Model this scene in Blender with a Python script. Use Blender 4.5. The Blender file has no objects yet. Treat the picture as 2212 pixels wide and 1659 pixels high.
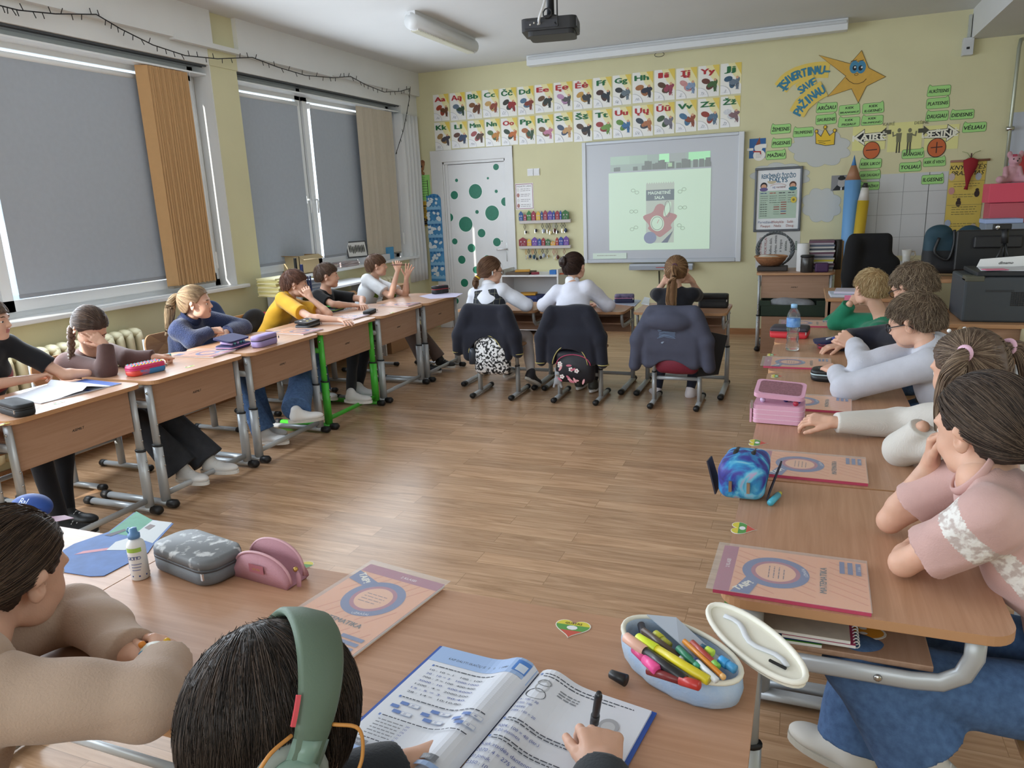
import bpy,bmesh,math,random
import numpy as np
from mathutils import Vector,Matrix,geometry
random.seed(7);RNG=np.random.default_rng(7)
PI=math.pi
SC=bpy.context.scene
COL=SC.collection

# ------------------------------------------------------------------ camera
FPX,CX,CY,CAMH=1598.1,1106.0,829.5,1.5
def _cam_axes(yaw,pit,rol):
    f=np.array([math.sin(yaw)*math.cos(pit),math.cos(yaw)*math.cos(pit),-math.sin(pit)])
    r=np.array([math.cos(yaw),-math.sin(yaw),0.0]);d=np.cross(f,r)
    c,s=math.cos(rol),math.sin(rol)
    return np.array([c*r+s*d,-s*r+c*d,f])
CM=_cam_axes(*[math.radians(a) for a in (-21.709,13.689,2.435)])
CPOS=np.array([0.0,0.0,CAMH])
def P(px,py,ax,val):
    """point of the room seen at photo position (px, py) on the plane axis=val"""
    d=CM.T @ np.array([(px-CX)/FPX,(py-CY)/FPX,1.0])
    t=(val-CPOS[ax])/d[ax]
    return CPOS + t*d
cam_data=bpy.data.cameras.new('camera');cam=bpy.data.objects.new('camera',cam_data);COL.objects.link(cam)
cam_data.sensor_fit='HORIZONTAL';cam_data.sensor_width=36.0;cam_data.lens=FPX/2212*36.0
cam_data.clip_start=0.02;cam_data.clip_end=200
_m=Matrix(((CM[0][0],-CM[1][0],-CM[2][0],0),(CM[0][1],-CM[1][1],-CM[2][1],0),(CM[0][2],-CM[1][2],-CM[2][2],CAMH),(0,0,0,1)))
cam.matrix_world=_m
SC.camera=cam

# ------------------------------------------------------------------ colour management, world, daylight
SC.view_settings.view_transform='Standard';SC.view_settings.look='None'
SC.view_settings.gamma=1.0;SC.view_settings.use_curve_mapping=False
SC.view_settings.exposure=-0.12
SC.cycles.max_bounces=8;SC.cycles.diffuse_bounces=4;SC.cycles.glossy_bounces=3
SC.cycles.transmission_bounces=6;SC.cycles.transparent_max_bounces=8
SC.cycles.caustics_reflective=False;SC.cycles.caustics_refractive=False
SC.cycles.use_denoising=True
SC.cycles.sample_clamp_indirect=6.0
w=bpy.data.worlds.new('daylight');SC.world=w;w.use_nodes=True
bg=w.node_tree.nodes['Background'];bg.inputs[0].default_value=(0.80,0.90,1.0,1);bg.inputs[1].default_value=3.2
sun_d=bpy.data.lights.new('sun','SUN');sun=bpy.data.objects.new('sun',sun_d);COL.objects.link(sun)
_az,_el=math.radians(20),math.radians(27)
SUNDIR=Vector((math.sin(_az)*math.cos(_el),math.cos(_az)*math.cos(_el),-math.sin(_el)))
sun.rotation_euler=SUNDIR.to_track_quat('-Z','Y').to_euler();sun.location=(-12,-10,12)
sun_d.energy=11.0;sun_d.angle=math.radians(0.6);sun_d.color=(1.0,0.95,0.86)
def area(name,loc,target,sx,sy,power,color=(1,1,1)):
    d=bpy.data.lights.new(name,'AREA');o=bpy.data.objects.new(name,d);COL.objects.link(o)
    d.shape='RECTANGLE';d.size=sx;d.size_y=sy;d.energy=power;d.color=color
    o.location=loc;v=Vector(target)-Vector(loc);o.rotation_euler=v.to_track_quat('-Z','Y').to_euler()
    return o
# daylight entering through the window openings of the long wall, plus added unseen fill at the back and right
area('daylight_window_back_left',(-4.30,-0.2,1.85),(0,-0.2,1.2),3.0,1.7,125,(0.80,0.90,1.0))
area('daylight_window_near',(-4.28,2.6,1.35),(0,2.8,0.9),1.2,0.8,50,(0.80,0.90,1.0))
area('added_fill_back',(-1.2,-3.0,2.0),(-1.4,5,1.0),4.5,1.8,100,(0.82,0.91,1.0))  # added unseen fill lamp; the back wall has no window
area('added_fill_right',(3.5,2.2,1.9),(-1.0,3.4,0.9),3.0,1.6,45,(0.82,0.91,1.0))  # added fill from the right, where the wall has no opening
area('daylight_blinds_near',(-4.28,3.9,1.8),(0,3.9,1.55),1.8,1.5,56,(0.80,0.90,1.0))
area('daylight_blinds_far',(-4.28,6.4,1.8),(0,6.2,1.55),2.2,1.5,46,(0.82,0.91,1.0))

# ------------------------------------------------------------------ materials
def lin(c):
    if isinstance(c,str):
        c=[int(c[i:i+2],16)/255 for i in (0,2,4)]
    return tuple(x/12.92 if x<=0.04045 else ((x+0.055)/1.055)**2.4 for x in c)
MATS={}
def mat(col,rough=0.6,metal=0.0,bump=0.0,bscale=200.0,var=0.0,vscale=8.0,trans=0.0,emis=0.0,alpha=1.0,coat=0.0,sheen=0.0,sss=0.0,spec=0.5,col2=None,stretch=None,thr=None,bdist=0.002,ior=1.45):
    key=('m',col,rough,metal,bump,bscale,var,vscale,trans,emis,alpha,coat,sheen,sss,spec,col2,stretch,thr,bdist)
    if key in MATS:return MATS[key]
    m=bpy.data.materials.new('m_%s_%d' % (col if isinstance(col,str) else 'c',len(MATS)));m.use_nodes=True
    nt=m.node_tree;N=nt.nodes;L=nt.links;b=N['Principled BSDF']
    c=lin(col);b.inputs['Base Color'].default_value=(*c,1)
    b.inputs['Roughness'].default_value=rough;b.inputs['Metallic'].default_value=metal
    b.inputs['Specular IOR Level'].default_value=spec
    if trans:b.inputs['Transmission Weight'].default_value=trans;b.inputs['IOR'].default_value=ior
    if alpha<1:b.inputs['Alpha'].default_value=alpha
    if coat:b.inputs['Coat Weight'].default_value=coat;b.inputs['Coat Roughness'].default_value=0.1
    if sheen:b.inputs['Sheen Weight'].default_value=sheen;b.inputs['Sheen Roughness'].default_value=0.5
    if sss:b.inputs['Subsurface Weight'].default_value=sss;b.inputs['Subsurface Radius'].default_value=(0.012,0.005,0.003);b.inputs['Subsurface Scale'].default_value=1.0
    if emis:b.inputs['Emission Color'].default_value=(*c,1);b.inputs['Emission Strength'].default_value=emis
    if bump or var:
        tc=N.new('ShaderNodeTexCoord');src=tc.outputs['Object']
        if stretch:
            mp=N.new('ShaderNodeMapping');mp.inputs['Scale'].default_value=stretch;L.new(src,mp.inputs[0]);src=mp.outputs[0]
    if var:
        n=N.new('ShaderNodeTexNoise');n.inputs['Scale'].default_value=vscale;n.inputs['Detail'].default_value=4;L.new(src,n.inputs['Vector'])
        r=N.new('ShaderNodeValToRGB');L.new(n.outputs['Fac'],r.inputs[0])
        c2=lin(col2) if col2 else tuple(x*(1-var) for x in c)
        lo,hi=thr if thr else (0.3,0.7)
        r.color_ramp.elements[0].position=lo;r.color_ramp.elements[1].position=hi
        r.color_ramp.elements[0].color=(*c2,1);r.color_ramp.elements[1].color=(*c,1)
        L.new(r.outputs[0],b.inputs['Base Color'])
    if bump:
        n=N.new('ShaderNodeTexNoise');n.inputs['Scale'].default_value=bscale;n.inputs['Detail'].default_value=3;L.new(src,n.inputs['Vector'])
        bp=N.new('ShaderNodeBump');bp.inputs['Strength'].default_value=bump;bp.inputs['Distance'].default_value=bdist
        L.new(n.outputs['Fac'],bp.inputs['Height']);L.new(bp.outputs[0],b.inputs['Normal'])
    MATS[key]=m
    return m
def cloth(col,var=0.12,bump=0.5,bscale=260.0,**k):return mat(col,0.85,var=var,vscale=14.0,bump=bump,bscale=bscale,sheen=0.15,spec=0.25,**k)
def skin(col='d9a68c'):return mat(col,0.5,var=0.10,vscale=18.0,bump=0.12,bscale=260,sss=0.12,spec=0.35)
def wood(name,a,b,rough=0.38,sx=1.2,sy=26.0,axis='x'):
    key=('w',name)
    if key in MATS:return MATS[key]
    m=bpy.data.materials.new(name);m.use_nodes=True
    nt=m.node_tree;N=nt.nodes;L=nt.links;p=N['Principled BSDF']
    tc=N.new('ShaderNodeTexCoord');mp=N.new('ShaderNodeMapping');L.new(tc.outputs['Object'],mp.inputs[0])
    mp.inputs['Scale'].default_value=(sx,sy,sy) if axis=='x' else (sy,sx,sy)
    n1=N.new('ShaderNodeTexNoise');n1.inputs['Scale'].default_value=2.2;n1.inputs['Detail'].default_value=7;n1.inputs['Roughness'].default_value=0.62;n1.inputs['Distortion'].default_value=0.6
    L.new(mp.outputs[0],n1.inputs['Vector'])
    r=N.new('ShaderNodeValToRGB');r.color_ramp.elements[0].position=0.3;r.color_ramp.elements[1].position=0.72
    r.color_ramp.elements[0].color=(*lin(a),1);r.color_ramp.elements[1].color=(*lin(b),1)
    L.new(n1.outputs['Fac'],r.inputs[0]);L.new(r.outputs[0],p.inputs['Base Color'])
    p.inputs['Roughness'].default_value=rough
    bp=N.new('ShaderNodeBump');bp.inputs['Strength'].default_value=0.06;bp.inputs['Distance'].default_value=0.001
    L.new(n1.outputs['Fac'],bp.inputs['Height']);L.new(bp.outputs[0],p.inputs['Normal'])
    MATS[key]=m
    return m
def blind_fabric(col,t):
    m=mat(col,0.9,bump=0.3,bscale=500,var=0.05,vscale=30);nt=m.node_tree;N=nt.nodes
    tr=N.new('ShaderNodeBsdfTranslucent');tr.inputs[0].default_value=(*lin(col),1);mx=N.new('ShaderNodeMixShader');mx.inputs[0].default_value=t
    nt.links.new(N['Principled BSDF'].outputs[0],mx.inputs[1]);nt.links.new(tr.outputs[0],mx.inputs[2]);nt.links.new(mx.outputs[0],N['Material Output'].inputs['Surface']);return m
WOOD=wood('beech_laminate','b08567','c4997c')
WOODP=wood('beech_panel','ab866c','bb977f',rough=0.5)
EDGE=mat('bd8f68',0.45)
GREY=mat('b9bec2',0.38,metal=0.25)
GREEN=mat('4fc040',0.35)
BLACK=mat('16171a',0.5)
WHITE=mat('eceded',0.5)
CHROME=mat('c8c8c8',0.25,metal=1.0)

# ------------------------------------------------------------------ mesh builder
def _frame(d):
    d=Vector(d).normalized();a=Vector((0,0,1)) if abs(d.z)<0.9 else Vector((1,0,0))
    u=d.cross(a).normalized();return u,d.cross(u).normalized()
class MB:
    def __init__(s,M=None):s.v=[];s.f=[];s.mi=[];s.mats=[];s.M=M;s.sm=[]
    def m(s,mt):
        if mt not in s.mats:s.mats.append(mt)
        return s.mats.index(mt)
    def add(s,vs,fs,mt,smooth=False):
        o=len(s.v);k=s.m(mt)
        for p in vs:
            p=Vector(p)
            s.v.append(tuple(s.M @ p) if s.M else tuple(p))
        for f in fs:s.f.append(tuple(i+o for i in f));s.mi.append(k);s.sm.append(smooth)
    def box(s,a,b,mt):
        (x0,y0,z0),(x1,y1,z1)=a,b
        if x0>x1:x0,x1=x1,x0
        if y0>y1:y0,y1=y1,y0
        if z0>z1:z0,z1=z1,z0
        s.add([(x0,y0,z0),(x1,y0,z0),(x1,y1,z0),(x0,y1,z0),(x0,y0,z1),(x1,y0,z1),(x1,y1,z1),(x0,y1,z1)],
              [(0,3,2,1),(4,5,6,7),(0,1,5,4),(1,2,6,5),(2,3,7,6),(3,0,4,7)],mt)
    def tube(s,pts,r,mt,n=10,r2=None,up=None,caps=True,closed=False):
        """sweep an ellipse (r across, r2 along 'up') along pts; r may be a list"""
        pts=[Vector(p) for p in pts];K=len(pts);vs=[];fs=[]
        u=None
        for i,p in enumerate(pts):
            if closed:d=pts[(i+1) % K]-pts[i-1]
            else:d=(pts[min(i+1,K-1)]-pts[max(i-1,0)])
            if d.length<1e-9:d=Vector((0,0,1))
            d.normalize()
            if up is not None:
                a=Vector(up);a=a-d*a.dot(d)
                if a.length<1e-4:a=_frame(d)[1]
                b=a.normalized();u=d.cross(b).normalized()
            else:
                if u is None:u,b=_frame(d)
                else:
                    u=(u-d*u.dot(d)).normalized()
                b=d.cross(u).normalized()
            ra=r[i] if isinstance(r,(list,tuple)) else r
            rb=(r2[i] if isinstance(r2,(list,tuple)) else r2) if r2 else ra
            for j in range(n):
                t=2*PI*j/n
                vs.append(p+u*(ra*math.cos(t))+b*(rb*math.sin(t)))
        R=K if closed else K-1
        for i in range(R):
            for j in range(n):
                a0=i*n+j;a1=i*n+(j+1) % n;b0=((i+1) % K)*n+j;b1=((i+1) % K)*n+(j+1) % n
                fs.append((a0,a1,b1,b0))
        if caps and not closed:
            fs.append(tuple(range(n))[::-1]);fs.append(tuple((K-1)*n+j for j in range(n)))
        s.add(vs,fs,mt,True)
    def lathe(s,prof,c,mt,n=24,ax='z'):
        """prof: list of (r, h)"""
        c=Vector(c);vs=[];fs=[]
        for r,h in prof:
            for j in range(n):
                t=2*PI*j/n;x,y=r*math.cos(t),r*math.sin(t)
                vs.append(c+Vector({'z':(x,y,h),'y':(x,h,y),'x':(h,x,y)}[ax]))
        K=len(prof)
        for i in range(K-1):
            for j in range(n):
                fs.append((i*n+j,i*n+(j+1) % n,(i+1)*n+(j+1) % n,(i+1)*n+j))
        if prof[0][0]>1e-6:fs.append(tuple(range(n))[::-1])
        if prof[-1][0]>1e-6:fs.append(tuple((K-1)*n+j for j in range(n)))
        s.add(vs,fs,mt,True)
    def sphere(s,c,r,mt,n=16,sc=(1,1,1)):
        c=Vector(c);vs=[];fs=[];h=max(6,n//2)
        for i in range(h+1):
            a=PI*i/h
            for j in range(n):
                t=2*PI*j/n
                vs.append(c+Vector((r*sc[0]*math.sin(a)*math.cos(t),r*sc[1]*math.sin(a)*math.sin(t),r*sc[2]*math.cos(a))))
        for i in range(h):
            for j in range(n):fs.append((i*n+j,(i+1)*n+j,(i+1)*n+(j+1) % n,i*n+(j+1) % n))
        s.add(vs,fs,mt,True)
    def prism(s,poly,z0,z1,mt,fr=None,mtop=None):
        """extrude a 2-D outline between z0 and z1; fr=(o,u,v,n) places it"""
        if fr is None:o,u,v,nn=Vector((0,0,0)),Vector((1,0,0)),Vector((0,1,0)),Vector((0,0,1))
        else:o,u,v,nn=[Vector(q) for q in fr]
        K=len(poly)
        ar=sum(poly[i][0]*poly[(i+1) % K][1]-poly[(i+1) % K][0]*poly[i][1] for i in range(K))
        if ar<0:poly=poly[::-1]
        vs=[o+u*x+v*y+nn*z0 for x,y in poly]+[o+u*x+v*y+nn*z1 for x,y in poly]
        tri=geometry.tessellate_polygon([[Vector((x,y,0)) for x,y in poly]])
        def ccw(t):
            a,b,c=[poly[i] for i in t]
            return (b[0]-a[0])*(c[1]-a[1])-(b[1]-a[1])*(c[0]-a[0])>0
        top=[];bot=[]
        for t in tri:
            t=tuple(t) if ccw(t) else tuple(t)[::-1]
            top.append(tuple(i+K for i in t));bot.append(t[::-1])
        s.add(vs,bot+[(i,(i+1) % K,(i+1) % K+K,i+K) for i in range(K)],mt)
        s.add(vs,top,mtop or mt)
    def build(s,name,parent=None,loc=None,bevel=0.0,seg=2,rot=None,weld=False,smooth_all=False):
        me=bpy.data.meshes.new(name)
        o3=Vector(loc) if loc is not None else Vector((0,0,0))
        me.from_pydata([tuple(Vector(p)-o3) for p in s.v] if loc is not None else s.v,[],s.f)
        for mt in s.mats:me.materials.append(mt)
        me.polygons.foreach_set('material_index',s.mi)
        me.polygons.foreach_set('use_smooth',[True]*len(s.sm) if smooth_all else s.sm)
        me.validate();me.update()
        ob=bpy.data.objects.new(name,me);COL.objects.link(ob)
        if loc is not None and not parent:ob.location=o3
        if parent:ob.parent=parent
        if bevel:
            md=ob.modifiers.new('bevel','BEVEL');md.width=bevel;md.segments=seg;md.limit_method='ANGLE';md.angle_limit=math.radians(40)
        return ob
def smooth_path(pts,n=6):
    q=[Vector(p) for p in pts];q=[q[0]*2-q[1]]+q+[q[-1]*2-q[-2]];out=[]
    for i in range(1,len(q)-2):
        for k in range(n):t=k/n;out.append(0.5*((2*q[i])+(q[i+1]-q[i-1])*t+(2*q[i-1]-5*q[i]+4*q[i+1]-q[i+2])*t*t+(3*q[i]-q[i-1]-3*q[i+1]+q[i+2])*t**3))
    return out+[q[-2]]
def rpoly(x0,y0,x1,y1,r,n=6,rs=None):
    rs=rs or (r,r,r,r);out=[]
    for (cx,cy,a0,rr) in ((x1-rs[0],y0+rs[0],-PI/2,rs[0]),(x1-rs[1],y1-rs[1],0,rs[1]),(x0+rs[2],y1-rs[2],PI/2,rs[2]),(x0+rs[3],y0+rs[3],PI,rs[3])):
        for i in range(n+1):a=a0+PI/2*i/n;out.append((cx+rr*math.cos(a),cy+rr*math.sin(a)))
    return out
def circ(cx,cy,rx,ry=None,n=28,a0=0,a1=2*PI):
    ry=ry or rx
    return [(cx+rx*math.cos(a0+(a1-a0)*i/n),cy+ry*math.sin(a0+(a1-a0)*i/n)) for i in range(n if abs(a1-a0-2*PI)<1e-6 else n+1)]

# ------------------------------------------------------------------ scene bookkeeping
def tag(o,label=None,cat=None,group=None,kind=None):
    if label:o['label']=label
    if cat:o['category']=cat
    if group:o['group']=group
    if kind:o['kind']=kind
    return o
def thing(name,label,cat,loc=(0,0,0),rz=0.0,group=None):
    o=bpy.data.objects.new(name,None);COL.objects.link(o);o.empty_display_size=0.1
    o.location=loc;o.rotation_euler=(0,0,rz)
    return tag(o,label,cat,group)
def copy_tree(o,parent=None):
    c=o.copy();COL.objects.link(c);c.parent=parent
    for ch in list(KIDS.get(o.name,[])) or [x for x in bpy.data.objects if x.parent==o]:copy_tree(ch,c)
    return c
KIDS={}
def struct(o):o['kind']='structure';return o

# ------------------------------------------------------------------ flat printed art on a real sheet
_TX={}
def text_mesh(txt,bold=0.0,shear=0.0,space=1.0):
    key=(txt,bold,shear,space)
    if key in _TX:return _TX[key]
    cu=bpy.data.curves.new('t','FONT');cu.body=txt;cu.size=1.0;cu.offset=bold;cu.shear=shear;cu.space_character=space
    cu.resolution_u=2;cu.align_x='LEFT';cu.fill_mode='FRONT'
    ob=bpy.data.objects.new('t',cu);COL.objects.link(ob)
    dg=bpy.context.evaluated_depsgraph_get();dg.update()
    me=ob.evaluated_get(dg).to_mesh()
    vs=[(v.co.x,v.co.y) for v in me.vertices];fs=[tuple(p.vertices) for p in me.polygons]
    ob.evaluated_get(dg).to_mesh_clear();bpy.data.objects.remove(ob);bpy.data.curves.remove(cu)
    if not vs:vs=[(0,0)]
    x0=min(v[0] for v in vs);x1=max(v[0] for v in vs)
    _TX[key]=(vs,fs,x0,x1)
    return _TX[key]
class Art(MB):
    """flat drawing on a sheet: fr=(origin,u,v,n). every call lies a hair above the last"""
    def __init__(s,fr,step=0.00025,base=0.0,M=None):
        super().__init__(M);s.fr=[Vector(q) for q in fr];s.z=base;s.step=step
    def p(s,x,y,z=None):
        o,u,v,n=s.fr;return o+u*x+v*y+n*(s.z if z is None else z)
    def poly(s,pts,mt,up=True):
        if up:s.z+=s.step
        K=len(pts);tri=geometry.tessellate_polygon([[Vector((x,y,0)) for x,y in pts]]);fs=[]
        for t in tri:
            a,b,c=[pts[i] for i in t]
            fs.append(tuple(t) if (b[0]-a[0])*(c[1]-a[1])-(b[1]-a[1])*(c[0]-a[0])>0 else tuple(t)[::-1])
        s.add([s.p(x,y) for x,y in pts],fs,mt)
    def sheet(s,pts,t,mt,mt_front=None):
        o,u,v,n=s.fr
        s.prism(pts,s.z,s.z+t,mt,fr=(o,u,v,n),mtop=mt_front);s.z+=t
    def rect(s,x0,y0,x1,y1,mt,up=True):s.poly([(x0,y0),(x1,y0),(x1,y1),(x0,y1)],mt,up)
    def ell(s,cx,cy,rx,ry,mt,n=24,up=True,rot=0.0):
        c,q=math.cos(rot),math.sin(rot)
        s.poly([(cx+x*c-y*q,cy+x*q+y*c) for x,y in circ(0,0,rx,ry,n)],mt,up)
    def line(s,pts,w,mt,closed=False,up=True):
        """a mitred ribbon, every joint shared, so nothing overlaps in its plane"""
        if up:s.z+=s.step
        q=[]
        for p in pts:
            if not q or math.hypot(p[0]-q[-1][0],p[1]-q[-1][1])>1e-6:q.append(p)
        if closed and len(q)>2 and math.hypot(q[0][0]-q[-1][0],q[0][1]-q[-1][1])<1e-6:q.pop()
        K=len(q)
        if K<2:return
        vs=[]
        for i in range(K):
            a=q[i-1] if (i or closed) else None;b=q[(i+1) % K] if (i<K-1 or closed) else None;c=q[i];ns=[]
            for s0,s1 in ((a,c),(c,b)):
                if s0 is None or s1 is None:continue
                dx,dy=s1[0]-s0[0],s1[1]-s0[1];l=math.hypot(dx,dy) or 1;ns.append((-dy/l,dx/l))
            nx,ny=sum(n[0] for n in ns),sum(n[1] for n in ns);l=math.hypot(nx,ny) or 1;nx /= l;ny /= l
            k=min(2.2,1/max(0.3,nx*ns[0][0]+ny*ns[0][1]))*w/2
            vs+=[s.p(c[0]+nx*k,c[1]+ny*k),s.p(c[0]-nx*k,c[1]-ny*k)]
        s.add(vs,[(2*i,2*i+1,2*((i+1) % K)+1,2*((i+1) % K)) for i in range(K if closed else K-1)],mt)
    def ring(s,cx,cy,r,w,mt,ry=None,n=28,a0=0,a1=2*PI):
        s.line(circ(cx,cy,r,ry,n,a0,a1),w,mt,closed=abs(a1-a0-2*PI)<1e-6)
    def text(s,txt,cx,cy,h,mt,bold=0.0,shear=0.0,rot=0.0,width=None,align='c',space=1.0,up=True):
        """h = capital height; centred vertically on cy"""
        if up:s.z+=s.step
        vs,fs,x0,x1=text_mesh(txt,0.0,shear,space)
        k=h/0.73;kx=k
        if width:kx=width/max(1e-6,(x1-x0))
        off={'c':(x0+x1)/2,'l':x0,'r':x1}[align];c,q=math.cos(rot),math.sin(rot)
        cp=[(0,0)] if not bold else [(-bold,0),(bold,0),(0,bold*0.6),(0,-bold*0.6)]
        for dx,dy in cp:
            out=[]
            for x,y in vs:
                X=(x-off+dx)*kx;Y=(y+dy)*k-h/2;out.append(s.p(cx+X*c-Y*q,cy+X*q+Y*c))
            s.add(out,fs,mt)
            if bold:s.z+=s.step*0.15
    def lines(s,x0,x1,y,n,dy,mt,h=0.003,rnd=None,word=0.015):
        """rows of illegible fine print as short dashes"""
        s.z+=s.step;rr=random.Random(rnd or 3)
        for i in range(n):
            x=x0;yy=y-i*dy;end=x1-(rr.random()*0.3*(x1-x0) if i==n-1 else rr.random()*0.06*(x1-x0))
            while x<end:
                wv=min(word*(0.5+rr.random()),end-x)
                s.add([s.p(x,yy),s.p(x+wv,yy),s.p(x+wv,yy+h),s.p(x,yy+h)],[(0,1,2,3)],mt);x+=wv+word*0.22
WALLF=8.41
def fwp(px,py,off=0.0):
    q=P(px,py,1,WALLF-off);return (q[0],q[2])
FWFR=((0,WALLF,0),(1,0,0),(0,0,1),(0,-1,0))   # drawing in wall coordinates (x, z) on the front wall
# ================================================================== room shell
LX,RX,FY,BY,CH=-4.43,3.6,8.41,-3.1,3.05
WALL=mat('dcd7b0',0.8,var=0.05,vscale=3.0,bump=0.25,bscale=90)
WALLW=mat('e4e5e4',0.75,var=0.04,vscale=3.0,bump=0.2,bscale=70)
CEIL=mat('dcdddd',0.85,var=0.05,vscale=1.5,bump=0.2,bscale=60)
def floor_mat():
    m=bpy.data.materials.new('vinyl_plank_floor');m.use_nodes=True;nt=m.node_tree;N=nt.nodes;L=nt.links;p=N['Principled BSDF']
    tc=N.new('ShaderNodeTexCoord')
    br=N.new('ShaderNodeTexBrick');br.inputs['Scale'].default_value=1.0;br.inputs['Mortar Size'].default_value=0.0012;br.inputs['Brick Width'].default_value=0.92;br.inputs['Row Height'].default_value=0.102
    br.inputs['Color1'].default_value=(0,0,0,1);br.inputs['Color2'].default_value=(1,1,1,1);br.inputs['Mortar'].default_value=(0.3,0.3,0.3,1);br.offset=0.37
    L.new(tc.outputs['Object'],br.inputs['Vector'])
    mp=N.new('ShaderNodeMapping');mp.inputs['Scale'].default_value=(1.5,17,1);L.new(tc.outputs['Object'],mp.inputs[0])
    ad=N.new('ShaderNodeVectorMath');ad.operation='ADD';sc=N.new('ShaderNodeVectorMath');sc.operation='SCALE';sc.inputs['Scale'].default_value=7.3
    L.new(br.outputs['Color'],sc.inputs[0]);L.new(mp.outputs[0],ad.inputs[0]);L.new(sc.outputs[0],ad.inputs[1])
    n=N.new('ShaderNodeTexNoise');n.inputs['Scale'].default_value=1.6;n.inputs['Detail'].default_value=8;n.inputs['Roughness'].default_value=0.6;n.inputs['Distortion'].default_value=1.3;L.new(ad.outputs[0],n.inputs['Vector'])
    r=N.new('ShaderNodeValToRGB');e=r.color_ramp.elements;e[0].position=0.28;e[0].color=(*lin('a07c5c'),1);e[1].position=0.75;e[1].color=(*lin('d3b08f'),1)
    x=e.new(0.5);x.color=(*lin('bd9877'),1);L.new(n.outputs['Fac'],r.inputs[0])
    mx=N.new('ShaderNodeMix');mx.data_type='RGBA';mx.blend_type='MULTIPLY';mx.inputs['Factor'].default_value=1.0
    r2=N.new('ShaderNodeValToRGB');r2.color_ramp.elements[0].color=(0.84,0.83,0.82,1);r2.color_ramp.elements[1].color=(1.06,1.05,1.04,1);L.new(br.outputs['Color'],r2.inputs[0])
    L.new(r.outputs[0],mx.inputs['A']);L.new(r2.outputs[0],mx.inputs['B'])
    mm=N.new('ShaderNodeMix');mm.data_type='RGBA';L.new(br.outputs['Fac'],mm.inputs['Factor']);L.new(mx.outputs['Result'],mm.inputs['A']);mm.inputs['B'].default_value=(*lin('957557'),1)
    L.new(mm.outputs['Result'],p.inputs['Base Color']);p.inputs['Roughness'].default_value=0.27
    bp=N.new('ShaderNodeBump');bp.inputs['Strength'].default_value=0.08;bp.inputs['Distance'].default_value=0.002;L.new(n.outputs['Fac'],bp.inputs['Height']);L.new(bp.outputs[0],p.inputs['Normal'])
    return m
b=MB();b.box((LX-0.3,BY-0.2,-0.1),(RX+0.2,FY+0.2,0),floor_mat());struct(b.build('floor'))
b=MB();b.box((LX-0.3,BY-0.2,CH),(RX+0.2,FY+0.2,CH+0.15),CEIL);struct(b.build('ceiling'))
# front wall (solid, the door leaf stands in a shallow niche)
DL,DR,DT=-4.13,-3.315,2.02      # door opening
b=MB()
b.box((LX-0.3,FY,0),(DL,FY+0.2,CH),WALL);b.box((DR,FY,0),(RX+0.2,FY+0.2,CH),WALL);b.box((DL,FY,DT),(DR,FY+0.2,CH),WALL);b.box((DL,FY+0.14,0),(DR,FY+0.2,DT),WALL)
struct(b.build('wall_front'))
b=MB();b.box((RX,BY,0),(RX+0.2,FY,CH),WALL);struct(b.build('wall_right'))
b=MB();b.box((LX,BY-0.2,0),(RX,BY,CH),WALL);struct(b.build('wall_back'))
# left wall with three window openings
SILL,HEAD=0.93,2.655
OPEN=[(-1.45,1.75),(2.08,4.98),(5.29,8.02)]
b=MB();X0,X1=LX-0.30,LX
ys=[BY]+[y for o in OPEN for y in o]+[FY]
b.box((X0,BY,0),(X1,FY,SILL),WALL)
for i in range(0,len(ys),2):b.box((X0,ys[i],SILL),(X1,ys[i+1],HEAD),WALL if ys[i+1]<FY-0.1 else WALLW)
b.box((X0,BY,HEAD),(X1,FY,CH),WALLW)
struct(b.build('wall_left'))
# white painted band on the reveals and beam above the windows, yellow paint patch above the pier
b=MB();b.box((LX,BY,2.79),(LX+0.05,5.0,CH),WALLW);b.box((LX,5.29,2.79),(LX+0.05,FY,CH),WALLW);struct(b.build('trim_1'))
b=MB();b.box((LX+0.0005,4.985,HEAD),(LX+0.006,5.30,CH),WALL);struct(b.build('trim_2'))
b=MB();b.box((LX-0.17,4.976,SILL),(LX+0.003,4.984,HEAD),WALLW);struct(b.build('trim_3'))
b=MB();b.box((LX+0.004,4.6,2.775),(LX+0.055,6.6,2.81),WALLW);struct(b.build('trim_4'))
# dropped beam on the right part of the ceiling
b=MB();b.box((1.335,BY,2.79),(RX,FY,CH),CEIL);struct(b.build('trim_5'))
# skirting
b=MB();b.box((DR+0.09,FY-0.018,0),(RX,FY,0.065),wood('skirting_wood','9a6b45','b08058'));struct(b.build('baseboard_front'))
b=MB();b.box((LX,BY,0),(LX+0.018,FY,0.065),wood('skirting_wood','9a6b45','b08058'));struct(b.build('baseboard_left'))

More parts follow.
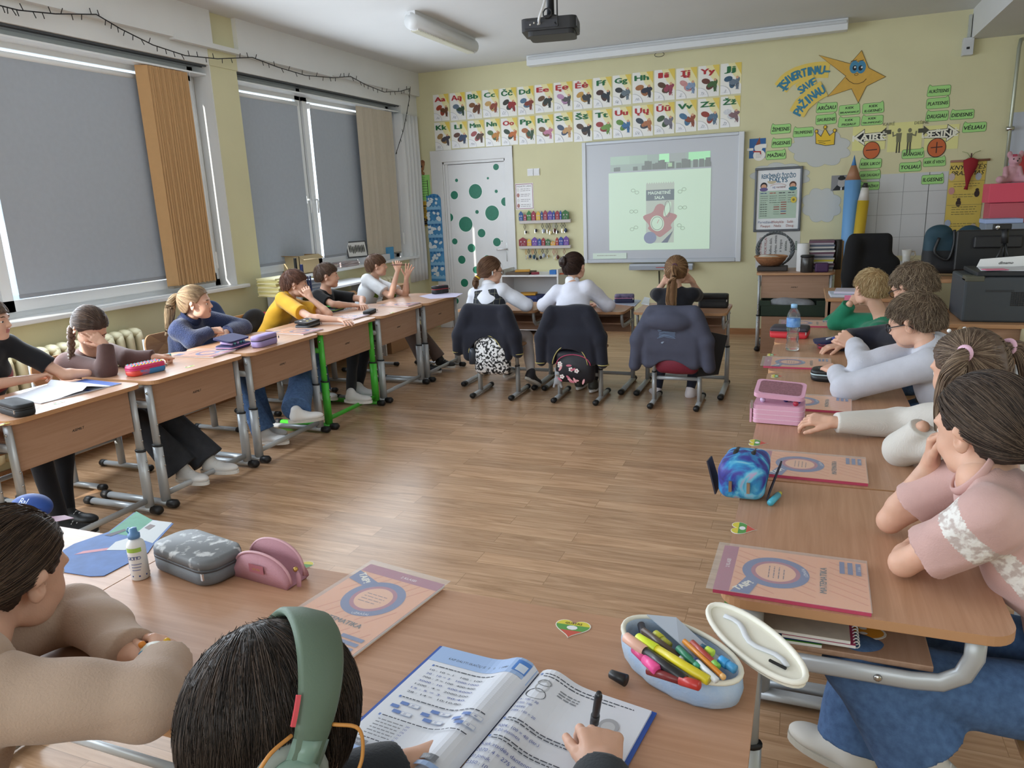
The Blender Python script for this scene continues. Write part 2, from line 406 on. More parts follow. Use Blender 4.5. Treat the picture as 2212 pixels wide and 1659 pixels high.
PVC=mat('eef1f3',0.35)
BLINDM=blind_fabric('bcc3cc',0.14)
GLASS=mat('ffffff',0.02,trans=1.0,alpha=0.25)
RUB=mat('50565c',0.6)
def window(n,y0,y1,sashes):
    xo=LX-0.235;xi=LX-0.175
    w_=bpy.data.objects.new('window_%d' % n,None);COL.objects.link(w_);w_.location=(LX-0.2,(y0+y1)/2,SILL);struct(w_)
    L0=w_.location
    f=MB();fw=0.055
    f.box((xo,y0,SILL),(xi,y1,SILL+fw),PVC);f.box((xo,y0,HEAD-fw),(xi,y1,HEAD),PVC);f.box((xo,y0,SILL),(xi,y0+fw,HEAD),PVC);f.box((xo,y1-fw,SILL),(xi,y1,HEAD),PVC)
    for a,c in sashes[1:]:f.box((xo,a-0.028,SILL),(xi,a+0.028,HEAD),PVC)
    f.build('window_frame',w_,L0)
    for k,(a,c) in enumerate(sashes):
        a2=a+(fw if k==0 else 0.022);c2=c-(fw if k==len(sashes)-1 else 0.022);s_=MB();sw=0.07;z0=SILL+0.04;z1=HEAD-0.04
        xs,xe=xi-0.01,xi+0.022
        for q in ((a2,z0,c2,z0+sw),(a2,z1-sw,c2,z1),(a2,z0,a2+sw,z1),(c2-sw,z0,c2,z1)):s_.box((xs,q[0],q[1]),(xe,q[2],q[3]),PVC)
        so=s_.build('sash',w_,L0)
        g=MB();g.box((xi-0.004,a2+sw,z0+sw),(xi-0.001,c2-sw,z1-sw),GLASS);g.build('pane',so,L0)
        h=MB();hy=(a2+0.035) if k else (c2-0.035);hz=1.62
        h.box((xe,hy-0.013,hz-0.035),(xe+0.01,hy+0.013,hz+0.035),PVC);h.tube([(xe+0.01,hy,hz),(xe+0.04,hy,hz),(xe+0.045,hy,hz-0.03),(xe+0.04,hy,hz-0.13)],[0.009,0.009,0.011,0.009],PVC,8)
        h.build('handle',so,L0)
    # hinge strips
    h=MB()
    for a,c in sashes[1:]:
        h.box((xi+0.002,a-0.004,SILL+0.05),(xi+0.008,a+0.004,HEAD-0.05),RUB)
    h.build('gasket',w_,L0)
    s_=MB();s_.box((LX-0.175,y0+0.001,SILL-0.025),(LX+0.055,y1+(0.10 if n>1 else 0),SILL+0.004),PVC);s_.build('window_sill',w_,L0,bevel=0.006)
    # curtain rail box under the lintel
    r=MB();r.box((LX-0.16,y0+0.01,HEAD-0.075),(LX-0.03,y1-0.01,HEAD-0.062),PVC);r.box((LX-0.035,y0+0.01,HEAD-0.012),(LX-0.02,y1-0.01,HEAD-0.001),RUB);r.box((LX-0.07,y0+0.01,HEAD-0.012),(LX-0.062,y1-0.01,HEAD-0.001),RUB);r.build('curtain_rail',w_,L0)
    return w_
window(1,-1.45,1.75,[(-1.45,0.0),(0.0,1.75)])
window(2,2.08,4.98,[(2.08,3.08),(3.08,4.98)])
window(3,5.29,8.02,[(5.29,6.33),(6.33,8.02)])
def blind(y0,y1,z0,z1,label,xo=0.0):
    t=thing('roller_blind',label,'blind',(LX-0.13+xo,(y0+y1)/2,z0),group='grey roller blinds on the windows');L0=t.location;x=LX-0.135+xo
    m=MB();m.box((x-0.001,y0,z0),(x+0.001,y1,z1),BLINDM);m.build('fabric',t,L0)
    m=MB();m.box((x-0.005,y0,z0-0.012),(x+0.005,y1,z0+0.012),mat('9a9ea6',0.5));m.build('bottom_bar',t,L0,bevel=0.002)
    m=MB();m.tube([(x-0.008,y0-0.01,z1+0.014),(x-0.008,y1+0.01,z1+0.014)],0.020,PVC,12);m.build('roller',t,L0)
    m=MB();m.box((x-0.03,y0-0.02,z1-0.012),(x+0.016,y0-0.008,z1+0.04),PVC);m.build('bracket',t,L0,bevel=0.003)
    return t
blind(3.20,4.86,1.06,2.49,'wide grey roller blind pulled nearly to the sill of the near window')
blind(2.20,3.00,1.66,2.49,'grey roller blind half down over the open pane at the left edge')
blind(5.37,6.24,1.05,2.49,'narrow grey roller blind left of the mullion in the far window')
blind(6.44,7.92,1.05,2.49,'wide grey roller blind right of the mullion in the far window')
blind(-1.35,-0.1,1.2,2.49,'grey roller blind on the window behind the camera, farther leaf')
# vertical slat blind packs
def slat_blind(name,label,y0,y1,n,x,col,z0=1.0,z1=2.575,ang=40,wd=0.085,tr=0.12):
    t=thing(name,label,'blind',(x,(y0+y1)/2,z0));L0=t.location
    mt=blind_fabric(col,tr)
    for i in range(n):
        y=y0+(y1-y0)*i/(n-1);m=MB();a=math.radians(ang+7*math.sin(i*1.7));dx,dy=math.cos(a)*wd/2,math.sin(a)*wd/2;q=0.012*math.sin(i*2.3)
        m.add([(x-dx,y-dy+q,z0),(x+dx,y+dy+q,z0),(x+dx,y+dy,z1),(x-dx,y-dy,z1),(x-dx,y-dy+0.0015+q,z0),(x+dx,y+dy+0.0015+q,z0),(x+dx,y+dy+0.0015,z1),(x-dx,y-dy+0.0015,z1)],
              [(0,1,2,3),(7,6,5,4),(0,4,5,1),(1,5,6,2),(2,6,7,3),(3,7,4,0)],mt)
        m.box((x-dx*0.9,y-dy*0.9-0.003+q,z0-0.012),(x+dx*0.9,y+dy*0.9+0.003+q,z0+0.004),mat('8c8478',0.6))
        m.build('slat',t,L0)
    m=MB();m.tube([(x+0.05,y1+0.03,2.58),(x+0.055,y1+0.045,1.8),(x+0.05,y1+0.05,1.15)],0.0018,WHITE,5);m.box((x+0.045,y1+0.043,1.09),(x+0.056,y1+0.058,1.22),WHITE);m.build('pull_cord',t,L0)
    return t
slat_blind('vertical_blind','tan vertical slat blind bunched at the right side of the near window',4.36,4.74,26,LX-0.06,'d9ae7c',z0=0.99)
slat_blind('vertical_blind','pale cream vertical slat blind gathered by the front wall corner of the far window',7.20,7.82,11,LX-0.055,'d8cdbb',z0=1.0,wd=0.10,ang=82,tr=0.15)
# sheer white curtain in the corner
m=MB();CURT=mat('e6e8ea',0.8,alpha=0.93);K=40;vs=[];fs=[]
for j in range(12):
    z=0.62+(2.56-0.62)*j/11
    for i in range(K+1):
        y=7.88+0.50*i/K;x=LX+0.02+0.018*math.sin(i*0.9)*(1+0.2*math.sin(j))+(-0.10 if i<6 else 0)
        vs.append((x,y,z))
for j in range(11):
    for i in range(K):a=j*(K+1)+i;fs.append((a,a+1,a+K+2,a+K+1))
m.add(vs,fs,CURT,True);co=m.build('sheer_curtain',None,(LX+0.02,8.13,0.62));tag(co,'sheer white curtain hanging in the corner beside the far window','curtain')
sol=co.modifiers.new('s','SOLIDIFY');sol.thickness=0.0012

# outside: pale building facade across the yard and snowy/bright ground, seen through the open pane
m=MB();FAC=mat('cfd6dc',0.8)
m.box((-26,-14,-3),(-25,30,9),FAC)
for k in range(9):
    for z in (-1.2,1.6,4.4):m.box((-25,-10+k*4.4,z),(-24.95,-8+k*4.4,z+1.5),mat('8fa0b0',0.3))
tag(m.build('building',None,(-25.5,8,-3)),'pale apartment building across the yard behind the half open left pane','building')
m=MB();m.box((-60,-40,-3.2),(-4.8,60,-3.0),mat('c9cfd2',0.9));struct(m.build('trim_6'))

# ================================================================== door
DW=mat('e2e2e3',0.4,var=0.05,vscale=4,bump=0.1,bscale=30)
d_=bpy.data.objects.new('door_1',None);COL.objects.link(d_);d_.location=((DL+DR)/2,FY,0);struct(d_);L0=d_.location
m=MB();m.box((DL+0.055,FY+0.02,0.008),(DR-0.02,FY+0.06,DT-0.035),DW);m.build('door_leaf',d_,L0,bevel=0.003)
m=MB()
m.box((DL-0.155,FY-0.022,0),(DL,FY,DT+0.135),DW);m.box((DR,FY-0.022,0),(DR+0.10,FY,DT+0.135),DW);m.box((DL-0.155,FY-0.0225,DT),(DR+0.10,FY+0.001,DT+0.135),DW)
m.box((DL,FY-0.004,0),(DL+0.02,FY+0.14,DT),DW);m.box((DR-0.02,FY-0.004,0),(DR,FY+0.14,DT),DW);m.box((DL,FY-0.004,DT-0.03),(DR,FY+0.14,DT),DW)
m.box((DL+0.02,FY+0.012,0),(DL+0.055,FY+0.14,DT-0.03),DW)
m.build('door_frame',d_,L0,bevel=0.004)
hp=P(1100,537,1,FY+0.04)
m=MB();hx,hz=hp[0]-0.01,hp[2]
m.box((hx-0.018,FY+0.01,hz-0.15),(hx+0.018,FY+0.021,hz+0.07),CHROME);m.tube([(hx,FY+0.035,hz),(hx,FY-0.02,hz),(hx-0.012,FY-0.024,hz),(hx-0.13,FY-0.024,hz-0.005)],0.009,CHROME,8);m.sphere((hx,FY+0.03,hz-0.09),0.011,BLACK,8)
m.build('door_handle',d_,L0,bevel=0.002)
# green round stickers on the door
DOT=mat('0f7a5e',0.5,var=0.25,vscale=60);DOTE=mat('eef2f0',0.4)
dots=[(1071.5,360.7,13),(986.3,389.6,7),(1054,385,5),(1027,413.5,30),(1072,413.3,7),(981.5,421.5,17),(1091,435.7,17.5),(1063,460.3,31),(971,469.7,17.5),(1030.5,457.8,8),(1006,484.3,31),(1040.3,503.6,17.5),(982.5,521.5,12.5),(1084.5,521,2.6),(1073.5,523,17.5),(1018.5,535.8,17.5),(997.7,561,17),(1053,560,17),(1028.5,583,15),(1003.5,611,17),(1040,640,16),(985,650,13),(1015,668,15),(1000,695,17)]
for i,(px,py,r) in enumerate(dots):
    q=P(px,py,1,FY+0.02);s_=r*0.005
    s_=0.56*r/ (FPX/ (CM @ (q-CPOS))[2])
    a=Art(((q[0],FY+0.0195,q[2]),(1,0,0),(0,0,1),(0,-1,0)))
    a.sheet(circ(0,0,s_*0.98,n=32),0.0008,DOTE);a.ell(0,0,s_*0.92,s_*0.92,DOT,32)
    o=a.build('door_sticker',d_,L0)
# ================================================================== things on the front wall
def z2(x,y):return (880+x/2.911,120+y/2.911)
def z3(x,y):return (1600+x/3.606,80+y/3.606)
def W2(x,y):return fwp(*z2(x,y))
def W3(x,y):return fwp(*z3(x,y))
def wart(cx,cz,off=0.0):return Art(((cx,FY-off,cz),(1,0,0),(0,0,1),(0,-1,0)))
PAPER=mat('eceae4',0.45);YEL=mat('ecd96a',0.6);PYEL=mat('efe6a8',0.55);REDL=mat('b3262e',0.5);GRNL=mat('1d6b3c',0.5);INK=mat('1b1d20',0.6);PENC=mat('8a8f9c',0.6)
# ---- alphabet cards
r1='Aa Ąą Bb Cc Čč Dd Ee Ęę Ėė Ff Gg Hh Ii Įį Yy Jj'.split();r2='Kk Ll Mm Nn Oo Pp Rr Ss Šš Tt Uu Ųų Ūū Vv Zz Žž'.split()
vow=set('Aa Ąą Ee Ęę Ėė Ii Įį Yy Oo Uu Ųų Ūū'.split())
x1=[157,262,365,467,575,688,797,917,1040,1165,1288,1412,1550,1688,1827,1968,2108]
y1=[247,237,228,218,207,197,184,170,157,140,125,107,90,80,65,50];b1=[412,407,398,388,382,372,358,347,336,326,310,296,282,270,258,243]
x2=[165,270,378,484,585,695,805,920,1042,1165,1290,1415,1550,1685,1825,1968,2100]
y2=[423,420,411,402,396,386,377,362,352,342,327,315,300,285,272,258];b2=[596,582,575,570,563,558,553,545,540,525,515,507,493,480,466,450]
pics={'Aa':('a brown beetle','6b4226','b0482e'),'Ąą':('dark leaves','2c4a34','6c7f94'),'Bb':('a brown monkey by a tree','6e3c22','8a5a34'),'Cc':('a reddish circus seat','9a4a36','d9b070'),'Čč':('a child in a red cap','a02a2c','3c3c34'),'Dd':('an artist at an easel','8a3a2a','5a7a96'),'Ee':('a dark bird in a nest','2e3836','6e4c30'),'Ęę':('a grey tree stump','5c5c5e','c79ac0'),'Ėė':('a dark lamb at a manger','3a3c40','d0a050'),
 'Ff':('a gentleman in a top hat','24303e','4a2c28'),'Gg':('grey and white birds','70808c','303438'),'Hh':('an old man in a dark coat','22283c','b07040'),'Ii':('a woman in pink with a jug','a04058','5a3c26'),'Įį':('blue and pink blots','8fa6c8','d79a9a'),'Yy':('a child in green picking','3f6a34','6a3424'),'Jj':('a sailor at the sea','6c7e92','2f5a7a'),'Kk':('cats by a basket','4a4652','b08a58'),'Ll':('a blue window and a gnome','3a5070','6a4638'),'Mm':('brown bears','5a3a28','b05a5a'),'Nn':('a yellow cottage','d08a34','5a7a44'),
 'Oo':('orange fruit on a branch','d0702a','2c4430'),'Pp':('a fir tree and basket','31553a','b06a3a'),'Rr':('a pink rose and a doll','d48aa8','8a6a4a'),'Ss':('a slice of cheese','d8a870','50607c'),'Šš':('a magpie on a branch','20262e','5a4436'),'Tt':('a child by a green fence','7aa650','a84040'),'Uu':('a blue river','3f7ab0','6a9a48'),'Ųų':('a child face to face with a dog','c07a50','3c4858'),'Ūū':('a grey foggy figure','7c7a88','3c5a38'),'Vv':('a fox at a fence','9a4a30','4a7aa0'),'Zz':('a mosquito and mushroom','5a7a96','a03a2c'),'Žž':('a white hare in snow','8a6a70','e4e8ee')}
for row,(names,xs,yt,yb) in enumerate(((r1,x1,y1,b1),(r2,x2,y2,b2))):
    for i,nm in enumerate(names):
        xm=(xs[i]+xs[i+1])/2;A0=W2(xs[i]+2,yt[i]);A1=W2(xs[i+1]-3,yt[i]-6);B0=W2(xm,yb[i]);T0=W2(xm,yt[i]-3)
        wd=(A1[0]-A0[0])*0.97;ht=T0[1]-B0[1];cx=(A0[0]+A1[0])/2;cz=B0[1];rr=random.Random(nm)
        a=wart(cx,cz,0.001);h=wd/2;tl=0.012*(rr.random()-0.5)
        a.sheet([(-h,0),(h,tl*0.2),(h,ht),(-h,ht)],0.0012,mat('f2f1ec',0.22))
        a.poly([(-h*0.3,ht),(h,ht),(h,ht*0.3),(h*0.2,ht*0.62)],mat('eee6b0',0.3));a.poly([(h*0.35,ht),(h,ht),(h,ht*0.6)],mat('e6cc5c',0.3))
        c1,c2=[mat(c,0.4,var=0.3,vscale=90) for c in pics[nm][1:]]
        for q in range(3):
            a.ell(h*(0.15+0.25*q-0.2*(q % 2)),ht*(0.34+0.05*q),h*(0.30-0.05*q),ht*(0.15-0.02*q),c2 if q==0 else c1,14,rot=rr.random()*3)
        a.ell(-h*0.35+0.1*h*rr.random(),ht*0.5,h*0.42,ht*0.09,c2,14,rot=rr.random()-0.5);a.ell(h*0.62,ht*0.34,h*0.17,ht*0.20,c1,12,rot=rr.random()*0.6-0.3);a.ell(h*0.62,ht*0.53,h*0.13,h*0.13,mat('d8a684',0.4),10)
        a.line([(h*(0.2*k),ht*(0.22+0.12*rr.random())) for k in range(5)],0.004,mat('3c322c',0.5));a.line([(h*0.5,ht*0.15),(h*0.66,ht*0.3),(h*0.75,ht*0.14)],0.006,c1)
        a.poly([(-h,0)]+circ(-h,0,h*0.98,ht*0.30,12,0,PI/2),mat('f4f4f6',0.25));a.ring(-h,0,h*0.98,0.0022,PENC,ht*0.30,12,0,PI/2)
        a.line([(-h*0.85,ht*0.07),(-h*0.2,ht*0.075)],0.0012,PENC);a.text(nm,-h*0.52,ht*0.13,ht*0.085,PENC,shear=0.4)
        a.text(nm,-h*0.10,ht*0.82,ht*0.175,REDL if nm in vow else GRNL,bold=0.045,width=wd*(0.42 if nm in ('Ii','Įį','Ll') else 0.66) if nm not in ('Jj','Ff') else wd*0.48)
        tag(a.build('alphabet_card',None,(cx,FY-0.002,cz)),'alphabet card %s in %s letters with %s, %s row' % (nm,'red' if nm in vow else 'green',pics[nm][0],'top' if row==0 else 'bottom'),'poster','laminated alphabet cards above the door and whiteboard')
# ---- green word bubbles
BUB=mat('a6dd86',0.5);BUBL=mat('4f7a45',0.5)
bub=[(585,505,755,592,'ARČIAU',0),(762,520,935,612,'KIEK|BRANGIAU?',1),(945,505,1122,600,'KIEK|ILGESNĖ?',1),(582,595,750,685,'SIAURESNIS',1),(755,617,932,705,'KIEK|PIGIAU?',0),(935,605,1113,690,'KIEK|TRUMPESNĖ?',0),(232,673,392,758,'ŽEMESNIS',0),(405,697,570,783,'TRUMPESNIS',0),(237,783,398,864,'PIGESNIS',0),(196,877,356,958,'MAŽIAU',1),(1448,370,1640,465,'AUKŠTESNIS',0),(1442,465,1632,562,'PLATESNIS',1),(1436,568,1622,660,'DAUGIAU',0),(1626,560,1822,645,'DIDESNIS',0),(1722,658,1918,745,'VĖLIAU',0),(1252,866,1434,950,'BRANGIAU',1),(1232,968,1412,1052,'TOLIAU',1),(1417,930,1603,1012,'KIEK IŠ VISO?',1),(1404,1065,1588,1150,'ILGESNIS',1),(922,942,1100,1028,'KIEK LIKO?',0),(920,1035,1094,1112,'KIEK DAUGIAU?',1),(914,1122,1084,1196,'KIEK MAŽIAU?',0)]
for n,(xa,ya,xb,yb,txt,tail) in enumerate(bub):
    p0=W3(xa,yb);p1=W3(xb,ya);wd=p1[0]-p0[0];ht=W3((xa+xb)/2,ya)[1]-W3((xa+xb)/2,yb)[1];cx=(p0[0]+p1[0])/2;cz=W3((xa+xb)/2,(ya+yb)/2)[1]
    a=wart(cx,cz,0.006 if txt in ('KIEK DAUGIAU?','KIEK MAŽIAU?','ILGESNIS','KIEK LIKO?') else 0.002);h=wd/2;v=ht*0.45;r=v*0.35
    pl=rpoly(-h,-v,h,v*0.92,r)
    tp=([(h*0.62,v*0.92),(h*0.82,v*1.22),(h*0.93,v*0.80)] if tail else [(-h*0.93,v*0.78),(-h*0.82,v*1.22),(-h*0.6,v*0.92)])
    pl2=[q for q in pl]
    if tail:pl2=pl[:7]+[(h*0.93,v*0.80),(h*0.82,v*1.22),(h*0.62,v*0.92)]+pl[14:]
    else:pl2=pl[:14]+[(-h*0.6,v*0.92),(-h*0.82,v*1.22),(-h*0.93,v*0.78)]+pl[21:]
    a.sheet(pl2,0.001,BUB);a.line([(x*0.985,y*0.975) for x,y in pl2],0.0035,BUBL,closed=True)
    ls=txt.split('|');th=ht*(0.34 if len(ls)==1 else 0.2)
    for k,t_ in enumerate(ls):a.text(t_,0,(0.5*(len(ls)-1)-k)*ht*0.38-0.02*ht,th if len(t_)<9 else th*0.82,INK,bold=0.03,shear=0.12,width=min(wd*0.86,th*1.0*len(t_)*0.85))
    o=a.build('word_sign',None,(cx,FY-0.002,cz));tag(o,'green speech bubble sign reading %s on the front wall' % txt.replace('|',' ').replace('?',''),'sign','green speech bubble word signs')
# ---- star
SC_=mat('dcae4c',0.6,var=0.08,vscale=20);ST=mat('5d4a22',0.6)
def wpoly(f,pts,cx,cz):return [((f(x,y)[0]-cx),(f(x,y)[1]-cz)) for x,y in pts]
cx,cz=W3(900,310);a=wart(cx,cz,0.004)
pts=wpoly(W3,[(605,140),(850,207),(943,102),(998,240),(1132,310),(980,385),(915,515),(862,405),(672,468),(818,305)],cx,cz)
a.sheet(pts,0.003,SC_);a.line([(x*0.985,y*0.985) for x,y in pts],0.004,ST,closed=True)
for ex,k in ((885,1),(938,-1)):
    q=wpoly(W3,[(ex,235)],cx,cz)[0];a.ell(q[0],q[1],0.042,0.058,mat('3f86ad',0.5));a.ell(q[0]+0.004*k,q[1]-0.008,0.019,0.024,INK);a.ell(q[0]+0.006,q[1]-0.002,0.008,0.009,WHITE);a.line([(q[0]-0.035,q[1]+0.055),(q[0]+0.02,q[1]+0.062)],0.005,INK)
a.ring(*wpoly(W3,[(900,292)],cx,cz)[0],0.016,0.004,ST,0.01)
a.line(wpoly(W3,[(818,318),(845,345),(880,365),(915,365),(955,350),(978,325)],cx,cz),0.005,ST)
tag(a.build('star_cutout',None,(cx,FY-0.004,cz)),'large ochre paper star with a smiling face high on the front wall','decoration')
# ---- curved blue lettering
BL=mat('2f7fa0',0.5); 
cx,cz=W3(480,430);a=wart(cx,cz,0.002)
def arc_word(txt,pts,hh,back):
    P2=wpoly(W3,pts,cx,cz);n_=len(txt)
    def ev(t):
        t=max(0,min(0.9999,t))*(len(P2)-1);i=int(t);f=t-i;return (P2[i][0]*(1-f)+P2[i+1][0]*f,P2[i][1]*(1-f)+P2[i+1][1]*f)
    a.line([ev(t/12) for t in range(13)],hh*1.75,back)
    for i,ch in enumerate(txt):
        t=(i+0.5)/n_;q=ev(t);d0=ev(t-0.04);d1=ev(t+0.04);an=math.atan2(d1[1]-d0[1],d1[0]-d0[0]);a.text(ch,q[0],q[1],hh*0.95,BL,bold=0.05,rot=an,width=(hh*0.13 if ch in 'I' else hh*0.55))
STRIP=mat('e8cc62',0.6)
a.z=0.0005
arc_word('ĮSIVERTINAU-',[(310,400),(360,335),(430,295),(520,268),(600,255),(690,255)],0.085,STRIP);a.z+=0.001
arc_word('SAVE',[(455,420),(510,380),(585,340)],0.08,STRIP);a.z+=0.001
arc_word('PAŽINAU',[(435,600),(480,525),(560,455),(650,400)],0.09,STRIP)
tag(a.build('wall_lettering',None,(cx,FY-0.002,cz)),'curved blue lettering ĮSIVERTINAU SAVE PAŽINAU on yellow strips left of the star','lettering')
# ---- crown
cx,cz=W3(660,780);a=wart(cx,cz,0.006)
pts=wpoly(W3,[(585,830),(583,738),(625,775),(657,710),(692,768),(735,732),(728,838),(660,845)],cx,cz)
a.sheet(pts,0.002,mat('e9c22c',0.5));a.line(pts,0.005,INK,closed=True)
for x,y in ((590,735),(658,702),(732,728)):q=wpoly(W3,[(x,y)],cx,cz)[0];a.ell(*q,0.017,0.019,INK);a.ell(*q,0.012,0.014,mat('e9c22c',0.5))
a.line(wpoly(W3,[(600,808),(650,812),(700,805)],cx,cz),0.004,INK);a.line(wpoly(W3,[(608,822),(660,828)],cx,cz),0.004,INK)
tag(a.build('crown_cutout',None,(cx,FY-0.006,cz)),'yellow paper crown with black outline on the front wall','decoration')
# ---- clouds
CL=mat('c9ccca',0.7)
def cloud(pts,label,c):
    cx,cz=c;a=wart(cx,cz,0.0008);a.sheet(wpoly(W3,pts,cx,cz),0.0012,CL);a.line(wpoly(W3,pts,cx,cz),0.002,mat('9aa098',0.7),closed=True)
    tag(a.build('paper_cloud',None,(cx,FY-0.001,cz)),label,'decoration','grey paper clouds')
def blob(x0,y0,x1,y1,n,seed,amp=0.16):
    rr=random.Random(seed);cx,cy=(x0+x1)/2,(y0+y1)/2;out=[]
    for i in range(n*7):
        t=2*PI*i/(n*7);k=1-amp+amp*abs(math.sin(n*t/2));out.append((cx+(x1-x0)/2*k*math.cos(t),cy-(y1-y0)/2*k*math.sin(t)))
    return out
cloud(blob(370,715,865,1015,9,1),'grey paper cloud behind the crown',W3(620,880))
cloud(blob(470,1170,790,1450,8,2),'grey paper cloud right of the framed word chart',W3(600,1300))
cloud(blob(70,975,550,1190,9,3),'grey paper cloud peeking from behind the framed word chart',W3(320,1100))
# ---- arrows sheets and direction pictures
LY=mat('e6e39a',0.6);WH=mat('f0eedc',0.5)
def arrow_sheet(name,x0,y0,x1,y1,label,arr,txt,txy):
    p0,p1=W3(x0,y1),W3(x1,y0);cx,cz=(p0[0]+p1[0])/2,(p0[1]+p1[1])/2;a=wart(cx,cz,0.0025);h,v=(p1[0]-p0[0])/2,(W3((x0+x1)/2,y0)[1]-W3((x0+x1)/2,y1)[1])/2
    a.sheet([(-h,-v),(h,-v),(h,v),(-h,v)],0.001,LY)
    q=wpoly(W3,arr,cx,cz);mx=sum(x for x,y in q)/len(q);my=sum(y for x,y in q)/len(q)
    a.line(q,0.028,INK,closed=True);a.line(q,0.019,WH,closed=True);a.poly(q,WH);a.poly([(mx+(x-mx)*0.93,my+(y-my)*0.86) for x,y in q],INK)
    t_=wpoly(W3,[txy],cx,cz)[0];a.text(txt,*t_,0.058,WH,bold=0.03,width=0.30);tag(a.build(name,None,(cx,FY-0.003,cz)),label,'sign')
arrow_sheet('arrow_sign',865,690,1135,880,'black arrow pointing left reading KAIRĖ on a pale yellow sheet',[(895,783),(955,738),(955,765),(1108,748),(1085,775),(1108,798),(955,802),(955,828)],'KAIRĖ',(1003,782))
arrow_sheet('arrow_sign',1425,685,1705,875,'black arrow pointing right reading DEŠINĖ on a pale yellow sheet',[(1684,742),(1622,700),(1618,722),(1452,738),(1475,760),(1452,780),(1615,775),(1612,795)],'DEŠINĖ',(1552,752))
p0,p1=W3(1140,870),W3(1420,680);cx,cz=(p0[0]+p1[0])/2,(p0[1]+p1[1])/2;a=wart(cx,cz,0.0015);h,v=(p1[0]-p0[0])/2,0.135
a.sheet([(-h,-v),(h,-v),(h,v),(-h,v)],0.001,LY);DK=mat('77775c',0.6);D2=mat('4a4a3c',0.6)
for s,bx,tx in ((-1,1235,'KAIRĖ'),(1,1318,'DEŠINĖ')):
    q=wpoly(W3,[(bx,735)],cx,cz)[0];a.ell(q[0],q[1]+0.01,0.016,0.02,DK);a.poly([(q[0]-0.025,q[1]-0.015),(q[0]+0.025,q[1]-0.015),(q[0]+0.02,q[1]-0.10),(q[0]-0.02,q[1]-0.10)],DK)
    a.line([(q[0]-0.01,q[1]-0.10),(q[0]-0.012,q[1]-0.2)],0.013,D2);a.line([(q[0]+0.01,q[1]-0.10),(q[0]+0.012,q[1]-0.2)],0.013,D2);a.line([(q[0]+s*0.02,q[1]-0.03),(q[0]+s*0.05,q[1]-0.04),(q[0]+s*0.055,q[1])],0.012,DK)
    ax_=q[0]+s*0.115;a.poly([(ax_+s*0.05,q[1]),(ax_+s*0.0,q[1]+0.045),(ax_+s*0.0,q[1]+0.02),(ax_-s*0.045,q[1]+0.02),(ax_-s*0.045,q[1]-0.02),(ax_,q[1]-0.02),(ax_,q[1]-0.045)],D2)
    a.text(tx,ax_+(-s*0.02),q[1]+0.075,0.028,DK,bold=0.01)
tag(a.build('direction_picture',None,(cx,FY-0.002,cz)),'pale yellow sheet with two figures pointing left and right, KAIRĖ and DEŠINĖ','poster')
for (x,y,s_,sg,lb) in ((1018,883,0.083,0,'orange round sign with a minus sign under the left arrow'),(1525,862,0.088,1,'orange round sign with a plus sign under the right arrow')):
    cx,cz=W3(x,y);a=wart(cx,cz,0.005);a.sheet(circ(0,0,s_*0.92,s_*1.02,32),0.0015,mat('2a1a14',0.5));a.ell(0,0,s_*0.85,s_*0.94,mat('c8642e',0.5),32)
    a.line([(-0.05,0.002),(0.05,0.006)],0.009,mat('3a1410',0.5))
    if sg:a.line([(0,-0.05),(0,0.052)],0.009,mat('3a1410',0.5))
    tag(a.build('round_sign',None,(cx,FY-0.005,cz)),lb,'sign')
# ---- snowman picture
p0,p1=W3(64,955),W3(197,778);cx,cz=(p0[0]+p1[0])/2,(p0[1]+p1[1])/2;a=wart(cx,cz,0.002);h,v=(p1[0]-p0[0])/2,(p1[1]-p0[1])/2-0.01
a.sheet([(-h,-v),(h,-v),(h,v),(-h,v)],0.001,mat('1f5f9e',0.5));a.ell(0.02,-0.07,0.06,0.055,PAPER);a.ell(0.01,0.005,0.04,0.04,PAPER);a.poly([(-0.02,0.03),(0.03,0.04),(0.02,0.11)],mat('8a4a3a',0.6));a.rect(-0.10,-0.02,-0.04,0.005,PAPER);a.rect(0.03,0.0,0.09,0.04,PAPER)
a.line([(-0.04,-0.03),(0.03,-0.035),(0.035,-0.06)],0.013,mat('b0322c',0.6));a.lines(-0.01,0.05,-0.05,4,0.014,PENC,0.003);tag(a.build('snowman_picture',None,(cx,FY-0.002,cz)),'blue picture of a snowman right of the whiteboard','poster')
# ---- framed word chart
q0,q1=fwp(1631,497),fwp(1731,363);cx,cz=(q0[0]+q1[0])/2,(q0[1]+q1[1])/2;h=(q1[0]-q0[0])/2;v=(fwp(1681,364)[1]-fwp(1681,495)[1])/2
t=thing('framed_chart','grey framed chart headed REIKŠMINĖS ŽODŽIO DALYS beside the whiteboard','poster',(cx,FY-0.005,cz-v));L0=t.location
a=wart(cx,cz,0.006);a.sheet([(-h,-v),(h,-v),(h,v),(-h,v)],0.004,mat('e9ebee',0.35))
TEAL=mat('1d5f80',0.5);MINT=mat('b7cdbb',0.5)
a.text('REIKŠMINĖS ŽODŽIO',0,v*0.78,0.045,TEAL,bold=0.03,width=h*1.55);a.text('DALYS',0,v*0.64,0.045,TEAL,bold=0.03)
a.rect(-h*0.86,-v*0.62,h*0.86,v*0.30,MINT)
for s,hc,cc in ((-1,'2c2a30','6c5f92'),(1,'5c3a2c','2f7a8c')):a.ell(s*h*0.66,v*0.47,0.034,0.035,mat(hc,0.6));a.ell(s*h*0.66,v*0.445,0.026,0.024,mat('d9a88c',0.6));a.ell(s*h*0.66,v*0.35,0.04,0.02,mat(cc,0.6))
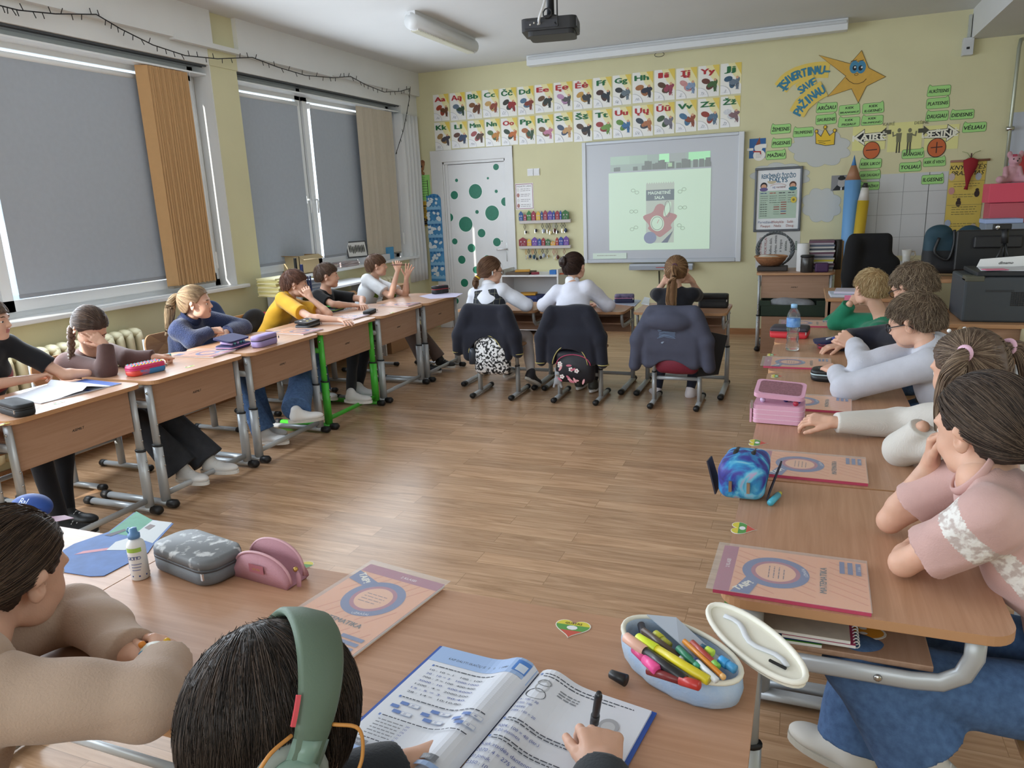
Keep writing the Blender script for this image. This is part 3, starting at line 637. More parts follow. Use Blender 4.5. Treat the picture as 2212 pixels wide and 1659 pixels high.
a.text('są',-h*0.2,v*0.42,0.022,mat('3a4a9a',0.5));a.text('varžėlė',h*0.12,v*0.42,0.022,mat('8a4a52',0.5));a.ring(0,v*0.42,h*0.38,0.003,mat('b05a4a',0.6),0.03,16,0.3,2.8)
a.poly(circ(-h*0.3,v*0.62,0.045,0.03,16,PI,2*PI),mat('cfc2a4',0.6))
for k in range(4):
    x=-h*0.8+k*h*0.42;a.lines(x,x+h*0.3,v*0.21,1,0.03,mat(['3a5a8a','b04a3a','3a3a4a','3a3a4a'][k],0.5),0.008,word=0.03);a.lines(x,x+h*0.34,v*0.12,4,0.022,mat('6c7a70',0.5),0.005,rnd=k)
for k in range(6):a.rect(h*0.15,-v*(0.10+0.075*k),h*0.4,-v*(0.10+0.075*k)+0.008,mat('9a3c30',0.5) if k != 4 else mat('4c5a9a',0.5));a.lines(-h*0.8,-h*0.45,-v*(0.16+0.075*k),1,0.02,INK,0.005,word=0.02);a.rect(-h*0.18,-v*(0.10+0.075*k),h*0.08,-v*(0.10+0.075*k)+(0.008 if k in (2,3) else 0.003),mat('9a3c30',0.5) if k in (2,3) else mat('4a6a50',0.5))
for k,(t1,t2) in enumerate((('Parvažiavo','Paupys'),('Mokykla','Neša'),('Salė','Daug'))):a.text(t1,-h*0.52+k*h*0.56,-v*0.73,0.026,mat('a05a54',0.5) if k else mat('6a7aa0',0.5));a.text(t2,-h*0.52+k*h*0.56,-v*0.86,0.026,mat('a05a54',0.5))
a.ell(h*0.72,-v*0.02,0.028,0.032,mat('e0c94a',0.5));a.ell(h*0.72,-v*0.02,0.013,0.013,mat('8a7a2a',0.5))
a.build('chart_sheet',t,L0)
m=MB();FRM=mat('54585f',0.35,metal=0.5)
for bx in (((-h-0.018,-v-0.018),(h+0.018,-v+0.006)),((-h-0.018,v-0.006),(h+0.018,v+0.018)),((-h-0.018,-v),(-h+0.006,v)),((h-0.006,-v),(h+0.018,v))):m.box((cx+bx[0][0],FY-0.028,cz+bx[0][1]),(cx+bx[1][0],FY-0.0045,cz+bx[1][1]),FRM)
m.build('frame',t,L0,bevel=0.006)
# ---- vertical text poster behind the wreath
q0,q1=fwp(1632,570),fwp(1729,500);cx,cz=(q0[0]+q1[0])/2,fwp(1680,535)[1];h=(q1[0]-q0[0])/2;a=wart(cx,cz,0.002)
a.sheet([(-h,-0.21),(h,-0.21),(h,0.20),(-h,0.19)],0.001,mat('d3d4d4',0.6)); 
for k,(t_,c_) in enumerate((('GYVENIMO','9a4a4a'),('MOKYKLAI','9a4a4a'),('kalbos dalis,','2c2e34'),('žodynas, mintis','2c2e34'),('ir knygos','2c2e34'),('ateities,','3a4a44'),('šviesa, ta,','2c2e34'),('pasaka','3a6a50'))):a.text(t_,-h*0.8+k*h*0.23,0.02,0.026,mat(c_,0.6),rot=PI/2,bold=0.01)
tag(a.build('text_poster',None,(cx,FY-0.002,cz)),'grey poster with vertical lines of text behind the grey wreath','poster')
# ---- white grid panel
q0,q1=fwp(1868,560),fwp(2042,372);x0,x1_=fwp(1872,470)[0],fwp(2040,470)[0];zt,zb=fwp(1960,374)[1],fwp(1960,552)[1]
m=MB();m.box((x0-0.02,FY-0.004,zb),(x1_,FY-0.001,zt),mat('cfd1d2',0.4,var=0.04,vscale=3));GRT=mat('9a9c9e',0.6);nx=3;st=(x1_-x0)/3.15
for k in range(1,4):m.box((x1_-0.16-st*(k-1)-0.002 - 0.0,FY-0.0052,zb),(x1_-0.16-st*(k-1)+0.002,FY-0.003,zt),GRT)
for k in range(1,4):m.box((x0-0.02,FY-0.0052,zt-st*1.0*k+0.04),(x1_,FY-0.003,zt-st*1.0*k+0.044),GRT)
m.box((x1_-0.16-st*0-0.002,FY-0.0052,zb),(x1_-0.16+0.002,FY-0.003,zt),GRT)
tag(m.build('grid_panel',None,((x0+x1_)/2,FY-0.003,zb)),'white tiled wall panel with thin dark grid lines behind the teacher corner','panel')
# ---- yellow hanging scroll with rod
q0,q1=fwp(2053,348),fwp(2138,345);cx=(q0[0]+q1[0])/2;h=(q1[0]-q0[0])/2;zt=q0[1]-0.01;zb=fwp(2082,500)[1]
t=thing('hanging_scroll','yellow hanging scroll headed KNYGUTĖS PRAŠYMAS on a wooden rod','poster',(cx,FY-0.005,zb));L0=t.location
v=(zt-zb)/2;cz=(zt+zb)/2;a=wart(cx-0.01,cz,0.004);SCY=mat('dfc660',0.5,var=0.05,vscale=8);h2=h*0.93
a.sheet([(-h2*1.02,-v),(h2*0.92,-v*1.0),(h2,v),(-h2,v)],0.0015,SCY)
a.text('KNYGUTĖS',0,v*0.84,0.042,INK,bold=0.012,shear=0.25);a.text('PRAŠYMAS',0,v*0.68,0.042,INK,bold=0.012,shear=0.25)
for k,y in enumerate((0.36,0.06,-0.30,-0.44,-0.78)):a.lines(-h2*0.7,h2*0.75,v*y,2,0.022,mat('8a7c4a',0.6),0.006,rnd=k,word=0.03)
for x,y in ((0.05,0.52),(-0.35,-0.18),(0.62,0.08)):a.ell(h2*x,v*y,0.022,0.032,mat('3a2c26',0.6));a.ell(h2*x,v*y+0.035,0.015,0.015,mat('3a2c26',0.6))
for x,y,c in ((-0.85,0.58,'c9b9b4'),(0.62,0.56,'b4bac4'),(-0.8,0.18,'d49a94'),(-0.85,-0.75,'a9b6c8'),(0.6,-0.88,'c8bcb0')):a.ell(h2*x,v*y,0.026,0.034,mat(c,0.6))
a.rect(-h2,v*0.44,h2,v*0.452,mat('a3905a',0.6));a.rect(-h2,-v*0.235,h2,-v*0.223,mat('a3905a',0.6));a.build('sheet',t,L0)
m=MB();m.tube([(cx-h,FY-0.012,zt+0.005),(cx+h,FY-0.012,zt+0.005)],0.011,mat('9a6a58',0.5),10);m.build('rod',t,L0)
t=thing('felt_pepper','dark red felt pepper decoration hanging over the yellow scroll','decoration',(cx+0.0,FY-0.05,zt-0.20));L0=t.location;RF=mat('96202a',0.8)
m=MB();m.tube([(cx,FY-0.05,zt+0.03),(cx,FY-0.05,zt+0.01),(cx,FY-0.05,zt-0.05),(cx-0.01,FY-0.05,zt-0.15),(cx-0.012,FY-0.05,zt-0.22),(cx-0.02,FY-0.05,zt-0.26)],[0.01,0.062,0.058,0.025,0.012,0.018],RF,12,r2=[0.006,0.02,0.022,0.014,0.008,0.012],up=(0,1,0));m.build('pepper_body',t,L0)
m=MB()
for s in (-1,1):m.tube([(cx,FY-0.03,zt+0.03),(cx+s*0.03,FY-0.03,zt+0.075),(cx+s*0.075,FY-0.03,zt+0.09)],0.003,mat('a8b07c',0.7),5);m.tube([(cx,FY-0.03,zt+0.05),(cx+s*0.05,FY-0.03,zt+0.005)],0.0022,mat('a8b07c',0.7),5)
m.tube([(cx,FY-0.05,zt+0.02),(cx,FY-0.05,zt+0.07)],0.006,mat('4a2424',0.7),6);m.build('ribbon',t,L0)
# ---- small photo, notes left of whiteboard etc.
q=W3(768,1137);a=wart(q[0],q[1],0.003);a.sheet([(-0.075,-0.075),(0.075,-0.07),(0.075,0.075),(-0.075,0.075)],0.001,mat('8c8c8e',0.5));a.ell(0.02,0.0,0.035,0.045,mat('b8b4b0',0.5));a.poly([(-0.06,-0.07),(0.075,-0.07),(0.06,-0.03),(0.02,-0.045),(-0.02,-0.02)],INK);a.ell(0.02,0.045,0.035,0.02,INK);a.rect(-0.0,0.045,0.04,0.07,INK);a.line([(0.02,-0.045),(0.02,-0.07)],0.014,WHITE)
tag(a.build('photo_print',None,(q[0],FY-0.003,q[1])),'small black and white portrait photo left of the giant blue pencil','photo')
q0,q1=W2(757,758),W2(832,708);m=MB();m.box((q0[0],FY-0.012,q0[1]),((q0[0]+q1[0])/2-0.002,FY,q1[1]-0.0),mat('e8e8ea',0.35));m.box(((q0[0]+q1[0])/2+0.002,FY-0.012,q0[1]),(q1[0],FY,q1[1]),mat('e8e8ea',0.35))
for k in range(2):c_=q0[0]+(q1[0]-q0[0])*(0.25+0.5*k);m.box((c_-0.034,FY-0.016,q0[1]+0.012),(c_+0.034,FY-0.011,q1[1]-0.012),mat('dcdcde',0.3))
tag(m.build('light_switch',None,((q0[0]+q1[0])/2,FY-0.006,q0[1]),bevel=0.002),'double white light switch right of the door','switch')
q0,q1=W2(683,970),W2(790,800);cx,cz=(q0[0]+q1[0])/2,(q0[1]+q1[1])/2;h,v=(q1[0]-q0[0])/2,(q1[1]-q0[1])/2;a=wart(cx,cz,0.002);a.sheet([(-h,-v),(h,-v),(h,v),(-h,v)],0.001,mat('e9e7e8',0.2))
a.line([(-h*0.92,-v*0.93),(h*0.92,-v*0.93),(h*0.92,v*0.93),(-h*0.92,v*0.93)],0.006,mat('8c3a48',0.5),closed=True);a.text('PASAKYK LABAS',0,v*0.78,0.018,mat('3a2a3a',0.5),width=h*1.6)
for k in range(4):a.ell(-h*0.68,v*(0.5-0.4*k),0.017,0.024,mat('b07a72' if k % 2 else 'd9d5d2',0.5));a.lines(-h*0.4,h*0.7,v*(0.55-0.4*k),2,0.02,mat('7a7478',0.5),0.005,rnd=k,word=0.03)
tag(a.build('rules_sheet',None,(cx,FY-0.002,cz)),'laminated sheet with dark red border under the light switch','poster')
# bear, green and yellow notes, snow ruler left of the door
def Z5(x,y):return fwp(880+x/4.1475,320+y/4.1475)
cx,cz=Z5(108,170);a=wart(cx,cz,0.003);BR=mat('a8764c',0.6,var=0.1,vscale=30);BD=mat('4a2f20',0.6);s_=0.10
body=[(-0.85,-0.9),(-0.75,-0.45),(-1.0,-0.1),(-0.98,0.25),(-1.0,0.65),(-0.75,0.95),(-0.4,0.85),(-0.2,0.78),(0.1,0.9),(0.35,0.75),(0.7,0.8),(1.0,0.6),(0.95,0.25),(0.85,0.05),(0.75,-0.35),(0.55,-0.5),(0.85,-0.75),(0.75,-0.98),(0.2,-0.85),(-0.2,-0.9)]
a.sheet([(x*s_*0.8,y*s_) for x,y in body],0.002,BR);a.line([(x*s_*0.79,y*s_*0.99) for x,y in body],0.003,BD,closed=True)
for x in (-0.72,0.72):a.ell(x*s_*0.8,0.6*s_,0.015,0.017,mat('8a5a3c',0.6))
for x in (-0.2,0.42):a.ell(x*s_*0.8,0.05*s_,0.009,0.012,INK)
a.ell(0.1*s_,-0.25*s_,0.028,0.02,mat('c79a70',0.6));a.ell(0.1*s_,-0.17*s_,0.013,0.010,INK);a.line([(-0.1*s_,-0.4*s_),(0.1*s_,-0.46*s_),(0.3*s_,-0.36*s_)],0.004,BD)
tag(a.build('bear_cutout',None,(cx,FY-0.003,cz)),'brown paper bear cut-out left of the door above the green note','decoration')
for (x0_,y0_,x1_q,y1_,c,nm,lb) in ((58,238,198,472,'9ede7c','green_note','green sheet with a black ladder drawing left of the door'),(78,474,208,703,'dcb23e','yellow_note','yellow sheet with text and dark figures left of the door')):
    q0,q1=Z5(x0_,y1_),Z5(x1_q,y0_);cx,cz=(q0[0]+q1[0])/2,(q0[1]+q1[1])/2;h,v=(q1[0]-q0[0])/2,(q1[1]-q0[1])/2;a=wart(cx,cz,0.002);a.sheet([(-h,-v),(h,-v),(h,v),(-h,v)],0.001,mat(c,0.6))
    if nm=='green_note':
        for s in (-1,1):a.line([(s*h*0.72,-v*0.92),(s*h*0.72,v*0.6)],0.008,INK)
        for k in range(7):a.line([(-h*0.72,v*(0.5-0.2*k)),(h*0.72,v*(0.5-0.2*k))],0.004,INK)
        a.lines(-h*0.4,h*0.5,v*0.78,2,0.02,INK,0.003)
    else:
        a.rect(-h*0.75,v*0.58,h*0.85,v*0.66,INK)
        for k in range(5):a.rect(-h*0.8,v*(0.42-0.13*k),h*(0.85-0.3*(k % 2)),v*(0.42-0.13*k)+0.006,mat('5a4a2a',0.6))
        for k in range(6):a.ell(-h*0.6+k*h*0.25,-v*0.42-0.01*(k % 3),0.011,0.014,INK)
        a.rect(-h*0.75,-v*0.92,h*0.85,-v*0.55,INK);a.lines(-h*0.6,h*0.6,-v*0.7,2,0.03,mat('7a6a4a',0.6),0.01)
    tag(a.build(nm,None,(cx,FY-0.002,cz)),lb,'poster')
qt,qb=Z5(245,430),Z5(285,1190);h=0.098;cx=(qt[0]+qb[0])/2;ht=qt[1]-qb[1];SB=mat('5aa2d4',0.45,var=0.35,vscale=9,col2='3f86c0')
FYR=FY-0.024
a=Art(((cx,FYR,qb[1]),(1,0,0),(0,0,1),(0,-1,0)));a.sheet([(-h,0),(h,0),(h,ht*0.96)]+circ(0,ht*0.96,h,h*0.7,14,0,PI)+[(-h,ht*0.96)],0.003,SB);rr=random.Random(4)
for k in range(6):
    y=ht*(0.03+0.163*k)
    a.poly([(-h,y),(h,y),(h,y+0.03)]+[(h-2*h*i/8,y+0.03+0.02*(i % 2)) for i in range(9)]+[(-h,y+0.02)],mat('8cc0e4',0.5))
    for i in range(8):x=-h*0.85+rr.random()*h*1.6;a.ell(x,y+0.05+rr.random()*0.09,0.012+rr.random()*0.02,0.010+rr.random()*0.018,mat('e4eef4',0.5),9,rot=rr.random()*3)
    for i in range(4):x=-h*0.8+i*h*0.5;a.poly([(x-0.014,y+0.145),(x+0.014,y+0.145),(x,y+0.185)],mat('2f6fae',0.5))
tag(a.build('height_ruler',None,(cx,FYR,qb[1])),'tall blue height ruler with snowmen on the left door frame','decoration')
# ---- whiteboard with projected page
q0,q1=fwp(1262,568),fwp(1606,286);X0_,X1_=fwp(1262,440)[0],fwp(1605,425)[0];Z0_,Z1_=fwp(1430,566)[1],fwp(1430,297)[1]
t=thing('interactive_whiteboard','large interactive whiteboard with a projected page in the middle of the front wall','whiteboard',((X0_+X1_)/2,FY-0.03,Z0_));L0=t.location
BF=mat('b7bcc4',0.35,metal=0.3)
m=MB();m.box((X0_+0.02,FY-0.05,Z0_+0.02),(X1_-0.02,FY,Z1_-0.02),mat('c6cad2',0.3));m.build('board_surface',t,L0)
m=MB();m.box((X0_,FY-0.065,Z0_),(X0_+0.045,FY,Z1_),mat('d4d8de',0.3));m.box((X1_-0.055,FY-0.065,Z0_),(X1_,FY,Z1_),mat('d4d8de',0.3));m.box((X0_+0.045,FY-0.06,Z1_-0.035),(X1_-0.055,FY,Z1_),BF);m.box((X0_+0.045,FY-0.065,Z0_),(X1_-0.055,FY,Z0_+0.045),BF)
m.build('board_frame',t,L0,bevel=0.006)
xa,xb=fwp(1365,575)[0],fwp(1500,575)[0];m=MB();m.box((xa,FY-0.13,Z0_-0.065),(xb,FY-0.02,Z0_-0.01),BF);m.box((xa,FY-0.15,Z0_-0.075),(xb,FY-0.12,Z0_-0.03),mat('9aa0aa',0.4));m.box((xa+0.3,FY-0.155,Z0_-0.05),(xa+0.42,FY-0.149,Z0_-0.043),mat('c04038',0.5));m.build('pen_tray',t,L0,bevel=0.006)
# projected picture: projector light put into glowing colours laid on the board
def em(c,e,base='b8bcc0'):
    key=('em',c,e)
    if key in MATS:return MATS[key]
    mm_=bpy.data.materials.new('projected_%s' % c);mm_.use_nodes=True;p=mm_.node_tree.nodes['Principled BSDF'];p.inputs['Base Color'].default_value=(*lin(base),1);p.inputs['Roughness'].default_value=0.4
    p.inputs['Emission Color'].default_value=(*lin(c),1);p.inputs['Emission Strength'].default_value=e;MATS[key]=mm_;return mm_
def fb(x,y):q=W2(x,y);return (q[0],q[1])
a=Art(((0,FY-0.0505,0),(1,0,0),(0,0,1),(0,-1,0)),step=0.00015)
def quad(x0,y0,x1,y1,mt,dy=0.0):
    """board rectangle from crop pixels; edges stay level on the wall"""
    xL,xR=fb(x0,(y0+y1)/2)[0],fb(x1,(y0+y1)/2)[0];xm=(x0+x1)/2;zT,zB=fb(xm,y0)[1],fb(xm,y1)[1];a.rect(xL,zB,xR,zT,mt);return xL,zB,xR,zT
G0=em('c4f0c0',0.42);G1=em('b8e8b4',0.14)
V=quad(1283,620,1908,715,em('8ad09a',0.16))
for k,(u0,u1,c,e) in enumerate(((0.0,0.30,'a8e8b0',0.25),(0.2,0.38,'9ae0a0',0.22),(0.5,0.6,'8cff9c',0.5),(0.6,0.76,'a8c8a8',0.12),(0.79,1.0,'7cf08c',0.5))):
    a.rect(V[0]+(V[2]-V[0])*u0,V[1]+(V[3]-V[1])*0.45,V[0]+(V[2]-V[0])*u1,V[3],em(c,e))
rr=random.Random(2)
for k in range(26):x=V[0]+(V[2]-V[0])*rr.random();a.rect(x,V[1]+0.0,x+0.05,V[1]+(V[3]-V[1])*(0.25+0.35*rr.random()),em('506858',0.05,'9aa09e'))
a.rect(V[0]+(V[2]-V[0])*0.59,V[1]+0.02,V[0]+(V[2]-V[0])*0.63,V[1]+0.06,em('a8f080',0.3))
Wd=quad(1275,725,1908,1218,G0)
xc=(Wd[0]+Wd[2])/2
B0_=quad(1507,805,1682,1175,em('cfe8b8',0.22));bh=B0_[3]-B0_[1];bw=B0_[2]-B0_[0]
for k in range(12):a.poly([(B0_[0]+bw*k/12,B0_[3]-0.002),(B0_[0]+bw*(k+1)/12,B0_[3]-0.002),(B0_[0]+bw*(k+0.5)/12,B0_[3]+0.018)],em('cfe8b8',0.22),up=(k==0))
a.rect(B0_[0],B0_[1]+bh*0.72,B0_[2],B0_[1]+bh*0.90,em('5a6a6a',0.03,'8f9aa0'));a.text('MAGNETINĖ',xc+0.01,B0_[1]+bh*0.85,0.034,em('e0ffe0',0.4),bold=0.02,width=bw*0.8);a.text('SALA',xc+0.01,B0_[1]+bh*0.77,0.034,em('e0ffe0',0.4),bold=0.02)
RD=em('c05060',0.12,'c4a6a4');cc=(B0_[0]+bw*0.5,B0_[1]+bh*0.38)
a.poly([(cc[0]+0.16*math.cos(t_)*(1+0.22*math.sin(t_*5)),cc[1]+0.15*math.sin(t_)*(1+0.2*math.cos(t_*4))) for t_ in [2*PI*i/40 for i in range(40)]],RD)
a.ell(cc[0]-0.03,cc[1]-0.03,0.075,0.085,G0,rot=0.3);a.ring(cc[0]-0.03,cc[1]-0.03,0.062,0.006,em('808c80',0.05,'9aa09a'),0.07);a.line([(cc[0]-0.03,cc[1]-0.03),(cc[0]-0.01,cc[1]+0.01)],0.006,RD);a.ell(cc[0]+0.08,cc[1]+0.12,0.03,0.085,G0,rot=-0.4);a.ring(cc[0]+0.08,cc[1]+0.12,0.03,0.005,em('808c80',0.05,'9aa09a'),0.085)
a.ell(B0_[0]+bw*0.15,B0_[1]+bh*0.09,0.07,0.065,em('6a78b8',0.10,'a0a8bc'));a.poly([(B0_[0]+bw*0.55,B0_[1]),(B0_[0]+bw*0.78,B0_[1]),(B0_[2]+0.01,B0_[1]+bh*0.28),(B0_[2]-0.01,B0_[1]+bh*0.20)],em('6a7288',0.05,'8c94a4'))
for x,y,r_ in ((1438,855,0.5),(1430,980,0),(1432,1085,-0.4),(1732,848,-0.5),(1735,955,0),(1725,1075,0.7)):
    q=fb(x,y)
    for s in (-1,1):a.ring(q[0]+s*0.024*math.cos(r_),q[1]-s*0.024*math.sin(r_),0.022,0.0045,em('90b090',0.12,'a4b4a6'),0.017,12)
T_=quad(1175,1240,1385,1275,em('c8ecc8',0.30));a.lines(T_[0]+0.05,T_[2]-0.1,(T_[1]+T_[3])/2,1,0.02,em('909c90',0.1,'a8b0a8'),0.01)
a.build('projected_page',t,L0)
# cable of the board
q=fwp(1424,585);m=MB();m.tube([(q[0],FY-0.012,q[1]),(q[0]+0.005,FY-0.012,0.5),(q[0]+0.0,FY-0.03,0.03)],0.006,BLACK,6);tag(m.build('board_cable',None,(q[0],FY-0.012,0.03)),'thin black cable running down the wall below the whiteboard','cable')
# ---- projection screen casing and roller at the ceiling
xa,xb=P(1142,130,1,8.2)[0],P(1832,50,1,8.2)[0]
m=MB();m.box((xa,8.12,2.945),(xb,8.24,CH),mat('dfe2e5',0.4));m.box((xa+0.02,8.10,3.0),(xb-0.01,8.125,3.03),mat('c8ccd0',0.4));tag(m.build('screen_casing',None,((xa+xb)/2,8.18,2.945),bevel=0.008),'long white casing mounted along the ceiling above the whiteboard','casing')
xa,xb=P(1238,135,1,8.36)[0],P(1632,85,1,8.36)[0];zz=P(1430,108,1,8.36)[2]
t=thing('projection_screen','rolled up projection screen with a pull ring below the white casing','screen',((xa+xb)/2,8.36,zz));L0=t.location
m=MB();m.box((xa,8.33,zz-0.02),(xb,FY,zz+0.045),mat('c4c8cc',0.4));m.build('tube',t,L0,bevel=0.01);m=MB();xm=P(1424,118,1,8.33)[0];m.tube([(xm+0.05*math.cos(k*PI/8),8.34,zz-0.045+0.022*math.sin(k*PI/8)) for k in range(16)],0.003,BLACK,5,closed=True);m.tube([(xm,8.34,zz-0.02),(xm,8.34,zz-0.025)],0.003,BLACK,5);m.build('pull_ring',t,L0)
# ---- pipe at the right corner, sensors
m=MB();pt,pb=P(2203,90,1,8.33),P(2157,460,1,8.33);m.tube([(pt[0]+0.035,8.40,pt[2]+0.03),(pt[0]+0.01,8.34,pt[2]+0.02),(pt[0],8.33,pt[2]-0.05),(pt[0],8.33,0.3)],0.016,mat('a7ab9c',0.3,metal=0.4),12)
m.tube([(pt[0]-0.03,8.33,1.98),(pt[0]+0.03,8.33,1.98)],0.022,CHROME,10);m.box((pt[0]-0.012,8.33,1.97),(pt[0]+0.012,FY,1.99),CHROME);tag(m.build('heating_pipe',None,(pt[0],8.33,0.3)),'grey green heating pipe running down the right end of the front wall','pipe')
for (px,py,lb) in ((2090,101,'small white motion sensor box at the end of the ceiling beam'),(888,240,'small white sensor box in the corner by the sheer curtain')):
    q=P(px,py,1,8.36);m=MB();m.box((q[0]-0.04,8.33,q[2]-0.075),(q[0]+0.045,FY,q[2]+0.075),mat('c9ccd0',0.4));m.box((q[0]-0.012,8.326,q[2]-0.025),(q[0]+0.014,8.331,q[2]-0.005),BLACK)
    if px>2000:m.box((q[0]-0.005,8.37,q[2]+0.07),(q[0]+0.02,FY,3.0),mat('b9bcb4',0.5))
    tag(m.build('sensor_box',None,(q[0],8.37,q[2]-0.075),bevel=0.008),lb,'sensor')
# ================================================================== school desks
def make_desk(name,metal,wall=False,zt=0.70):
    """origin on the floor under the top's middle; pupil sits on the -y side; panel on the +y side"""
    t=thing(name,'x','desk')
    tt=0.021
    m=MB();w2,d2=0.345,0.265
    pts=rpoly(-w2,-d2,w2,d2,0.055,7)
    m.prism(pts,zt-tt,zt,EDGE,mtop=WOOD);m.build('tabletop',t,bevel=0.003)
    m=MB();m.box((-0.30,0.186,zt-0.245),(0.30,0.202,zt-tt),WOODP);pn=m.build('modesty_panel',t,bevel=0.002)
    a=Art(((0,0.2021,zt-0.14),(-1,0,0),(0,0,1),(0,1,0)));a.text('ASEMILT',0,0,0.012,INK,bold=0.03,shear=0.3);a.build('maker_mark',pn)
    m=MB();m.box((-0.295,-0.14,zt-0.125),(0.295,0.186,zt-0.112),WOODP);m.build('book_shelf',t,bevel=0.002)
    for s in (-1,1):
        x=s*0.318;m=MB()
        m.tube([(x,0.20,zt-tt),(x,0.20,0.30)],0.013,metal,12,r2=0.024,up=(0,1,0))
        m.tube([(x,0.20,0.345),(x,0.20,0.03)],0.018,metal,12,r2=0.031,up=(0,1,0));m.tube([(x,0.20,0.352),(x,0.20,0.342)],0.0195,BLACK,12,r2=0.0325,up=(0,1,0))
        # bracket that runs back below the shelf and bends up to the top
        bz=zt-0.135
        m.tube([(x,0.19,bz),(x,-0.10,bz),(x,-0.15,bz+0.006),(x,-0.185,bz+0.03),(x,-0.20,bz+0.07),(x,-0.20,zt-tt)],0.011,metal,10,r2=0.019,up=(0,0.3,1))
        lg=m.build('leg',t)
        m=MB()
        for z in (0.29,0.24,0.40,0.46):m.lathe([(0.006,0),(0.005,0.003)],(x,0.232 if z<0.35 else 0.2245,z),CHROME,8,'y')
        for y in (0.12,-0.04):m.lathe([(0.0085,0),(0.006,0.004 if s>0 else -0.004)],(x+s*0.011,y,bz),CHROME,10,'x')
        m.lathe([(0.0085,0),(0.006,0.004 if s>0 else -0.004)],(x+s*0.013,0.20,zt-0.07),CHROME,10,'x')
        m.build('screw',lg)
        m=MB();m.tube([(x,-0.235,0.026),(x,0.245,0.026)],0.022,metal,12,r2=0.017,up=(0,0,1));ft=m.build('foot',t)
        for e in (-1,1):
            m=MB();y=0.005+e*0.245;m.tube([(x,y-e*0.03,0.025),(x,y+e*0.015,0.025),(x,y+e*0.028,0.021)],[0.0245,0.0245,0.016],BLACK,12,r2=[0.0215,0.0235,0.014],up=(0,0,1));m.build('foot_cap',ft)
    m=MB();m.tube([(-0.31,0.20,0.075),(0.31,0.20,0.075)],0.010,metal,10,r2=0.016,up=(0,0,1));m.build('crossbar',t)
    return t
def put(o,x,y,rz,label,group=None,z=0):
    o.location=(x,y,z);o.rotation_euler=(0,0,rz);o['label']=label
    if group:o['group']=group
    return o
DG='height adjustable school desks'
d0=make_desk('school_desk',GREY)
dg=make_desk('school_desk',GREEN)
KIDS.clear()
# left row: pupil side faces the windows (-x), panel looks into the room (+x)
LROW=[(1.625,'A'),(2.345,'B'),(3.075,'C'),(3.80,'D'),(4.52,'E'),(5.245,'F'),(5.965,'G')]
lab={'A':'desk at the far left edge of the photo, only its rounded corner and legs showing','B':'desk with the open grey workbook and black pencil case in the left row','C':'desk of the left row carrying the rainbow pencil case','D':'desk of the left row carrying the two lilac pencil cases','E':'desk with bright green metal frame in the left row','F':'desk of the left row carrying the flat black pencil case','G':'last desk of the left row, nearest the door'}
DX={}
for i,(y,k) in enumerate(LROW):
    o=dg if k=='E' else (d0 if k=='A' else copy_tree(d0))
    x=-3.345+0.016*i;DX[k]=x
    put(o,x,y,-PI/2,lab[k],DG); 
# front row: pupils with their backs to the camera
for x,lb in ((-2.335,'desk of the girl in the plaid vest, front row by the door'),(-1.61,'middle desk of the front row with the girl with the bun'),(-0.85,'right desk of the front row under the whiteboard, with the black pencil case')):
    put(copy_tree(d0),x,5.80,0,lb,DG,z=0);bpy.data.objects[-1] if False else None
# right row: pupils on the right side
for y,lb in ((1.765,'nearest desk of the right row, under the large orange workbook'),(2.465,'desk of the right row carrying the open pink pencil case'),(3.165,'desk of the right row with the black zip case'),(3.86,'desk of the right row carrying the water bottle and dark blue pencil case'),(4.56,'farthest desk of the right row, in front of the blond boy')):
    put(copy_tree(d0),0.135,y,PI/2,lb,DG)
# bottom row: pupils on the camera side, facing the whiteboard
for x,lb in ((-0.385,'nearest desk under the open workbook and pale blue pencil case'),(-1.075,'near desk under the grey and pink pencil cases'),(-1.768,'near desk at the lower left under the blue painting')):
    put(copy_tree(d0),x,1.015,0,lb,DG)
# front-row desks are set a notch lower
for o in [q for q in bpy.data.objects if q.get('category')=='desk' and abs(q.location.y-5.80)<1e-3]:o.scale=(1,1,0.66/0.70)

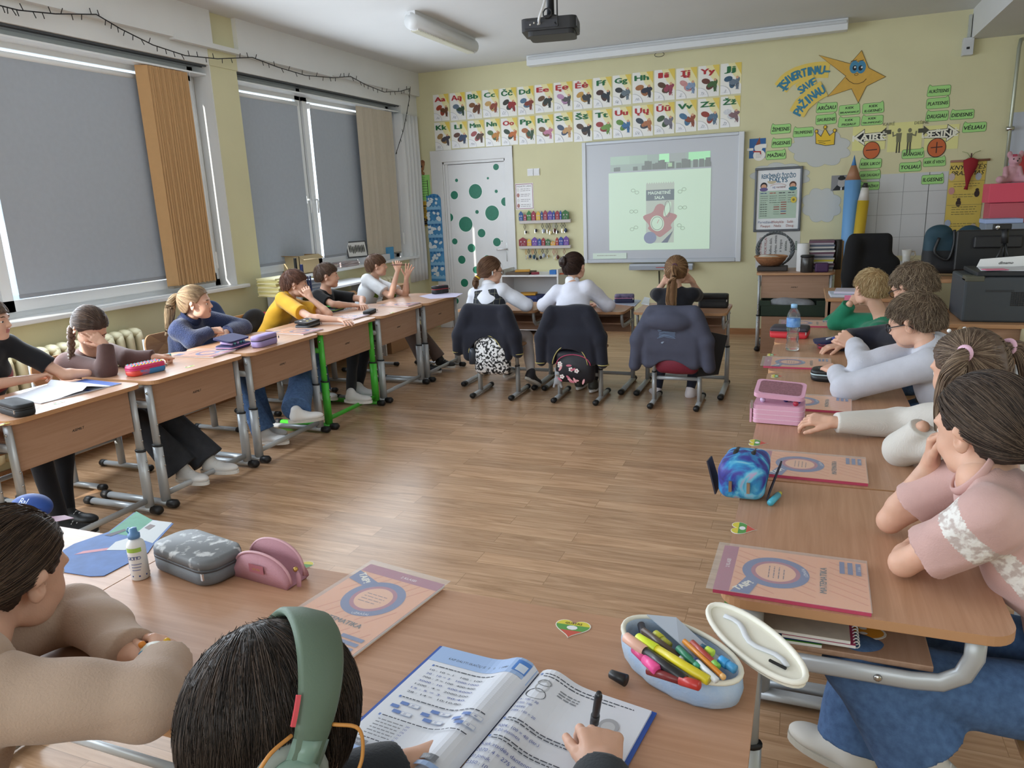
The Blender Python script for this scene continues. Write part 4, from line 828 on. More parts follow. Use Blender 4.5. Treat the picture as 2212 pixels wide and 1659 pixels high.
# ================================================================== chairs
SEATW=wood('beech_ply','b98a5e','cba077',rough=0.35)
def make_chair():
    t=thing('school_chair','x','chair');zs=0.40
    m=MB();P_=rpoly(-0.185,-0.17,0.185,0.19,0.05,6);m.prism(P_,zs-0.012,zs,SEATW);m.build('seat',t,bevel=0.004)
    m=MB();vs=[];n=10
    pts=rpoly(-0.18,0.585,0.18,0.745,0.06,6);fr=[]
    for x,z in pts:yb=-0.215+0.028*(abs(x)/0.18)**2;fr.append((x,yb,z))
    K=len(pts);m.add([(x,y,z) for x,y,z in fr]+[(x,y-0.011,z) for x,y,z in fr]+[(0,-0.215,0.665),(0,-0.226,0.665)],[(i,(i+1) % K,2*K) for i in range(K)]+[((i+1) % K+K,i+K,2*K+1) for i in range(K)]+[(i+K,(i+1) % K+K,(i+1) % K,i) for i in range(K)],SEATW);m.build('backrest',t)
    for s in (-1,1):
        x=s*0.165;m=MB();m.tube([(x,-0.03,0.37),(x,-0.03,0.22)],0.013,GREY,12,r2=0.022,up=(0,1,0));m.tube([(x,-0.03,0.245),(x,-0.03,0.03)],0.017,GREY,12,r2=0.028,up=(0,1,0));m.tube([(x,-0.03,0.25),(x,-0.03,0.243)],0.0185,BLACK,12,r2=0.0295,up=(0,1,0))
        m.tube([(x,0.13,0.375),(x,-0.17,0.375),(x,-0.20,0.40),(x,-0.212,0.45),(x*0.95,-0.22,0.72)],0.011,GREY,10,r2=0.014,up=(1,0,0));m.build('leg',t)
        m=MB();m.tube([(x,-0.19,0.024),(x,0.19,0.024)],0.019,GREY,12,r2=0.015,up=(0,0,1));ft=m.build('foot',t)
        for e in (-1,1):m=MB();m.tube([(x,e*0.17,0.023),(x,e*0.205,0.023),(x,e*0.216,0.02)],[0.0225,0.0225,0.015],BLACK,12,r2=[0.019,0.021,0.012],up=(0,0,1));m.build('foot_cap',ft)
    m=MB();m.tube([(-0.16,-0.03,0.20),(0.16,-0.03,0.20)],0.009,GREY,8,r2=0.014,up=(0,0,1));m.build('crossbar',t)
    return t
c0=make_chair();first=[c0]
def chair(x,y,rz,label):
    o=first.pop() if first else copy_tree(c0)
    return put(o,x,y,rz,label,'beech and grey tube school chairs')
for y,lb in ((2.36,'chair of the boy in the black shirt at the far left edge'),(3.00,'chair behind the girl in brown with the braid'),(3.80,'chair behind the girl in the navy fleece'),(4.55,'chair under the boy in the yellow T-shirt'),(5.30,'chair under the boy in the black T-shirt'),(6.02,'chair under the boy in the white T-shirt')):
    chair(-3.86,y,-PI/2,lb)
for x,lb in ((-2.25,'chair with a navy cardigan and black and white backpack'),(-1.57,'chair with a navy cardigan and floral backpack'),(-0.83,'chair with a grey hooded jacket and dark red backpack')):chair(x,5.40,0,lb)
for x,y,lb in ((0.62,4.50,'chair of the blond boy in green'),(0.68,3.92,'chair of the boy in the dark sweater'),(0.64,3.18,'chair of the boy in the pale grey sweater'),(0.68,2.38,'chair of the girl with two pigtails'),(0.64,1.66,'chair of the girl in the pink T-shirt')):chair(x,y,PI/2,lb)
chair(-1.30,0.42,0,'chair of the girl in the beige hoodie');chair(-0.45,0.28,0,'chair of the child with green headphones')

# ================================================================== radiators
RAD=mat('dfd9b8',0.45,var=0.06,vscale=12)
def radiator(y0,n,label):
    t=thing('radiator',label,'radiator',(LX+0.09,y0+n*0.04,0.12));L0=t.location
    for k in range(n):
        y=y0+k*0.078;m=MB()
        for sx in (-0.035,0.045):m.tube([(LX+0.09+sx,y,0.16),(LX+0.09+sx,y,0.20),(LX+0.09+sx,y,0.70),(LX+0.09+sx,y,0.74)],[0.02,0.026,0.026,0.02],RAD,10,r2=[0.026,0.031,0.031,0.026],up=(1,0,0))
        m.sphere((LX+0.095,y,0.735),0.039,RAD,12,(1.7,1.0,0.9));m.sphere((LX+0.095,y,0.17),0.038,RAD,12,(1.7,1.0,0.9));m.build('section',t,L0)
    m=MB();m.tube([(LX+0.09,y0-0.05,0.17),(LX+0.09,y0+n*0.078,0.17)],0.02,RAD,8);m.tube([(LX+0.09,y0,0.17),(LX+0.09,y0,0.0)],0.012,RAD,8);m.tube([(LX+0.09,y0+(n-1)*0.078,0.17),(LX+0.09,y0+(n-1)*0.078,0.0)],0.012,RAD,8);m.build('pipe',t,L0)
radiator(2.55,17,'cream cast iron radiator under the near window, behind the girl in brown')
radiator(6.75,8,'cream cast iron radiator under the far window, behind the boy in white')
# ================================================================== smooth solid modelling with distance fields
F32=np.float32
def _dot(a,b):return np.einsum('ij,ij->i',a,b)
def A3(*v):return np.array(v[0] if len(v)==1 else v,dtype=F32)
def unit(v):v=np.array(v,dtype=np.float64);return v/max(1e-9,np.linalg.norm(v))
class Sdf:
    """list of primitives joined smoothly in order"""
    def __init__(s):s.p=[];s.noise=None;s.lo=np.full(3,1e9);s.hi=np.full(3,-1e9)
    def _bb(s,c,r):c=np.array(c);s.lo=np.minimum(s.lo,c-r);s.hi=np.maximum(s.hi,c+r)
    def cap(s,a,b,ra,rb=None,k=0.01,op='+',cut=None,flat=None):
        rb=ra if rb is None else rb
        s.p.append(('c',A3(a),A3(b),ra,rb,k,op,cut,flat))
        if op=='+':s._bb(a,max(ra,rb)+0.01);s._bb(b,max(ra,rb)+0.01)
        return s
    def chain(s,pts,rs,k=0.01,op='+',flat=None):
        for i in range(len(pts)-1):s.cap(pts[i],pts[i+1],rs[i],rs[i+1],k,op,None,flat)
        return s
    def ell(s,c,r,R=None,k=0.01,op='+'):
        R=np.eye(3) if R is None else np.array(R)      # rows = local axes in the world
        s.p.append(('e',A3(c),A3(r),R.astype(F32),k,op))
        if op=='+':s._bb(c,max(r)+0.01)
        return s
    def box(s,c,h,R=None,rad=0.01,k=0.01,op='+'):
        R=np.eye(3) if R is None else np.array(R)
        s.p.append(('b',A3(c),A3(h),R.astype(F32),rad,k,op))
        if op=='+':s._bb(c,float(np.linalg.norm(h))+rad)
        return s
    def plane(s,c,n,k=0.003):
        """keep only the side the normal points away from"""
        s.p.append(('p',A3(c),A3(unit(n)),k,'&'));return s
    def __call__(s,X):
        d=None
        for q in s.p:
            if q[0]=='c':
                _,a,b,ra,rb,k,op,cut,flat=q;ba=b-a;pa=X-a;L=max(1e-9,float(ba @ ba))
                t=np.clip((pa @ ba)/L,0,1);w=pa-t[:,None]*ba
                if flat is not None:
                    n_,f_=flat;c_=w @ A3(n_);w=w+np.outer(c_*(f_-1),A3(n_));e=np.sqrt(_dot(w,w))-(ra+(rb-ra)*t)
                else:e=np.sqrt(_dot(w,w))-(ra+(rb-ra)*t)
                if cut is not None:e=np.maximum(e,(X-A3(cut[0])) @ A3(unit(cut[1])))
            elif q[0]=='e':
                _,c,r,R,k,op=q;l=(X-c) @ R.T;k0=np.sqrt((l*l/(r*r)).sum(1));k1=np.sqrt((l*l/(r**4)).sum(1));e=k0*(k0-1)/np.maximum(k1,1e-6)
            elif q[0]=='b':
                _,c,h,R,rad,k,op=q;l=np.abs((X-c) @ R.T)-h+rad;e=np.sqrt((np.maximum(l,0)**2).sum(1))+np.minimum(l.max(1),0)-rad
            else:
                _,c,n,k,op=q;e=(X-c) @ n
            if d is None:d=e;continue
            if op=='+':h=np.maximum(k-np.abs(d-e),0)/k;d=np.minimum(d,e)-h*h*k/4
            elif op=='-':e=-e;h=np.maximum(k-np.abs(d-e),0)/k;d=np.maximum(d,e)+h*h*k/4
            else:h=np.maximum(k-np.abs(d-e),0)/k;d=np.maximum(d,e)+h*h*k/4
        if s.noise is not None:d=d+s.noise(X)
        return d
def folds(amp=0.004,f=22.0,seed=1,dirv=(0.3,0.2,1.0)):
    r=np.random.default_rng(seed);ph=r.uniform(0,6.28,12);D=unit(dirv)
    U=np.array([unit(r.normal(size=3)) for _ in range(3)])
    def fn(X):
        w=0.6*np.sin(X @ (U[0]*f*0.55)+ph[0])+0.5*np.sin(X @ (U[1]*f*0.8)+ph[1])
        a=np.sin(X @ (D*f)+2.0*w+ph[2]);b=np.sin(X @ (U[2]*f*1.7)+1.5*w+ph[3])
        return (amp*(0.6*np.abs(a)**0.7*np.sign(a)+0.35*b)).astype(F32)
    return fn
def grid_mesh(f,h,lo=None,hi=None):
    """surface nets over a sparse evaluation of the field"""
    lo=np.array(f.lo if lo is None else lo)-2*h;hi=np.array(f.hi if hi is None else hi)+2*h;B=8
    nb=np.ceil((hi-lo)/(h*B)).astype(int);n=nb*B+1
    bi=np.stack(np.meshgrid(*[np.arange(k) for k in nb],indexing='ij'),-1).reshape(-1,3)
    cen=(lo+(bi*B+B/2)*h).astype(F32);dc=np.concatenate([f(cen[i:i+200000]) for i in range(0,len(cen),200000)])
    V=np.empty(tuple(n),F32);V[:]=1.0
    rad=h*B*0.9+0.012
    big=dc.reshape(nb)
    # fill far blocks with their sign
    V[:-1,:-1,:-1]=np.repeat(np.repeat(np.repeat(big,B,0),B,1),B,2)
    keep=bi[np.abs(dc)<rad]
    if len(keep)==0:return np.zeros((0,3)),np.zeros((0,4),int)
    off=np.stack(np.meshgrid(*[np.arange(B+1)]*3,indexing='ij'),-1).reshape(-1,3)
    for i in range(0,len(keep),400):
        kk=keep[i:i+400];idx=(kk[:,None,:]*B+off[None]).reshape(-1,3);v=f((lo+idx*h).astype(F32))
        V[idx[:,0],idx[:,1],idx[:,2]]=v
    S=V<0
    c=S[:-1,:-1,:-1].astype(np.int8)
    for dx in (0,1):
        for dy in (0,1):
            for dz in (0,1):
                if dx+dy+dz:c=c+S[dx:S.shape[0]-1+dx,dy:S.shape[1]-1+dy,dz:S.shape[2]-1+dz]
    act=(c>0) & (c<8);I=np.argwhere(act)
    if len(I)==0:return np.zeros((0,3)),np.zeros((0,4),int)
    num=-np.ones(act.shape,np.int32);num[act]=np.arange(len(I))
    acc=np.zeros((len(I),3));cnt=np.zeros(len(I))
    cor=[(0,0,0),(1,0,0),(0,1,0),(1,1,0),(0,0,1),(1,0,1),(0,1,1),(1,1,1)]
    vals=[V[I[:,0]+a,I[:,1]+b,I[:,2]+d_] for a,b,d_ in cor]
    for i,j in ((0,1),(2,3),(4,5),(6,7),(0,2),(1,3),(4,6),(5,7),(0,4),(1,5),(2,6),(3,7)):
        a,b=vals[i],vals[j];m=(a<0) != (b<0);t=np.where(m,a/np.where(m,a-b,1),0);p=np.array(cor[i])+t[:,None]*(np.array(cor[j])-np.array(cor[i]));acc[m]+=p[m];cnt[m]+=1
    vert=lo+(I+acc/cnt[:,None])*h
    F=[]
    for ax in range(3):
        s0=[slice(None)]*3;s1=[slice(None)]*3;s0[ax]=slice(0,-1);s1[ax]=slice(1,None)
        a,b=S[tuple(s0)],S[tuple(s1)];E=np.argwhere(a != b);u,v=[(1,2),(2,0),(0,1)][ax]
        ok=(E[:,u]>0) & (E[:,v]>0) & (E[:,u]<act.shape[u]) & (E[:,v]<act.shape[v]);E=E[ok]
        if len(E)==0:continue
        sg=a[E[:,0],E[:,1],E[:,2]]
        def cell(du,dv):
            q=E.copy();q[:,u] -= du;q[:,v] -= dv;return num[q[:,0],q[:,1],q[:,2]]
        q=np.stack([cell(0,0),cell(1,0),cell(1,1),cell(0,1)],1);q[~sg]=q[~sg][:,::-1];F.append(q)
    F=np.concatenate(F);F=F[(F>=0).all(1)]
    return vert,F
def grad(f,X,e=0.0015):
    X=X.astype(F32);g=np.stack([f(X+A3(e,0,0))-f(X-A3(e,0,0)),f(X+A3(0,e,0))-f(X-A3(0,e,0)),f(X+A3(0,0,e))-f(X-A3(0,0,e))],1)
    return g/np.maximum(1e-6,np.linalg.norm(g,axis=1))[:,None]
def np_mesh(name,V,F,mats,parent=None,mi=None,origin=None,smooth=True):
    me=bpy.data.meshes.new(name);V=np.asarray(V,float)
    if origin is not None:V=V-np.array(origin)
    F=np.asarray(F);me.vertices.add(len(V));me.vertices.foreach_set('co',V.astype(F32).ravel());k=F.shape[1]
    me.loops.add(len(F)*k);me.loops.foreach_set('vertex_index',F.astype(np.int32).ravel());me.polygons.add(len(F));me.polygons.foreach_set('loop_start',np.arange(0,len(F)*k,k,dtype=np.int32));me.polygons.foreach_set('loop_total',np.full(len(F),k,np.int32))
    for m_ in mats:me.materials.append(m_)
    if mi is not None:me.polygons.foreach_set('material_index',np.asarray(mi,np.int32))
    me.polygons.foreach_set('use_smooth',np.full(len(F),smooth));me.update(calc_edges=True);me.validate()
    o=bpy.data.objects.new(name,me);COL.objects.link(o)
    if parent:o.parent=parent
    elif origin is not None:o.location=tuple(origin)
    return o
def sdf_obj(name,f,h,mats,parent=None,origin=None,pick=None):
    V,F=grid_mesh(f,h)
    mi=None
    if pick is not None and len(F):mi=pick(V[F].mean(1))
    return np_mesh(name,V,F,mats if isinstance(mats,list) else [mats],parent,mi,origin)
def merge(parts):
    VV,FF,o=[],[],0
    for V,F in parts:
        if len(V)==0:continue
        VV.append(V);FF.append(np.asarray(F)+o);o+=len(V)
    return np.concatenate(VV),np.concatenate(FF)
def strands_mesh(P_,R_,up=None):
    """P_ [n,k,3] polylines -> 3-sided tapering fibres; R_ radius"""
    n,k,_=P_.shape;T=np.gradient(P_,axis=1);T /= np.maximum(1e-9,np.linalg.norm(T,axis=2,keepdims=True))
    a=np.cross(T,np.array([0.3,0.5,0.8]));a /= np.maximum(1e-9,np.linalg.norm(a,axis=2,keepdims=True));b=np.cross(T,a)
    tp=np.linspace(0,1,k);tp=(np.minimum(1,0.5+tp*3)*(1-0.75*np.maximum(0,tp-0.6)/0.4))[None,:,None]*np.asarray(R_).reshape(-1,1,1)
    vs=np.stack([P_+tp*(a*math.cos(q)+b*math.sin(q)) for q in (0,2.094,4.189)],2)      # n,k,3,3
    V=vs.reshape(-1,3);base=(np.arange(n)*k*3)[:,None,None];i=np.arange(k-1)[None,:,None]*3;j=np.arange(3)[None,None,:];j2=(j+1) % 3
    F=np.stack([base+i+j,base+i+j2,base+i+3+j2,base+i+3+j],-1).reshape(-1,4)
    return V,F
# ================================================================== people
def rot_axis(v,ax,a):
    v=np.array(v,float);ax=unit(ax);return v*math.cos(a)+np.cross(ax,v)*math.sin(a)+ax*np.dot(ax,v)*(1-math.cos(a))
def head_frame(face,up=(0,0,1)):
    f=unit(face);s=unit(np.cross(up,f));u=np.cross(f,s);return np.array([f,s,u])     # rows: forward, left, up
class Head:
    def __init__(h,c,face,up=(0,0,1),sc=1.0):
        h.c=np.array(c,float);h.R=head_frame(face,up);h.s=sc
    def w(h,f,s,u):return h.c+h.s*(h.R.T @ np.array([f,s,u],float))
    def l(h,X):return ((X-h.c) @ h.R.T)/h.s
def head_sdf(h,fine=True,closed_eyes=False,neck=None):
    S=Sdf();s=h.s;E=lambda c,r,k=0.012,op='+',R=None:S.ell(h.w(*c),[q*s for q in r],(h.R if R is None else R),k*s,op)
    E((-0.010,0,0.022),(0.089,0.074,0.080))
    E((0.026,0,-0.020),(0.060,0.062,0.078),0.02)
    E((0.036,0,-0.062),(0.042,0.044,0.040),0.02)
    E((0.060,0,-0.088),(0.020,0.020,0.014),0.02)
    for q in (-1,1):
        E((0.052,q*0.032,-0.038),(0.026,0.024,0.026),0.016)
        E((0.070,q*0.026,0.012),(0.014,0.024,0.008),0.014)
        E((0.020,q*0.048,-0.068),(0.028,0.012,0.018),0.02)
    if fine:
        for q in (-1,1):E((0.092,q*0.030,-0.008),(0.014,0.017,0.0105),0.010,'-')
    S.cap(h.w(0.080,0,0.0),h.w(0.094,0,-0.030),0.0065*s,0.0095*s,0.010*s)
    for q in (-1,1):E((0.088,q*0.010,-0.034),(0.009,0.007,0.006),0.005)
    E((0.080,0,-0.053),(0.010,0.018,0.0055),0.006);E((0.078,0,-0.062),(0.0095,0.015,0.006),0.005)
    E((0.0905,0,-0.0572),(0.006,0.017,0.0012),0.003,'-')
    # ears
    for q in (-1,1):
        ax=unit(h.R[1]*q*0.8-h.R[0]*0.5+h.R[2]*0.1);fw=unit(np.cross(h.R[2],ax));R_=np.array([fw,ax,np.cross(fw,ax)])
        S.ell(h.w(-0.004,q*0.078,-0.014),[0.015*s,0.0065*s,0.027*s],R_,0.008*s);S.ell(h.w(-0.008,q*0.083,0.002),[0.016*s,0.006*s,0.016*s],R_,0.006*s)
        S.ell(h.w(0.001,q*0.0855,-0.010),[0.008*s,0.005*s,0.014*s],R_,0.005*s,'-')
    if neck is not None:S.cap(h.w(-0.018,0,-0.055),neck,0.037*s,0.039*s,0.02*s)
    return S
SKULL=lambda h,g:(Sdf().ell(h.w(-0.010,0,0.022),[(0.089+g)*h.s,(0.074+g)*h.s,(0.080+g)*h.s],h.R).ell(h.w(-0.025,0,-0.02),[(0.068+g)*h.s,(0.064+g)*h.s,(0.070+g)*h.s],h.R,0.03*h.s).ell(h.w(0.026,0,-0.020),[(0.058+g)*h.s,(0.061+g)*h.s,(0.076+g)*h.s],h.R,0.02*h.s))
def hair_mask(style):
    """height of the hairline (head-local u) as a function of forward coordinate f"""
    if style=='boy':return [(-0.12,-0.058),(-0.05,-0.050),(-0.028,-0.030),(-0.018,0.014),(0.010,0.016),(0.018,-0.006),(0.030,0.0),(0.045,0.020),(0.070,0.030),(0.12,0.034)]
    if style=='fringe':return [(-0.12,-0.068),(-0.05,-0.060),(-0.028,-0.030),(-0.018,0.010),(0.010,0.012),(0.020,-0.008),(0.034,-0.004),(0.050,0.012),(0.075,0.016),(0.12,0.018)]
    if style=='long':return [(-0.12,-0.09),(-0.03,-0.085),(-0.018,-0.02),(0.0,0.010),(0.02,0.004),(0.036,0.008),(0.052,0.038),(0.07,0.056),(0.12,0.06)]
    return [(-0.12,-0.064),(-0.05,-0.058),(-0.030,-0.035),(-0.018,0.008),(0.006,0.012),(0.022,0.0),(0.034,0.012),(0.050,0.040),(0.066,0.056),(0.12,0.060)]
def hair_mat(col,hi):
    key=('hair',col,hi)
    if key in MATS:return MATS[key]
    out=[]
    for k,t in enumerate((0.0,0.45,1.0)):
        c=tuple(a*(1-t)+b*t for a,b in zip(lin(col),lin(hi)));m=bpy.data.materials.new('hair_%s_%d' % (col,k));m.use_nodes=True;p=m.node_tree.nodes['Principled BSDF']
        p.inputs['Base Color'].default_value=(*c,1);p.inputs['Roughness'].default_value=0.45;p.inputs['Specular IOR Level'].default_value=0.3
        out.append(m)
    MATS[key]=out
    return out
def make_hair(h,parent,origin,style,col,hi,n=1200,thick=0.010,res=0.005,rad=0.0008,tie=None,lift=0.006,length=0.055,tail=None,crown=(-0.055,0.0,0.075),seed=1,tails=None,part=None,name='hair',k=9,mess=0.25,sweep=None):
    mats=hair_mat(col,hi);s=h.s;rng=np.random.default_rng(seed);T=hair_mask(style);fx=np.array([t[0] for t in T]);ux=np.array([t[1] for t in T])
    base=SKULL(h,thick)
    class M_(Sdf):pass
    def field(X):
        d=base(X);L=h.l(X);um=np.interp(L[:,0],fx,ux);lump=0.0015*np.sin(L[:,1]*180+L[:,0]*60)*s+0.001*np.sin(L[:,0]*230+L[:,2]*140)*s
        return np.maximum(d+lump,((um-L[:,2])*0.75)*s).astype(F32)
    f=Sdf();f.lo,f.hi=base.lo.copy(),base.hi.copy()
    class FF:
        lo=base.lo;hi=base.hi
        def __call__(q,X):return field(X)
    V,F=grid_mesh(FF(),res);parts=[(V,F)];mi=[np.zeros(len(F),int)]
    # surface-following strands
    if n:
        vid=rng.integers(0,len(V),n*2);X=V[vid];L=h.l(X);um=np.interp(L[:,0],fx,ux);dd=base(X.astype(F32));ok=(np.abs(dd)<0.004) & (L[:,2]>um+0.010);X=X[ok][:n];L=h.l(X);um=np.interp(L[:,0],fx,ux);n_=len(X)
        cr=h.w(*crown);Pn=np.zeros((n_,k,3));ln=length*s*rng.uniform(0.6,1.3,n_)*(1 if tie is not None else np.clip((L[:,2]-um)/0.075,0.18,1));jit=rng.normal(0,mess,(n_,3));X=X+rng.normal(0,0.002,X.shape)
        lf=rng.uniform(0.0,1.0,n_)*lift*s
        for i in range(k):
            Pn[:,i]=X;g=grad(base,X)
            if tie is not None:
                Lq=h.l(X)
                if len(tie)==2:tg=np.where(Lq[:,1:2]>0,h.w(*tie[0])[None],h.w(*tie[1])[None])
                else:tg=h.w(*tie[0])[None]
                D=tg-X;dist=np.linalg.norm(D,axis=1,keepdims=True);D=D/np.maximum(1e-6,dist)+jit*0.12
            elif sweep is not None:
                D=h.R.T @ np.array(sweep,float);D=D[None]+0.6*(X-cr)/np.maximum(1e-6,np.linalg.norm(X-cr,axis=1,keepdims=True))+jit
            else:
                D=X-cr;dist=np.linalg.norm(D,axis=1,keepdims=True);D=D/np.maximum(1e-6,dist);D=D-0.25*h.R[2][None]+jit
                if part is not None:D=D+np.sign(h.l(X)[:,1:2]-part)*h.R[1][None]*0.8
            D=D-g*_dot(D,g)[:,None];D /= np.maximum(1e-6,np.linalg.norm(D,axis=1,keepdims=True));st=ln/(k-1)
            if tie is not None:st=np.minimum(st,dist[:,0]*0.6)
            X=X+D*st[:,None];g=grad(base,X);d=base(X.astype(F32));X=X-g*(d-0.0006-lf*(math.sin(PI*(i+1)/k) if tie is not None else ((i+1)/k)**1.5))[:,None]
        v2,f2=strands_mesh(Pn,rad*s*rng.uniform(0.6,1.3,n_));parts.append((v2,f2));mi.append(np.repeat(rng.choice([0,0,1,1,2],n_),(k-1)*3))
    ob_V,ob_F=merge(parts);o=np_mesh(name,ob_V,ob_F,mats,parent,np.concatenate(mi),origin)
    for tl in (tails or ([tail] if tail else [])):
        pts=np.array([h.w(*p) if len(p)==3 else np.array(p[1:],float) for p in tl['pts']]);rs=tl['r'];nn=tl.get('n',260);m_=24
        tt=np.linspace(0,len(pts)-1,m_);ctr=np.stack([np.interp(tt,range(len(pts)),pts[:,i]) for i in range(3)],1);rr=np.interp(tt,range(len(pts)),rs)
        for _ in range(2):ctr[1:-1]=(ctr[:-2]+2*ctr[1:-1]+ctr[2:])/4
        Tn=np.gradient(ctr,axis=0);Tn /= np.linalg.norm(Tn,axis=1,keepdims=True);a=np.cross(Tn,[0.2,0.3,0.9]);a /= np.linalg.norm(a,axis=1,keepdims=True);b=np.cross(Tn,a);fl=tl.get('flat',1.0)
        if tl.get('braid'):
            core=[]
            for q in range(3):
                ph=q*2.094+np.linspace(0,tl['braid']*2*PI,m_*3);ti=np.linspace(0,m_-1,m_*3);c_=np.stack([np.interp(ti,range(m_),ctr[:,i]) for i in range(3)],1);aa=np.stack([np.interp(ti,range(m_),a[:,i]) for i in range(3)],1);bb=np.stack([np.interp(ti,range(m_),b[:,i]) for i in range(3)],1);r3=np.interp(ti,range(m_),rr)[:,None]
                core.append(c_+aa*np.sin(ph)[:,None]*r3*0.6+bb*np.sin(2*ph)[:,None]*r3*0.35)
            mb=MB()
            for c_ in core:mb.tube([tuple(p) for p in c_],[float(q) for q in np.interp(np.linspace(0,m_-1,m_*3),range(m_),rr)*0.55],mats[1],8)
            mb.build('braid',o,origin)
            continue
        core=Sdf().chain([tuple(p) for p in ctr[::3]],[float(q)*0.72 for q in rr[::3]],0.006);Vc,Fc=grid_mesh(core,max(res,0.004))
        th=rng.uniform(0,2*PI,nn);ra=np.sqrt(rng.uniform(0.35,1.15,nn));e0=rng.uniform(0.85,1.0,nn);Pn=np.zeros((nn,m_,3));wv=rng.uniform(0,6,nn)
        for i in range(m_):
            q=rr[i]*(ra+0.10*np.sin(i*0.5+wv));Pn[:,i]=ctr[i]+a[i]*(np.cos(th+0.02*i)*q)[:,None]+b[i]*(np.sin(th+0.02*i)*q*fl)[:,None]
        v2,f2=strands_mesh(Pn,max(rad*1.3*s,rr.max()*0.05)*rng.uniform(0.7,1.3,nn));vv,ff=merge([(Vc,Fc),(v2,f2)])
        np_mesh('ponytail',vv,ff,mats,o,np.concatenate([np.zeros(len(Fc),int),np.repeat(rng.choice([0,1,1,2],nn),(m_-1)*3)]),origin)
    return o
def band(h,at_,d,r,parent,origin,m_,w=0.009,name='hair_band'):
    mb=MB();c=Vector(h.w(*at_));n=Vector(h.R.T @ np.array(d,float)).normalized();u,v=_frame(n);mb.tube([c+u*(r*math.cos(t))+v*(r*math.sin(t)) for t in [2*PI*i/20 for i in range(20)]],w,m_,8,closed=True);return mb.build(name,parent,origin)
def face_parts(h,parent,origin,iris='5a6a72',sk='dcae96'):
    for q in (-1,1):
        m=MB();c=h.w(0.0685,q*0.0295,-0.009);r=0.0122*h.s;K=20;J=16;vs=[];fw,lf,up=h.R
        for i in range(J+1):
            a=PI*i/J
            for j in range(K):t=2*PI*j/K;vs.append(c+r*(fw*math.cos(a)+lf*math.sin(a)*math.cos(t)+up*math.sin(a)*math.sin(t)))
        mats_=[skin(sk),mat('e6e3df',0.2),mat(iris,0.25),BLACK];o=len(m.v)
        for mt in mats_:m.m(mt)
        for i in range(J):
            for j in range(K):
                cu=(np.array(vs[i*K+j])+vs[(i+1)*K+(j+1) % K])/2-c;u_=float(cu @ up)/r;s_=float(cu @ lf)/r;rad_=math.sin(PI*(i+0.5)/J)
                k=3 if i<2 else (2 if i<4 else 1)
                if u_>0.34-0.25*s_*s_ or u_<-0.36+0.2*s_*s_:k=0
                m.add([vs[i*K+j],vs[(i+1)*K+j],vs[(i+1)*K+(j+1) % K],vs[i*K+(j+1) % K]],[(0,1,2,3)],mats_[k],True)
        m.build('eye',parent,origin)
def skin_pick(h,h_only=True):
    """material index by place on the head: 0 skin, 1 lips, 2 brows, 3 warm ear/cheek"""
    def f(C):
        L=h.l(C);mi=np.zeros(len(C),int)
        lips=(L[:,0]>0.078) & (np.abs(L[:,1])<0.0175) & (L[:,2]<-0.0485) & (L[:,2]>-0.0675);mi[lips]=1
        br=(L[:,0]>0.055) & (np.abs(np.abs(L[:,1])-0.030)<0.016) & (np.abs(L[:,2]-0.0125-0.10*(0.03-np.abs(np.abs(L[:,1])-0.03)))<0.0032);mi[br]=2
        return mi
    return f
def hand_sdf(S,wr,d,nrm,thumb_side,curl=(0.3,0.35,0.4,0.45),spread=0.10,sc=1.0,thumb=(0.6,0.3),k=0.006):
    """wr wrist point, d direction wrist->knuckles, nrm back-of-hand normal, thumb_side +-1 along cross(nrm,d)"""
    d=unit(d);nrm=unit(np.array(nrm,float)-d*np.dot(nrm,d));t=np.cross(nrm,d)*thumb_side;wr=np.array(wr,float);g=sc*0.86
    pl=0.078*g;pw=0.031*g
    for q,r in ((-0.9,0.0095),(-0.35,0.011),(0.25,0.0115),(0.85,0.011)):S.cap(wr+d*0.010*g+t*q*pw*0.55,wr+d*pl*(1-0.06*abs(q-0.2))+t*q*pw,0.0125*g,r*g,0.012*g)
    S.cap(wr-d*0.02*g,wr+d*0.02*g,0.0185*g,0.019*g,0.012*g)
    fl=(0.062,0.072,0.077,0.070)      # little..index
    for i,q in enumerate((-0.95,-0.33,0.30,0.92)):
        b=wr+d*pl*(1-0.05*abs(q-0.2))+t*q*pw;c=curl[3-i] if len(curl)==4 else curl[0];dd=unit(d+t*spread*q);a=0.0;pts=[b];L=fl[i]*g
        for j,fr in enumerate((0.44,0.31,0.25)):
            a+=c*(0.9 if j==0 else 1.25);v=dd*math.cos(a)-nrm*math.sin(a);pts.append(pts[-1]+v*L*fr)
        r0=(0.0070,0.0076,0.0080,0.0078)[i]*g*1.02
        S.chain(pts,[r0*1.08,r0,r0*0.93,r0*0.80],k*0.6*g)
    b=wr+d*0.018*g+t*pw*0.75-nrm*0.006*g;a1,a2=thumb;v1=unit(d*math.cos(a1)+t*math.sin(a1)-nrm*0.25);p1=b+v1*0.036*g;v2=unit(v1*math.cos(a2)+d*math.sin(a2)*0.8-nrm*math.sin(a2)*0.5);p2=p1+v2*0.027*g;p3=p2+unit(v2+d*0.15)*0.021*g
    S.cap(b,p1,0.0125*g,0.0098*g,0.010*g);S.chain([p1,p2,p3],[0.0095*g,0.0088*g,0.0074*g],k*0.7*g)
    return S
def ik(a,b,l1,l2,pole):
    a,b=np.array(a,float),np.array(b,float);v=b-a;L=np.linalg.norm(v);s_=1.0
    if L>(l1+l2)*0.995:s_=L/((l1+l2)*0.995)
    l1,l2=l1*s_,l2*s_;x=(l1*l1-l2*l2+L*L)/(2*L);y=math.sqrt(max(0,l1*l1-x*x));v /= L;p=np.array(pole,float);p=p-v*np.dot(p,v);return a+v*x+unit(p)*y
